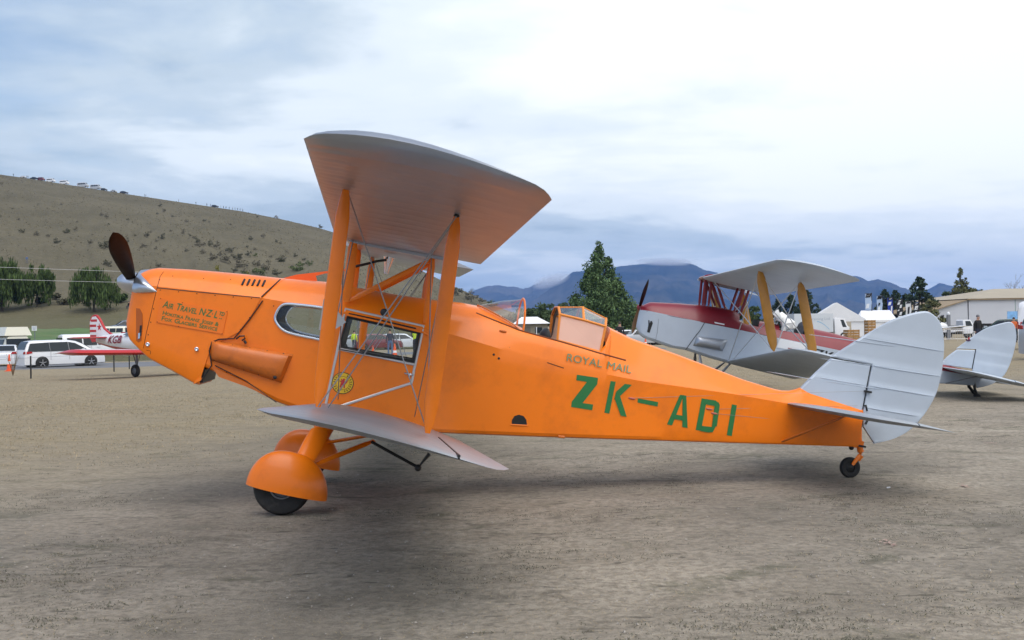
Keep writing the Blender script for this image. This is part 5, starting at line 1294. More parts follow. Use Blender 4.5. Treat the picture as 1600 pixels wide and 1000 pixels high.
for i, (u, v, w, h, kd) in enumerate([(712, 462, 26, 18, 'd'), (735, 470, 30, 18, 's'), (752, 474, 18, 10, 's'), (700, 454, 14, 12, 'd'), (768, 480, 24, 13, 'g'), (690, 447, 12, 9, 's'), (655, 428, 12, 9, 'd')]):
    p = on_hill(u, v); k = p.y / FPX; o = bpy.data.objects.new('hillside_shrub', protos[kd, i % 3]); COL.objects.link(o); o.location = p - Vector((0, 0, .1)); o.scale = (w * k, w * k, h * k * 1.3)
    tag(o, ['dark shrub on the hill end beside the rear cabin strut', 'broad grey-brown scrub on the hill end before the blue mountain', 'low grey scrub on the hill end left of the open windscreen', 'small dark shrub on the hill end behind the orange rear strut', 'green shrub at the very foot of the hill end', 'small grey shrub behind the rear cabin strut top', 'small dark shrub on the hill seen under the upper wing'][i], 'shrub', 'shrubs on the end of the hill')
def bare_tree(label, base, H, seed, m=BARKP, W=.5):
    t = thing('bare_tree', label, 'tree', base); g = np.random.default_rng(seed); mb = MB()
    def br(p, d, L, r, lv):
        q = p + d * L; mb.tube([p, p.lerp(q, .5) + Vector(g.normal(size=3) * L * .05), q], [r, r * .8, r * .55], 5)
        if lv == 0: return
        for _ in range(3 if lv > 1 else 4):
            e = (d + Vector(g.normal(size=3) * .55) * W * 1.3 + Vector((0, 0, .15))).normalized(); br(p.lerp(q, .55 + .45 * g.random()), e, L * (.55 + .2 * g.random()), r * .5, lv - 1)
    br(Vector((0, 0, -.2)), Vector((0, 0, 1)), H * .42, H * .018, 4)
    mb.build('trunk', m, t, 60)
pb_ = on_hill(737, 472); bare_tree('bare twiggy tree on the hill end left of the open windscreen', pb_, 26 * pb_.y / FPX, 5, mat('dark_twig', (.05, .04, .035), .9))
# trees in the middle and on the right
tree('tall_tree', 'tall ragged pointed green tree rising behind the sliding hood', 938, 0, 130, 14.0, 12.8, 'spire', POPLAR, 360, 85, .18, .24, seed=21)
for i, (u, d, W, H, lab) in enumerate([(812, 190, 6.5, 6.2, 'dark round tree at the left end of the clump behind the white-roofed shed'), (845, 185, 8.5, 6.6, 'dark green tree in the middle of the clump behind the white-roofed shed'), (872, 190, 7.5, 6.9, 'dark green tree of the clump touching the tall pointed tree'), (795, 200, 5.0, 5.0, 'low dark tree behind the open windscreen'), (893, 170, 5.5, 6.0, 'bushy tree at the left foot of the tall pointed tree')]):
    tree('round_tree', lab, u, 0, d, W, H, 'dome', BROAD, 30, 170, .26, .2, seed=30 + i, group='trees behind the white-roofed shed')
for i, (u, d, W, H, lab) in enumerate([(1215, 190, 5.4, 6.2, 'dark pointed conifer left of the wooden strut pair on the maroon biplane'), (1236, 190, 6.0, 7.0, 'dark conifer between the ochre wing struts'), (1262, 185, 7.5, 7.6, 'dark conifer right behind the white box trailer'), (1437, 165, 8.6, 8.9, 'tall dark twin-topped conifer left of the hangar'), (1383, 180, 6.4, 7.4, 'dark conifer behind the blue flag'), (1400, 180, 6.6, 7.2, 'dark conifer behind the black and white flags'), (1415, 182, 6.4, 6.6, 'dark conifer left of the twin-topped conifer')]):
    tree('conifer_tree', lab, u, 0, d, W, H, 'cone', CONIF, 150, 80, .20, .2, seed=40 + i, group='dark conifers behind the display area')
tree('conifer_tree', 'thin second top beside the twin-topped conifer', 1441, 0, 166, 4.0, 8.8, 'cone', CONIF, 30, 120, .22, .15, seed=48, group='dark conifers behind the display area')
tree('conifer_tree', 'slim dark conifer between the olive tree and the tall brownish tree', 1462, 0, 172, 3.2, 5.9, 'cone', CONIF, 26, 110, .22, .14, seed=49, group='dark conifers behind the display area')
tree('round_tree', 'round olive-green tree left of the hangar roof', 1455, 0, 150, 5.0, 5.2, 'dome', OLIVE, 26, 150, .22, .16, seed=51)
tree('round_tree', 'dark bushy tree seen between the cabane struts and wooden strut of the maroon biplane', 1180, 0, 110, 4.2, 4.6, 'dome', BROAD, 26, 170, .18, .16, seed=52)
tree('loose_tree', 'tall loose brownish-green tree behind the hangar eave', 1502, 0, 185, 9.5, 11.2, 'spire', OLIVE, 190, 70, .22, .16, seed=53)
for i, (u, W, H) in enumerate([(1480, 8, 8.4), (1522, 8, 9.0), (1541, 7, 8.2)]):
    tree('round_tree', ['dark bushy tree left of the tall loose tree', 'brown-green bushy tree right of the tall loose tree', 'small brown-green tree dipping behind the hangar roof'][i], u, 0, 190, W, H, 'dome', [BROAD, OLIVE, OLIVE][i], 24, 130, .26, .16, seed=55 + i)
tree('round_tree', 'small autumn-brown tree peeping over the white marquee', 1312, 0, 230, 5.0, 6.6, 'dome', AUTUMN, 20, 120, .26, .16, seed=60)
bare_tree('bare grey tree behind the hangar roof at the right edge', ground_at(1584, 230), 11.5, 9)
for i, (u, d, W, H) in enumerate([(1000, 150, 7, 3.4), (1030, 160, 8, 3.2), (1120, 170, 9, 3.0), (1075, 165, 8, 3.2)]):
    tree('low_bush', ['low green bushes behind the parked cars', 'low green bush behind the maroon nose', 'low bush under the maroon biplane wing', 'low bush behind the maroon biplane cowling'][i], u, 0, d, W, H, 'bush', BROAD, 18, 130, .25, .1, seed=64 + i, cat='bush')

# ================================================================== buildings and tents
def box_px(u0, u1, d): return ray(u0, 500)[0] * d, ray(u1, 500)[0] * d
# shed with a white roof
p = ground_at(830, 150); t = thing('white_roofed_shed', 'small tan shed with a white hipped roof seen between the windscreen and the hood', 'shed', p)
MB().box((0, 0, 1.2), (4.6, 4.0, 2.5)).build('wall', mat('tan_wall', (.25, .22, .16), .9, var=.1), t, 0)
mb = MB(); mb.add([(-2.7, -2.4, 2.42), (2.7, -2.4, 2.42), (2.7, 2.4, 2.42), (-2.7, 2.4, 2.42), (-1.4, 0, 3.42), (.9, 0, 3.42)], [(0, 1, 5, 4), (2, 3, 4, 5), (1, 2, 5), (3, 0, 4), (3, 2, 1, 0)]); mb.build('roof', TENT, t, 0)
MB().box((-.6, -2.02, 1.0), (.9, .03, 2.0)).build('door', mat('shed_door', (.16, .14, .11), .8), t, 0); MB().box((1.0, -2.02, 1.5), (1.0, .03, .8)).build('window', CARGLASS, t, 0)
p = ground_at(838, 118); t = thing('white_post', 'thin white post in front of the white-roofed shed', 'post', p); MB().tube([(0, 0, 0), (0, 0, 1.9)], .05, 8).build('pole', WHITE, t); MB().ball((0, 0, 1.93), .07, 8, 6).build('cap', WHITE, t)
# marquees
def marquee(label, u, d, W, D, wall, peak, rz, hip=0.0):
    t = thing('marquee', label, 'tent', ground_at(u, d), rz, 'white marquees at the display area')
    x, y = W / 2, D / 2; e = .15
    mb = MB(); mb.add([(-x - e, -y - e, wall), (x + e, -y - e, wall), (x + e, y + e, wall), (-x - e, y + e, wall), (0, -y + hip - e * (hip == 0), peak), (0, y - hip, peak)], [(0, 1, 4), (1, 2, 5, 4), (2, 3, 5), (3, 0, 4, 5)])
    mb.build('roof', TENT, t, 0)
    mb = MB(); mb.add([(-x, -y, wall - .02), (x, -y, wall - .02), (x, y, wall - .02), (-x, y, wall - .02), (-x - e, -y - e, wall - .28), (x + e, -y - e, wall - .28), (x + e, y + e, wall - .28), (-x - e, y + e, wall - .28), (-x - e, -y - e, wall - .001), (x + e, -y - e, wall - .001), (x + e, y + e, wall - .001), (-x - e, y + e, wall - .001)], [(8, 9, 5, 4), (9, 10, 6, 5), (10, 11, 7, 6), (11, 8, 4, 7)]); mb.build('valance', TENT, t, 0)
    nP = 4
    for k in range(nP):
        if k == 2 and hip == 0: continue
        x0, x1 = -x + W * k / nP + .04, -x + W * (k + 1) / nP - .04
        MB().box(((x0 + x1) / 2, -y + .02 * (k % 2), (wall - .3) / 2), (x1 - x0, .04, wall - .3)).build('wall_panel', TENT, t, 0)
    for s_ in (-1, 1):
        for k in range(3):
            y0 = -y + D * k / 3; MB().box((s_ * x, y0 + D / 6, (wall - .3) / 2), (.04, D / 3 - .06, wall - .3)).build('wall_panel', TENT, t, 0)
        for yy in (-y, y): MB().tube([(s_ * (x - .02), yy, 0), (s_ * (x - .02), yy, wall)], .05, 6).build('pole', GREY, t)
    for k in range(4): MB().tube([(-x * .35 + k * .45, -y - .06, .2), (-x * .35 + k * .45, -y - .06, wall + .5)], .02, 5).build('guy_pole', GREY, t)
    return t
marquee('white gabled marquee behind the truck cab, the taller of the two', 1305, 142, 6.9, 9, 2.3, 4.55, R(-14))
marquee('lower white marquee with a long level ridge, right of the gabled one', 1368, 140, 4.4, 4.4, 2.15, 3.45, R(80), .35)
# hangar
d_ = 160; xa, xb, xc = ray(1447, 500)[0] * d_, ray(1513, 500)[0] * d_, ray(2100, 500)[0] * d_
pz = gz(xb, d_); t = thing('hangar', 'long pale grey hangar with a beige roof and sloping side annexe at the right edge', 'hangar', (xb, d_, pz))
a_, c_ = xa - xb, xc - xb; zE = CAM_H + (hor(1513) - 468.5) * d_ / FPX - pz; zA = CAM_H + (hor(1447) - 489) * d_ / FPX - pz
HWALL = mat('pale_cladding', (.52, .54, .58), .7, var=.04, vscale=.3); HROOF = mat('beige_roof', (.38, .33, .245), .75, var=.05, vscale=.3); TRIM = mat('brown_fascia', (.30, .22, .13), .7)
x = 0
for k in range(8):
    MB().box((x + (c_ / 8) / 2, .08 * 0, zE / 2), (c_ / 8 - .12, .2, zE)).build('wall_panel', HWALL, t, 0); x += c_ / 8
for k in range(7): MB().box((c_ / 8 * (k + 1), .02, zE / 2), (.14, .2, zE)).build('wall_joint', mat('joint_green', (.20, .30, .28), .6), t, 0)
MB().prism([(a_, .02, 0), (-.06, .02, 0), (-.06, .02, zE - .05), (a_, .02, zA)], (0, .2, 0)).build('annexe_wall', HWALL, t, 0)
MB().prism([(a_ - .4, -.35, zA - .12), (0, -.35, zE), (0, -.35, zE + .14), (a_ - .4, -.35, zA + .05)], (0, 18, 0)).build('annexe_roof', TRIM, t, 0)
MB().box((c_ / 2, -.35, zE + .06), (c_ + .6, .16, .22)).build('fascia', TRIM, t, 0)
mb = MB(); rz_ = CAM_H + (hor(1600) - 450.5) * 172 / FPX - pz; mb.add([(-.4, -.5, zE + .16), (c_, -.5, zE + .16), (c_, 26, zE + .16), (-.4, 26, zE + .16), (9.8, 12.5, rz_), (c_, 12.5, rz_)], [(0, 1, 5, 4), (2, 3, 4, 5), (3, 0, 4), (3, 2, 1, 0)]); mb.build('roof', HROOF, t, 0)
MB().box((c_ / 2 + 3, 13, zE / 2), (c_ + 4, 24, zE * .98)).build('shell', HWALL, t, 0)
k = d_ / FPX
mk = lambda u, v: ((u - 1513) * k * 1.0, -.12, CAM_H + (hor(u) - v) * k - pz)
MB().poly([(mk(u, v)[0], -.10, mk(u, v)[2]) for u, v in [(1469, 496), (1471, 492), (1473, 493), (1473.5, 491.5), (1475, 493), (1474, 496), (1478, 496.5), (1474, 498), (1471, 497)]]).build('wall_marking', BLACK, t, 0)
# flag banners
FLAGW = mat('flag_black', (.015, .016, .02), .8); FLAGB = mat('flag_blue', (.02, .05, .32), .8); FLAGL = mat('flag_white', (.62, .64, .66), .8)
def flag(i, u, v0, v1, d, w, cols, label):
    p = ground_at(u, d); k = d / FPX; zt = CAM_H + (hor(u) - v0) * k - p.z; zb = CAM_H + (hor(u) - v1) * k - p.z
    t = thing('flag_banner', label, 'flag', p, R(6 * (i % 3) - 6), 'tall banner flags beside the tents')
    W = w * k; MB().tube([(W / 2, 0, 0), (W / 2, 0, zt + .1)], .045, 6).build('pole', BLACK, t); MB().tube([(-W / 2, 0, zt), (W / 2, 0, zt)], .03, 6).build('arm', BLACK, t)
    rows = [[(-W / 2 + W * a / 6, .05 * math.sin(a * 1.1 + b), zt + (zb - zt) * b / 8) for a in range(7)] for b in range(9)]
    o = MB().grid(rows).build('banner', cols[0], t, 60)
    for dz_, h_, m_, x0, x1 in cols[1]:
        a0, a1 = zt + (zb - zt) * dz_, zt + (zb - zt) * (dz_ + h_); e = (x1 - x0) * W * .25
        sub(MB().prism([(-W / 2 + W * x0, -.07, a1), (-W / 2 + W * x1 - e, -.07, a1 + .05), (-W / 2 + W * x1, -.07, a0), (-W / 2 + W * x0 + e, -.07, a0 - .05)], (0, .02, 0)), 'banner_print', m_, o)
LB = mat('flag_pale_blue', (.35, .45, .60), .8); RD = mat('flag_red', (.35, .03, .03), .8)
flag(0, 1357.5, 458.5, 484, 140, 10, (MATS['flag_pale_blue'], [(0, .26, FLAGW, 0, 1), (.07, .10, FLAGL, .15, .8), (.62, .30, FLAGL, .05, .65)]), 'banner flag with black top and pale lower half, leftmost of the row')
flag(1, 1375, 462, 486, 140, 9, (LB, [(0, .24, FLAGW, 0, 1), (.06, .10, FLAGL, .2, .85), (.45, .2, FLAGW, .2, .6), (.7, .28, FLAGL, .1, .6)]), 'grey-blue banner flag, second from the left end of the row')
flag(2, 1391.5, 465, 497, 140, 9, (FLAGB, [(0, .13, FLAGW, 0, 1), (.03, .07, FLAGL, .2, .8), (.20, .18, FLAGL, .05, .7), (.40, .38, FLAGL, .5, .85), (.86, .07, RD, .3, .8)]), 'blue banner flag with a white figure')
flag(3, 1406, 468, 494, 140, 9, (FLAGW, [(.04, .08, FLAGL, .25, .8), (.16, .16, FLAGL, .1, .6), (.30, .22, FLAGL, .45, .9), (.60, .10, FLAGL, .1, .5), (.74, .20, FLAGL, .4, .9)]), 'black banner flag with broken white shapes')
flag(4, 1420, 471, 494, 140, 9, (FLAGL, [(0, .15, FLAGW, 0, 1), (.04, .06, FLAGL, .25, .8), (.35, .5, FLAGW, .3, .68)]), 'white banner flag with a dark figure')
flag(5, 1432, 473, 494, 140, 9, (FLAGW, [(.05, .08, FLAGL, .25, .75), (.22, .32, FLAGL, .1, .85), (.36, .10, FLAGW, .4, .7), (.62, .30, FLAGL, .15, .6)]), 'black banner flag with a white ring, rightmost of the row')

# ================================================================== vehicles
KINDS = {
 'mpv': dict(top=[(-.5, .40), (-.495, .58), (-.482, .70), (-.455, .88), (-.425, .965), (-.36, .992), (-.1, 1), (.06, .985), (.14, .95), (.22, .85), (.31, .69), (.335, .645), (.42, .585), (.475, .50), (.497, .38), (.5, .30)], belt=.575, win=[(-.465, .60, -.43, .885, -.20, .915, -.195, .60), (-.192, .60, -.197, .915, .03, .92, .04, .60), (.044, .60, .034, .92, .12, .875, .275, .62)], rw=(-.485, -.43), fw=(.15, .325), wx=(-.295, .31)),
 'sedan': dict(top=[(-.5, .35), (-.495, .58), (-.47, .66), (-.33, .69), (-.29, .72), (-.20, .95), (-.12, .995), (.02, 1), (.08, .97), (.22, .70), (.26, .67), (.44, .56), (.49, .45), (.5, .30)], belt=.66, win=[(-.26, .69, -.17, .93, -.05, .94, -.05, .69), (-.035, .69, -.035, .94, .06, .92, .19, .70)], rw=(-.29, -.20), fw=(.09, .22), wx=(-.31, .31)),
 'wagon': dict(top=[(-.5, .35), (-.495, .60), (-.48, .70), (-.44, .93), (-.38, .985), (-.1, 1), (.05, .985), (.10, .95), (.24, .68), (.28, .65), (.45, .56), (.49, .45), (.5, .30)], belt=.63, win=[(-.44, .66, -.40, .91, -.24, .93, -.24, .66), (-.225, .66, -.225, .93, -.06, .94, -.06, .66), (-.045, .66, -.045, .94, .07, .91, .20, .68)], rw=(-.485, -.43), fw=(.11, .24), wx=(-.31, .31)),
 'van': dict(top=[(-.5, .30), (-.498, .80), (-.485, .96), (-.45, 1), (.20, 1), (.28, .95), (.37, .66), (.39, .60), (.47, .52), (.495, .40), (.5, .25)], belt=.55, win=[(-.42, .58, -.42, .86, -.18, .86, -.18, .58), (-.16, .58, -.16, .86, .06, .86, .06, .58), (.08, .58, .08, .86, .25, .86, .33, .60)], rw=(-.498, -.490), fw=(.29, .37), wx=(-.30, .32)),
}
def vehicle(name, label, cat, loc, rz, L, W, H, paint, kind, group=None, wr=.31, detail=True):
    K = KINDS[kind]; t = thing(name, label, cat, loc, rz, group)
    top = lambda x: H * float(np.interp(x / L, [p[0] for p in K['top']], [p[1] for p in K['top']])); zb = K['belt'] * H; sill = .20
    def hw(z, x):
        e = 1 - .10 * max(0, (abs(x / L) - .36) / .14) ** 2
        if z <= zb: return W / 2 * e * (1 - .05 * max(0, (.45 - z) / .25))
        return (W / 2 - .02 - (z - zb) * .30) * e
    def ring(x):
        zt = max(top(x), sill + .1); zs = [sill, sill + .04, sill + (zt - sill) * .35, sill + (zt - sill) * .62, sill + (zt - sill) * .85, zt - .07 * min(1, zt - sill), zt - .015]
        h = [(0, sill)] + [(hw(z, x) * (.93 if i == 0 else (1 if i < 5 else (.97 if i == 5 else .88))), z) for i, z in enumerate(zs)] + [(hw(zt, x) * .5, zt), (0, zt + .005)]
        return [(x, -y, z) for y, z in h] + [(x, y, z) for y, z in h[-2:0:-1]]
    mb = MB(); xs_ = sorted(set([p[0] * L for p in K['top']] + list(np.linspace(-.5, .5, 19) * L))); rows = [ring(x) for x in xs_]; mb.grid(rows, closed_v=True); mb.poly(rows[0]); mb.poly(rows[-1], flip=True)
    body = mb.build('body', paint, t, 40)
    for s_ in (-1, 1):
        for q in K['win']:
            P = [(q[i] * L, q[i + 1] * H) for i in range(0, 8, 2)]
            rows = [[((P[0][0] * (1 - a) + P[3][0] * a) * (1 - b) + (P[1][0] * (1 - a) + P[2][0] * a) * b, (P[0][1] * (1 - a) + P[3][1] * a) * (1 - b) + (P[1][1] * (1 - a) + P[2][1] * a) * b) for b in np.linspace(0, 1, 5)] for a in np.linspace(0, 1, 7)]
            MB().grid([[(x, s_ * (hw(z, x) * (.985 if z > top(x) - .09 else 1) + .014), z) for x, z in r] for r in rows]).build('side_window', CARGLASS, t, 0)
        for wx in K['wx']:
            wc_ = (wx * L, s_ * (W / 2 - .10), wr)
            MB().lathe([(wr * 1.16, -.02), (wr * 1.16, .112)], Matrix.Translation((wx * L, s_ * (W / 2 - .10), wr * 1.02)) @ Matrix.Rotation(-s_ * math.pi / 2, 4, 'X'), 24).build('wheel_arch', BLACK, t)
            MB().lathe([(wr * 1.16, .108), (.001, .108)], Matrix.Translation((wx * L, s_ * (W / 2 - .10), wr * 1.02)) @ Matrix.Rotation(-s_ * math.pi / 2, 4, 'X'), 24).build('wheel_arch', BLACK, t)
            w_ = wheel(t, (wx * L, s_ * (W / 2 - .06), wr), wr, .21, (0, 1, 0), rim_mat=BLACK if detail else GREY, hub=.62)
            if detail:
                for a in range(5):
                    e = Vector((math.cos(a * 1.2566 + .3), 0, math.sin(a * 1.2566 + .3))); c0 = Vector((wx * L, s_ * (W / 2 + .035), wr)); sub(MB().bar(c0 + e * .02, c0 + e * wr * .64,   .03, .115, (0, 1, 0)).box(c0, (.1, .03, .1)), 'spoke', ALLOY, w_)
        MB().box((.205 * L if kind != 'van' else .30 * L, s_ * (W / 2 + .10), zb + .10), (.12, .18, .13)).build('mirror', paint, t, 0)
        MB().prism([(-.499 * L, s_ * W * .28, zb - .10), (-.499 * L, s_ * W * .47, zb - .10), (-.499 * L, s_ * W * .47, zb + .06), (-.499 * L, s_ * W * .34, zb + .04)], (.035, 0, 0)).build('tail_light', TAIL, t, 0)
        xx = -.465 * L; MB().poly([(xx - .07, s_ * (hw(zb, xx - .07) + .014), zb - .11), (xx + .26, s_ * (hw(zb, xx + .26) + .014), zb - .04), (xx + .22, s_ * (hw(zb, xx + .22) + .014), zb + .05), (xx - .06, s_ * (hw(zb, xx - .06) + .014), zb + .05)]).build('tail_light', TAIL, t, 0)
        MB().ball((.465 * L, s_ * W * .36, zb - .16), (.10, .16, .09), 10, 6).build('headlight', LAMP, t)
    for nm, (x0, x1) in (('rear_window', K['rw']), ('windscreen', K['fw'])):
        rows = [];
        for q in range(5):
            x = (x0 + (x1 - x0) * q / 4) * L; zt = top(x)
            if kind == 'van' and nm == 'rear_window':
                zt = H * (.55 + .33 * q / 4); x = -.5 * L + .0 
                rows.append([(x - .012 + .012 * q / 4, y * W * .42, zt) for y in (-1, -.5, 0, .5, 1)]); continue
            w_ = hw(zt, x) * .84; off = -.022 if nm == 'rear_window' else .022
            rows.append([(x + off, y * w_, zt + .012) for y in (-1, -.5, 0, .5, 1)])
        MB().grid(rows).build(nm, CARGLASS, t, 0)
    MB().box((-.497 * L, 0, zb - .22), (.04, .44, .12)).build('number_plate', WHITE, t, 0)
    MB().box((-.485 * L, 0, .34), (.14, W * .90, .20)).build('rear_bumper', paint, t, 0); MB().box((.478 * L, 0, .34), (.12, W * .84, .22)).build('front_bumper', paint, t, 0)
    if detail:
        for x in ((-.19, .04) if kind == 'mpv' else (-.04,)): MB().box((x * L, -(W / 2 + .001), zb - .16), (.012, .012, .62)).build('door_seam', GREY, t, 0)
        for x in ((-.14, .09) if kind == 'mpv' else (-.12, .08)): MB().box((x * L, -(W / 2 + .01), zb - .08), (.2, .03, .04)).build('door_handle', paint, t, 0)
    return t
def paintm(n, c): return mat('car_' + n, c, .25, coat=.8)
PW, PS, PB, PR, PG, PD = paintm('white', (.76, .77, .79)), paintm('silver', (.45, .47, .50)), paintm('bluegrey', (.09, .12, .18)), paintm('red', (.17, .025, .035)), paintm('green', (.02, .05, .035)), paintm('dark', (.03, .032, .04))
CREAM = paintm('cream', (.72, .70, .58))
vehicle('white_minivan', 'white minivan with tinted windows driving on the road behind the striped trainer', 'minivan', ground_at(94, 63), R(44), 4.75, 1.80, 1.68, PW, 'mpv', wr=.33)
t = vehicle('campervan', 'white high-roofed campervan at the left edge, rear window towards us', 'campervan', ground_at(6, 76), R(136), 5.4, 2.0, 1.95, CREAM, 'van')
MB().add([(-2.68, -.95, 1.93), (1.6, -.95, 1.93), (1.6, .95, 1.93), (-2.68, .95, 1.93), (-2.5, -.72, 2.55), (1.0, -.72, 2.55), (1.0, .72, 2.55), (-2.5, .72, 2.55)], [(0, 1, 5, 4), (1, 2, 6, 5), (2, 3, 7, 6), (3, 0, 4, 7), (4, 5, 6, 7)]).build('high_roof', CREAM, t, 0)
vehicle('white_sedan', 'white sedan seen from behind at the left edge of the photo, red tail lights', 'car', ground_at(7, 67), R(112), 4.5, 1.70, 1.38, PW, 'sedan')
vehicle('white_van', 'white van partly hidden behind the striped rudder', 'van', ground_at(140, 78), R(40), 4.4, 1.7, 1.95, PW, 'van')
vehicle('grey_wagon', 'blue-grey station wagon on the green paddock beside the orange nose', 'car', hill_at(197, 112) + Vector((0, 0, .1)), R(205), 4.4, 1.7, 1.5, PB, 'wagon')
vehicle('white_caravan', 'small white vehicle on the paddock behind the letters KGB', 'van', hill_at(178, 98), R(180), 2.6, 1.6, 1.35, CREAM, 'van', detail=False)
for i, (u, d, rz, kd, pm, lab) in enumerate([(985, 100, 15, 'wagon', PW, 'white wagon parked left of the maroon nose, nearest the man in black'), (1003, 98, 10, 'sedan', PS, 'silver sedan parked just left of the maroon propeller'), (1026, 104, 8, 'sedan', PW, 'white sedan hidden partly by the maroon propeller'), (958, 110, 20, 'sedan', PB, 'blue-grey car behind the orange tail deck'), (590, 95, 15, 'wagon', PR, 'red wagon seen through the cabin window'), (628, 98, 5, 'wagon', PW, 'white wagon seen through the cabin window'), (560, 100, 5, 'sedan', PS, 'silver car seen through the front of the cabin window')]):
    vehicle('parked_car', lab, 'car', ground_at(u, d), R(rz), 4.4, 1.72, 1.48, pm, kd, 'cars parked across the airfield', detail=False)
vehicle('silver_suv', 'silver four-wheel drive with red tail light cut by the right edge of the photo', 'car', ground_at(1712, 36), R(2), 4.6, 1.85, 1.85, PS, 'wagon', wr=.37)
vehicle('silver_van', 'pale van cut by the right edge, behind the silver four-wheel drive', 'van', ground_at(1684, 48), R(-26), 5.0, 1.9, 2.25, PW, 'van')
vehicle('green_jeep', 'dark green jeep in front of the hangar wall, above the silver rudder tip', 'car', ground_at(1567, 84), R(150), 3.9, 1.65, 1.75, PG, 'wagon', detail=False)
# lorry with box body
p = ground_at(1278, 118); t = thing('box_lorry', 'white lorry with a plain box body parked before the marquee', 'lorry', p, R(8))
bx = MB().box((-1.0, 0, 1.95), (4.6, 2.2, 2.1)).build('box_body', mat('lorry_box', (.58, .62, .66), .5, var=.03), t, 0)
def wall_text(txt, x0, x1, z, h, y, m, name, par):
    V, F = text2d(txt, 1.0); wd = V[:, 0].max(); mb = MB(); mb.add([(x0 + (x1 - x0) * a / wd, y, z + h * b / .7) for a, b in V], F); return sub(mb, name, m, par)
PALE = mat('pale_grey_ink', (.36, .42, .48), .6)
wall_text('C J Training Ltd', -2.3, .9, 2.25, .30, -1.108, PALE, 'lettering', bx)
rows = [[( -.6 + k * .12, -1.106, 2.05 - .9 * (k / 12) ** 1.6 + dz_) for k in range(13)] for dz_ in (0, .10)]; sub(MB().grid(rows), 'swoosh', mat('pale_blue_ink', (.25, .45, .62), .6), bx)
cabm = MB(); rows = []
for x, zt, w in [(1.55, 2.35, 1.0), (1.6, 2.45, 1.02), (2.3, 2.47, 1.02), (2.75, 2.40, 1.0), (3.12, 1.55, 1.0), (3.30, 1.30, .98), (3.32, .55, .96)]:
    rows.append([(x, -w, .5), (x, -w * 1.02, 1.4), (x, -w * .9, zt), (x, 0, zt + .04), (x, w * .9, zt), (x, w * 1.02, 1.4), (x, w, .5)])
cabm.grid(rows); cabm.poly(rows[0]); cabm.poly(rows[-1], flip=True); cb = cabm.build('cab', PW, t, 30)
for s_ in (-1, 1):
    sub(MB().poly([(2.25, s_ * 1.03, 1.42), (2.95, s_ * 1.03, 1.42), (2.62, s_ * .945, 2.25), (2.25, s_ * .945, 2.25)]), 'side_window', CARGLASS, cb); sub(MB().poly([(1.75, s_ * 1.03, 1.45), (2.1, s_ * 1.03, 1.45), (2.1, s_ * .945, 2.2), (1.75, s_ * .945, 2.2)]), 'side_window', CARGLASS, cb)
    for x in (2.55, -.6, -2.2): wheel(t, (x, s_ * .95, .42), .42, .26, (0, 1, 0), rim_mat=WHITE, hub=.5)
sub(MB().poly([(3.10, -.85, 1.62), (3.10, .85, 1.62), (2.80, .8, 2.33), (2.80, -.8, 2.33)]), 'windscreen', CARGLASS, cb)
MB().box((0, 0, .62), (6.4, .9, .22)).build('chassis', BLACK, t, 0); MB().box((3.34, 0, .5), (.1, 1.9, .25)).build('front_bumper', BLACK, t, 0)
# flatbed ute
p = ground_at(1499, 112); t = thing('flatbed_ute', 'white flatbed truck in front of the hangar with a dark tray', 'truck', p, R(4))
cabm = MB(); rows = []
for x, zt, w in [(.0, 1.9, .8), (.1, 2.0, .85), (.8, 2.0, .85), (1.2, 1.45, .85), (1.75, 1.25, .82), (1.82, .6, .8)]: rows.append([(x, -w, .5), (x, -w * 1.02, 1.3), (x, -w * .88, zt), (x, w * .88, zt), (x, w * 1.02, 1.3), (x, w, .5)])
cabm.grid(rows); cabm.poly(rows[0]); cabm.poly(rows[-1], flip=True); cb = cabm.build('cab', PW, t, 30)
for s_ in (-1, 1):
    sub(MB().poly([(.25, s_ * .875, 1.32), (1.0, s_ * .875, 1.32), (.78, s_ * .79, 1.85), (.25, s_ * .79, 1.85)]), 'side_window', CARGLASS, cb)
    for x in (1.2, -1.6): wheel(t, (x, s_ * .75, .36), .36, .22, (0, 1, 0), rim_mat=WHITE, hub=.55)
MB().box((-1.35, 0, .85), (2.6, 1.8, .14)).build('tray', PW, t, 0); MB().box((-1.0, 0, 1.15), (1.6, 1.4, .45)).build('load', PLASTIC, t, 0); MB().box((0, 0, .55), (3.2, .7, .2)).build('chassis', BLACK, t, 0)
# ridge traffic
RV = [(40, 277, 'sedan', PW, 3.6, 1.3, 'tiny white car on the hill crest, first from the left'), (57, 278.6, 'sedan', PD, 5.5, 1.6, 'dark car on the hill crest beside the maroon van'), (68, 280, 'van', paintm('maroon', (.18, .03, .04)), 4.2, 2.1, 'maroon van on the hill crest'), (83, 282.2, 'van', PW, 5.6, 2.4, 'white camper on the hill crest, left one of two'), (104, 285.6, 'van', PW, 6.0, 2.6, 'white camper on the hill crest, right one of two'), (133, 291, 'van', PS, 7.5, 3.0, 'pale bus with dark glass on the hill crest'), (153, 294, 'van', PS, 7.0, 3.1, 'second pale bus on the hill crest'), (166, 297.6, 'wagon', PD, 3.6, 1.6, 'dark wagon right of the buses on the hill crest'), (181, 300, 'sedan', PS, 3.6, 1.5, 'silver car on the hill crest right of the dark wagon'), (197, 302.2, 'wagon', PD, 5.0, 1.7, 'long dark car on the hill crest, last before the empty ridge'), (339, 324.5, 'wagon', PD, 4.2, 1.6, 'dark car on the hill crest beside the row of onlookers')]
for u, v, kd, pm, L, H, lab in RV:
    p = hill_at(u, RIDGE); vehicle('ridge_vehicle', lab, 'vehicle', p + Vector((0, 0, -.1)), R(-15), L, 2.0, H, pm, kd, 'vehicles parked along the hill crest', detail=False)

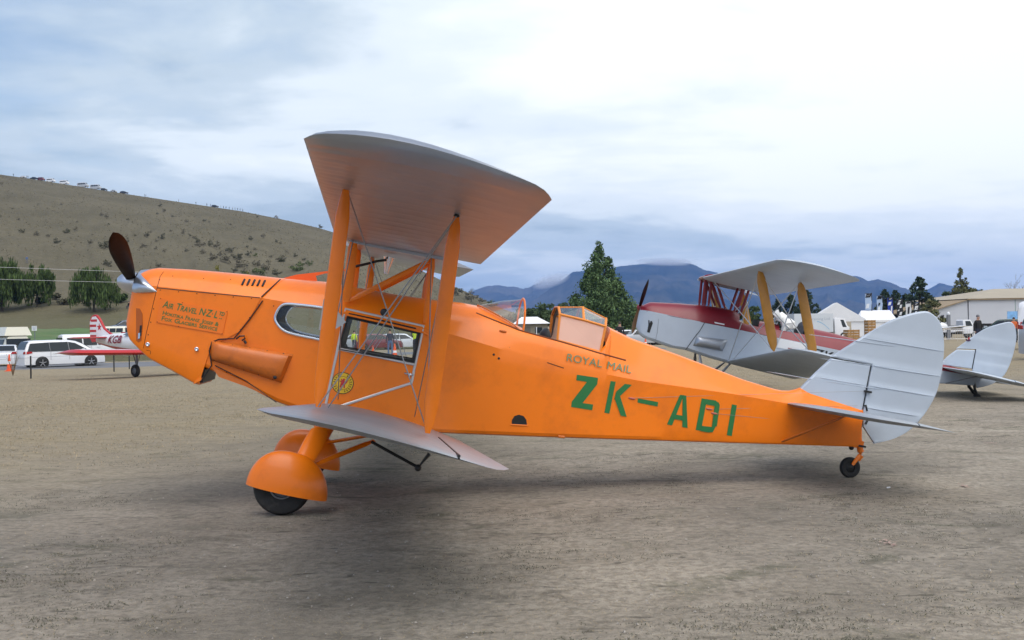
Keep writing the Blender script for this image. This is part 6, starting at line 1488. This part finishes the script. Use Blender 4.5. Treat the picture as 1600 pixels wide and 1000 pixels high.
# ================================================================== people
def person(label, loc, rz, shirt, pants, H=1.75, pose='stand', hair=HAIR, group=None, vest=None, hold=None):
    J = {'pel': (0, 0, .98), 'wst': (0, 0, 1.12), 'chs': (0, .01, 1.34), 'nck': (0, 0, 1.50), 'hd0': (0, -.02, 1.60), 'hd1': (0, -.025, 1.70)}
    rad_ = {'pel': (.155, .115), 'wst': (.145, .10), 'chs': (.165, .115), 'nck': (.06, .06), 'hd0': (.085, .095), 'hd1': (.075, .09)}
    E = [('pel', 'wst'), ('wst', 'chs'), ('chs', 'nck'), ('nck', 'hd0'), ('hd0', 'hd1')]
    for s_, n in ((-1, 'l'), (1, 'r')):
        if pose == 'sit': leg = {'hip': (s_ * .10, 0, .92), 'kne': (s_ * .13, -.42, .95), 'ank': (s_ * .12, -.48, .55), 'toe': (s_ * .13, -.62, .50)}
        elif pose == 'walk': leg = {'hip': (s_ * .10, 0, .92), 'kne': (s_ * .10, -.10 * s_ - .03, .50), 'ank': (s_ * .10, -.22 * s_ + .05, .09), 'toe': (s_ * .11, -.22 * s_ - .10, .035)}
        else: leg = {'hip': (s_ * .10, 0, .92), 'kne': (s_ * .12, -.02, .50), 'ank': (s_ * .13, .02, .09), 'toe': (s_ * .15, -.14, .035)}
        if pose == 'hold': arm = {'sho': (s_ * .18, 0, 1.42), 'elb': (s_ * .24, .0, 1.14), 'wri': (s_ * .12, -.24, 1.10), 'hnd': (s_ * .08, -.30, 1.12)}
        elif pose == 'point' and s_ < 0: arm = {'sho': (s_ * .18, 0, 1.42), 'elb': (s_ * .40, -.08, 1.36), 'wri': (s_ * .62, -.15, 1.38), 'hnd': (s_ * .72, -.18, 1.39)}
        else: arm = {'sho': (s_ * .18, 0, 1.42), 'elb': (s_ * .25, .03, 1.14), 'wri': (s_ * .25, -.05, .90), 'hnd': (s_ * .24, -.09, .80)}
        for k, r in (('hip', (.095, .095)), ('kne', (.062, .065)), ('ank', (.042, .045)), ('toe', (.045, .03))): J[n + k] = leg[k]; rad_[n + k] = r
        for k, r in (('sho', (.065, .065)), ('elb', (.045, .045)), ('wri', (.032, .03)), ('hnd', (.038, .022))): J[n + k] = arm[k]; rad_[n + k] = r
        E += [('pel', n + 'hip'), (n + 'hip', n + 'kne'), (n + 'kne', n + 'ank'), (n + 'ank', n + 'toe'), ('chs', n + 'sho'), (n + 'sho', n + 'elb'), (n + 'elb', n + 'wri'), (n + 'wri', n + 'hnd')]
    ks = list(J); me = bpy.data.meshes.new('p'); me.from_pydata([J[k] for k in ks], [(ks.index(a), ks.index(b)) for a, b in E], [])
    o = bpy.data.objects.new('p', me); COL.objects.link(o); o.modifiers.new('k', 'SKIN'); sd__ = o.modifiers.new('s', 'SUBSURF'); sd__.levels = sd__.render_levels = 1
    for k, v in zip(ks, me.skin_vertices[0].data): v.radius = rad_[k]; v.use_root = (k == 'pel')
    m2 = evaluated(o); bpy.data.objects.remove(o); m2.name = 'person_body'
    m2.materials.clear()
    for q in (shirt, pants, SKIN, BLACK, vest or shirt): m2.materials.append(q)
    base_l = .48 if pose == 'sit' else 0
    for f in m2.polygons:
        c = f.center; i = 0
        if c.z > 1.49: i = 2
        elif c.z < .10 + base_l: i = 3
        elif c.z < 1.0 and abs(c.x) < .20: i = 1
        elif pose == 'sit' and c.y < -.12 and c.z < 1.05: i = 1
        elif abs(c.x) > .21 and c.z < .87: i = 2
        elif pose == 'hold' and c.y < -.25 and c.z > 1.0: i = 2
        elif abs(c.x) < .19 and c.z > .98: i = 4
        f.material_index = i; f.use_smooth = True
    t = thing('person', label, 'person', loc, rz, group); s = H / 1.78; t.scale = (s, s, s)
    ob = bpy.data.objects.new('body', m2); link(ob, t)
    dz_ = -.5 if pose == 'sit' else 0; ob.location = (0, 0, dz_)
    hm2 = MB().ball((0, .005, 1.71 + dz_), (.088, .105, .085), 12, 8); hh = hm2.build('hair', hair, t)
    for s_ in (-1, 1): MB().ball((s_ * .032, -.112, 1.665 + dz_), .010, 6, 4).build('eye', BLACK, t)
    MB().ball((0, -.122, 1.635 + dz_), (.014, .02, .022), 6, 5).build('nose', SKIN, t)
    if hold: MB().box((0, -.34, 1.10 + dz_), (.26, .02, .34)).build('papers', WHITE, t, 0)
    return t
NAVY, BLK, GRYC, BRN, BLU, REDC = cloth('navy', (.02, .025, .05)), cloth('black', (.012, .012, .014)), cloth('grey', (.18, .18, .19)), cloth('stone', (.30, .26, .19)), cloth('blue', (.08, .14, .28)), cloth('red', (.35, .03, .04))
person('man in black jacket standing before the parked cars by the maroon nose', ground_at(968, 62), R(170), BLK, NAVY, 1.75)
person('person with grey hair in a dark jacket beside the black banner near the hangar', ground_at(1528, 55), R(20), BLK, NAVY, 1.72, hair=GRYC)
person('person in an orange top between the jeep and the pale van', ground_at(1584, 70), R(0), cloth('orange', (.6, .13, .03)), NAVY, 1.7)
person('marshal in a yellow vest holding papers, seen through the cabin window', ground_at(650, 46), R(150), NAVY, NAVY, 1.78, 'hold', vest=HIVIS, hold=True)
person('distant marshal in a yellow vest, seen at the front of the cabin window', ground_at(553, 85), R(160), HIVIS, NAVY, 1.75)
person('person in dark blue seen in the middle of the cabin window', ground_at(609, 62), R(200), NAVY, BLU, 1.6)
p = on_hill(201.5, 484); person('dark-clothed person sitting on the slope by the orange nose, left one', p, R(-20), BLK, NAVY, 1.7, 'sit')
p = on_hill(208, 484.5); person('person in a red top sitting on the slope by the orange nose', p, R(-20), REDC, NAVY, 1.7, 'sit')
p = on_hill(42, 412); person('person in blue standing on the slope above the drooping willow', p, R(10), BLU, GRYC, 1.75)
RP = [(24.5, 'point'), (45.5, 'stand'), (229, 'stand'), (282, 'stand'), (309, 'walk'), (326, 'stand'), (332, 'stand'), (348, 'stand'), (352, 'stand'), (356, 'walk'), (361, 'stand'), (366, 'stand'), (370, 'stand'), (374, 'walk'), (378, 'stand'), (382, 'stand'), (231, 'walk'), (47.5, 'stand')]
RC = [BLK, NAVY, BLU, GRYC]
for i, (u, ps) in enumerate(RP):
    lab = f'{ORD[i - 7]} tiny onlooker from the left in the close row on the crest' if 340 < u < 390 else ['tiny figure pointing on the hill crest at far left', 'tiny figure standing by the left-hand white car on the crest', 'tiny figure on the crest right of the parked vehicles', 'lone tiny figure half way along the bare crest', 'tiny walking figure on the bare crest', 'tiny figure left of the dark car near the onlookers', 'tiny figure touching the dark car near the onlookers', '', '', '', '', '', '', '', '', '', 'tiny walking figure beside another right of the parked vehicles', 'tiny second figure by the left-hand white car on the crest'][i]
    person(lab, hill_at(u, RIDGE - 2), R(40 * i), RC[i % 4], RC[(i + 1) % 4], 1.8, ps, group='onlookers along the hill crest')

# ================================================================== small things
def cone(label, p, H=.75):
    t = thing('traffic_cone', label, 'traffic cone', p, .3, 'orange traffic cones')
    MB().box((0, 0, .02), (.42, .42, .04)).build('base', CONE, t, 0)
    b = MB().lathe([(.15, .04), (.03, H)], None, 18).build('cone', CONE, t); MB().lathe([(.105, H * .42), (.080, H * .60)], Matrix.Scale(1.0, 4), 18).build('white_band', WHITE, t)
cone('orange traffic cone with a white band beside the road at the left edge', ground_at(13.5, 58), .95)
cone('orange traffic cone in the middle of the cabin window', ground_at(616, 52), .8)
cone('orange traffic cone at the left of the cabin window', ground_at(582, 56), .7)
cone('orange traffic cone beside the maroon nose', ground_at(1008, 84), .7)
def sign(label, p, zc, w, h, m):
    t = thing('notice_board', label, 'sign', p, R(-12)); MB().tube([(0, 0, 0), (0, 0, zc)], .04, 6).build('post', GREY, t); b = MB().box((0, -.05, zc), (w, .03, h)).build('board', m, t, 0)
    for k in range(3): sub(MB().box((0, -.068, zc + h * (.25 - .25 * k)), (w * (.7 - .1 * k), .006, h * .09)), 'print_line', PALE, b)
p = hill_at(54, 92); sign('small white notice on a post in front of the green paddock at left', p, CAM_H + (hor(54) - 513) * 92 / FPX - p.z, .50, .42, WHITE)
p = hill_at(208.5, 104); sign('small white notice beside the blue-grey wagon', p, CAM_H + (hor(208) - 503) * 104 / FPX - p.z, .42, .50, WHITE)
# fence along the road
t = thing('wire_fence', 'thin wire fence with dark steel posts along the dry grass on the left', 'fence', ground_at(47, 45)); org = t.location.copy()
FP = [(-60, 41, 1.0), (47, 45, .98), (177, 54, 1.15), (201, 58, .75), (300, 66, 1.0)]; tops = []
for u, d, h in FP:
    q = ground_at(u, d) - org; MB().box((q.x, q.y, q.z + h / 2), (.05, .05, h)).build('post', BLACK, t, 0); tops.append((q, h))
for f_ in (.92, .5):
    for (a, ha), (b, hb) in zip(tops[:-1], tops[1:]):
        MB().tube([a + Vector((0, 0, ha * f_)), a.lerp(b, .5) + Vector((0, 0, (ha + hb) / 2 * f_ - .05)), b + Vector((0, 0, hb * f_))], .006, 4).build('wire', GREY, t)
p = ground_at(19, 50); t = thing('dry_weed', 'tall bare brown weed stalks beside the traffic cone', 'weed', p); mb = MB()
for k in range(14):
    a = rng.random() * 6.28; mb.tube([(0, 0, 0), (.12 * math.cos(a), .12 * math.sin(a), .5), ((.2 + .2 * rng.random()) * math.cos(a), .3 * math.sin(a), .8 + .35 * rng.random())], [.012, .009, .004], 4)
mb.build("stalks", mat('dry_stalk', (.16, .11, .06), .9), t)
# power line in front of the willows
t = thing('power_line', 'two pale overhead wires crossing in front of the willows', 'power line', ground_at(330, 76)); org = t.location.copy()
pa, pb2 = ground_at(-330, 70), ground_at(330, 76)
for nm, q in (('pole', pa), ('pole', pb2)):
    zt = CAM_H + (hor(330 if q is pb2 else -330) - (429 if q is pb2 else 405)) * q.y / FPX; MB().tube([q - org, Vector((q.x, q.y, zt)) - org], [.13, .09], 8).build('pole', mat('pole_wood', (.14, .11, .08), .9), t)
for v0, v1, v2 in ((405, 418.5, 430), (425, 437, 445)):
    A, M_, B = at(-330, v0, 70), at(95, v0 + (v1 - v0) * 1.25 - 1, 73.4), at(330, v2 - (2 if v0 < 420 else 3), 76)
    P = [A * (1 - s) * (1 - 2 * s) + M_ * 4 * s * (1 - s) + B * s * (2 * s - 1) for s in np.linspace(0, 1, 30)]
    MB().tube([q - org for q in P], .012, 4).build('wire', mat('pale_cable', (.50, .50, .50), .6), t)
# display area clutter
def crate(label, u, v0, v1, d, w, n):
    p = ground_at(u, d); k = d / FPX; H = CAM_H + (hor(u) - v0) * k - p.z; t = thing('wooden_crate', label, 'crate', p, R(8), 'stacked wooden crates by the marquees'); W = w * k
    for j in range(n):
        z = H * (j + .5) / n; MB().box((0, 0, z), (W, 1.0, H / n - .05)).build('slat', mat('crate_wood', (.36, .20, .07), .8, var=.2), t, 0)
    for s_ in (-1, 0, 1): MB().box((s_ * W * .45, -.52, H / 2), (.08, .04, H)).build('batten', MATS['crate_wood'], t, 0)
crate('brown wooden crates between the white lorry cab and the marquee wall', 1330, 515, 527, 112, 20, 4)
crate('tall stack of brown crates under the edge of the lower marquee', 1359, 500, 520, 130, 13, 6)
p = ground_at(1538, 105); t = thing('black_banner', 'long black banner on the ground fence before the hangar', 'banner', p, R(2)); MB().box((0, 0, 1.15), (2.3, .04, .75)).build('cloth', BLK, t, 0)
for x in (-1.1, 0, 1.1): MB().tube([(x, .04, 0), (x, .04, 1.55)], .03, 6).build('post', GREY, t)
MB().box((.1, -.024, 1.2), (.35, .01, .18)).build('print', PALE, t, 0)
p = ground_at(1496, 84); t = thing('crowd_barrier', 'grey metal crowd barrier in front of the flatbed truck', 'barrier', p, R(3)); MB().tube([(-1.2, 0, 1.0), (1.2, 0, 1.0)], .025, 6).build('rail', ALU, t); MB().tube([(-1.2, 0, .2), (1.2, 0, .2)], .025, 6).build('rail', ALU, t)
for k in range(13): MB().tube([(-1.2 + .2 * k, 0, 0 if k in (0, 6, 12) else .2), (-1.2 + .2 * k, 0, 1.0)], .012, 5).build('bar', ALU, t)
p = ground_at(1482, 100); t = thing('grey_post', 'grey square post with a white top before the hangar annexe', 'post', p); MB().box((0, 0, 1.2), (.28, .28, 2.4)).build('post', GREY, t, 0); MB().ball((0, 0, 2.5), (.16, .16, .2), 10, 6).build('cap', WHITE, t)
p = ground_at(1585, 92); t = thing('sky_blue_banner', 'sky-blue banner panel beside the jeep', 'banner', p, R(5)); MB().box((0, 0, 2.0), (1.3, .05, 1.0)).build('panel', mat('sky_print', (.20, .42, .72), .6, var=.3, vscale=2), t, 0)
for x in (-.6, .6): MB().tube([(x, .05, 0), (x, .05, 2.5)], .03, 6).build('post', GREY, t)
# small white aircraft nose beside the hangar
p = ground_at(1462, 95); t = thing('white_light_aircraft', 'white light aircraft mostly hidden behind the silver rudder, before the hangar', 'aeroplane', p, R(20))
mb = MB(); rows = []
for X, r in [(1.35, .04), (1.2, .22), (.8, .38), (0, .50), (-1.0, .48), (-2.4, .30), (-4.0, .10)]: rows.append([(X, r * .8 * math.cos(a), 1.25 + r * math.sin(a)) for a in np.linspace(0, 6.283, 14, endpoint=False)])
mb.grid(rows, closed_v=True); mb.build('fuselage', WHITE, t, 60); MB().ball((-.2, 0, 1.62), (.8, .34, .34), 12, 8).build('canopy', CARGLASS, t)
for s_ in (-1, 1):
    wing_patch(lambda s: (-.9 + .2 * s, 1.05 + .25 * s), 1.1, lambda s: 0, .3, 3.8, 0, 1, 0, 1, .12, .02, 1, 10, 8, 0, None, s_).build('wing', WHITE, t, 50); wheel(t, (-.1, s_ * .8, .2), .2, .12, (0, 1, 0)); MB().tube([(-.1, s_ * .3, .9), (-.1, s_ * .8, .2)], .035, 6).build('undercarriage_leg', WHITE, t)
MB().prism([(-3.3, -.03, 1.3), (-4.1, -.03, 1.3), (-4.2, -.03, 2.3), (-3.8, -.03, 2.3)], (0, .06, 0)).build('fin', WHITE, t, 0)
# pink marker paint on the ground, bits of litter
PINK = mat('pink_marker', (.46, .27, .23), .95, dirt=((.38, .33, .27), 30, .40, 1.0))
for i, (u, v, w) in enumerate([(1547, 692, 16), (1507, 760, 13), (1390, 848, 18)]):
    r_ = ray(u, v); dd = -CAM_H / r_[2]; c = Vector((r_[0] * dd, dd, .018 * fb(r_[0] * dd * .55, dd * .55) + .004)); k = dd / FPX
    mb = MB()
    for q in range(34):
        o_ = c + Vector((w * k * .5 * rng.normal() * .55, (.05 * rng.normal()), .00012 * q)); r0 = .004 + .007 * rng.random()
        mb.poly([o_ + Vector((r0 * 1.5 * math.cos(a) * (.5 + .7 * rng.random()), r0 * math.sin(a) * (.5 + .7 * rng.random()), 0)) for a in np.linspace(0, 6.283, 8, endpoint=False)])
    tag(mb.build('paint_mark', PINK, None, 0), ['faded pink paint mark on the dirt below the far silver tailplane', 'faded pink paint mark on the dirt right of the tail wheel', 'faint pink paint mark on the dirt in the right foreground'][i], 'paint mark', 'pink paint marks on the ground', 'structure')
for i, (u, v) in enumerate([(1388, 765), (1176, 883)][:1]):
    r_ = ray(u, v); dd = -CAM_H / r_[2]; o = MB().prism([(r_[0] * dd + x, dd + y, .014 + z) for x, y, z in [(-.018, -.012, 0), (.014, -.016, .003), (.02, .01, .008), (-.01, .014, .004)]], (0, 0, .004)).build('paper_scrap', TENT, None, 0); tag(o, ['scrap of white paper lying right of the tail wheel', 'tiny white scrap lying in the right foreground'][i], 'litter')
# ------------------------------------------------------------------ straw, weeds and grit on the airfield
g = np.random.default_rng(11)
def tufts(n, area, hmin, hmax, blades, seed, spread=.05, lean=.6, w=.004, keep=None, wide=1.0):
    g = np.random.default_rng(seed); V, F = [], []; cnt = 0
    while cnt < n:
        u = g.uniform(-60, 1660); lo, hi = area; dd = math.exp(g.uniform(math.log(lo), math.log(hi)))
        x = ray(u, 500)[0] * dd
        if keep and not keep(x, dd, g): continue
        z = gz(x, dd) + .005; cnt += 1
        for _ in range(blades):
            a = g.random() * 6.28; bx_, by_ = x + g.normal() * spread * wide, dd + g.normal() * spread; h = g.uniform(hmin, hmax); l = lean * h * g.random() * 1.6
            ex, ey = bx_ + math.cos(a) * l, by_ + math.sin(a) * l; o = len(V); px_, py_ = -math.sin(a) * w, math.cos(a) * w
            V += [(bx_ - px_, by_ - py_, z), (bx_ + px_, by_ + py_, z), (ex, ey, z + h)]; F.append((o, o + 1, o + 2))
    return V, F
STRAW = leaf_mat('dry_straw', (.34, .27, .16), .35); WEED = leaf_mat('short_weed', (.080, .080, .050), .4)
V, F = tufts(9000, (12, 52), .006, .030, 9, 3, .24, 1.8, .0045, lambda x, y, g: (y - .75 * x + 4 * noise.noise(Vector((x * .3, y * .3, 0)))) > 14 + 16 * g.random())
o = MB().add(V, F).build('dry_grass', STRAW, None, 0); tag(o, 'dry straw-coloured grass covering the field on the left', 'grass', kind='stuff')
V, F = tufts(2600, (3.2, 30), .003, .010, 16, 5, .022, 2.2, .0030, lambda x, y, g: noise.noise(Vector((x * .5, y * .8, 7))) > -.05 + .5 * g.random(), 2.4)
o = MB().add(V, F).build('weed_patches', WEED, None, 0); tag(o, 'low flattened green weeds growing in patches on the bare dirt', 'grass', kind='stuff')
V, F = tufts(5000, (3.0, 24), .002, .010, 6, 9, .12, 3.0, .0018)
o = MB().add(V, F).build('loose_straw', STRAW, None, 0); tag(o, 'loose bits of straw scattered over the dirt', 'straw', kind='stuff')
V, F = [], []; g = np.random.default_rng(21)
for k in range(4500):
    u = g.uniform(-60, 1660); dd = math.exp(g.uniform(math.log(2.9), math.log(20))); x = ray(u, 500)[0] * dd; s = .004 * (1 + 2.2 * g.random() ** 4); o_ = len(V)
    z = gz(x, dd) + .003
    V += [(x + s * math.cos(a + k), dd + s * math.sin(a + k), z) for a in (0, 2.1, 4.2)] + [(x, dd, z + s * .9)]; F += [(o_, o_ + 1, o_ + 3), (o_ + 1, o_ + 2, o_ + 3), (o_ + 2, o_, o_ + 3)]
o = MB().add(V, F).build('grit', mat('pale_grit', (.33, .30, .26), .9, var=.4, vscale=40), None, 0); tag(o, 'small pale stones scattered over the dirt', 'stones', kind='stuff')

# dry tussocks all over the hill face
V, F = [], []; g = np.random.default_rng(31)
for k in range(15000):
    u = g.uniform(-120, 760); d = 175 + (RIDGE - 178) * g.random() ** .8; p = hill_at(u, d); n_ = fb(u * .02, d * .012, 9.0)
    if n_ < -.25 + .3 * g.random() - .15: continue
    s_ = (.14 + .30 * g.random() ** 2) * (d / 400) ** .5; a = g.random() * 6.28
    for q in range(3):
        b = a + q * 2.1; o_ = len(V); V += [p + Vector((math.cos(b) * s_, math.sin(b) * s_, -.1)), p + Vector((math.cos(b + 1.5) * s_, math.sin(b + 1.5) * s_, -.1)), p + Vector((.3 * s_ * math.cos(b), .3 * s_ * math.sin(b), s_ * (.7 + .5 * g.random())))]; F.append((o_, o_ + 1, o_ + 2))
TUSS = leaf_mat('dry_tussock', (.155, .136, .088), .35)
o = MB().add(V, F).build('hill_tussocks', TUSS, None, 0); tag(o, 'dry grass tussocks covering the face of the hill', 'grass', kind='stuff')
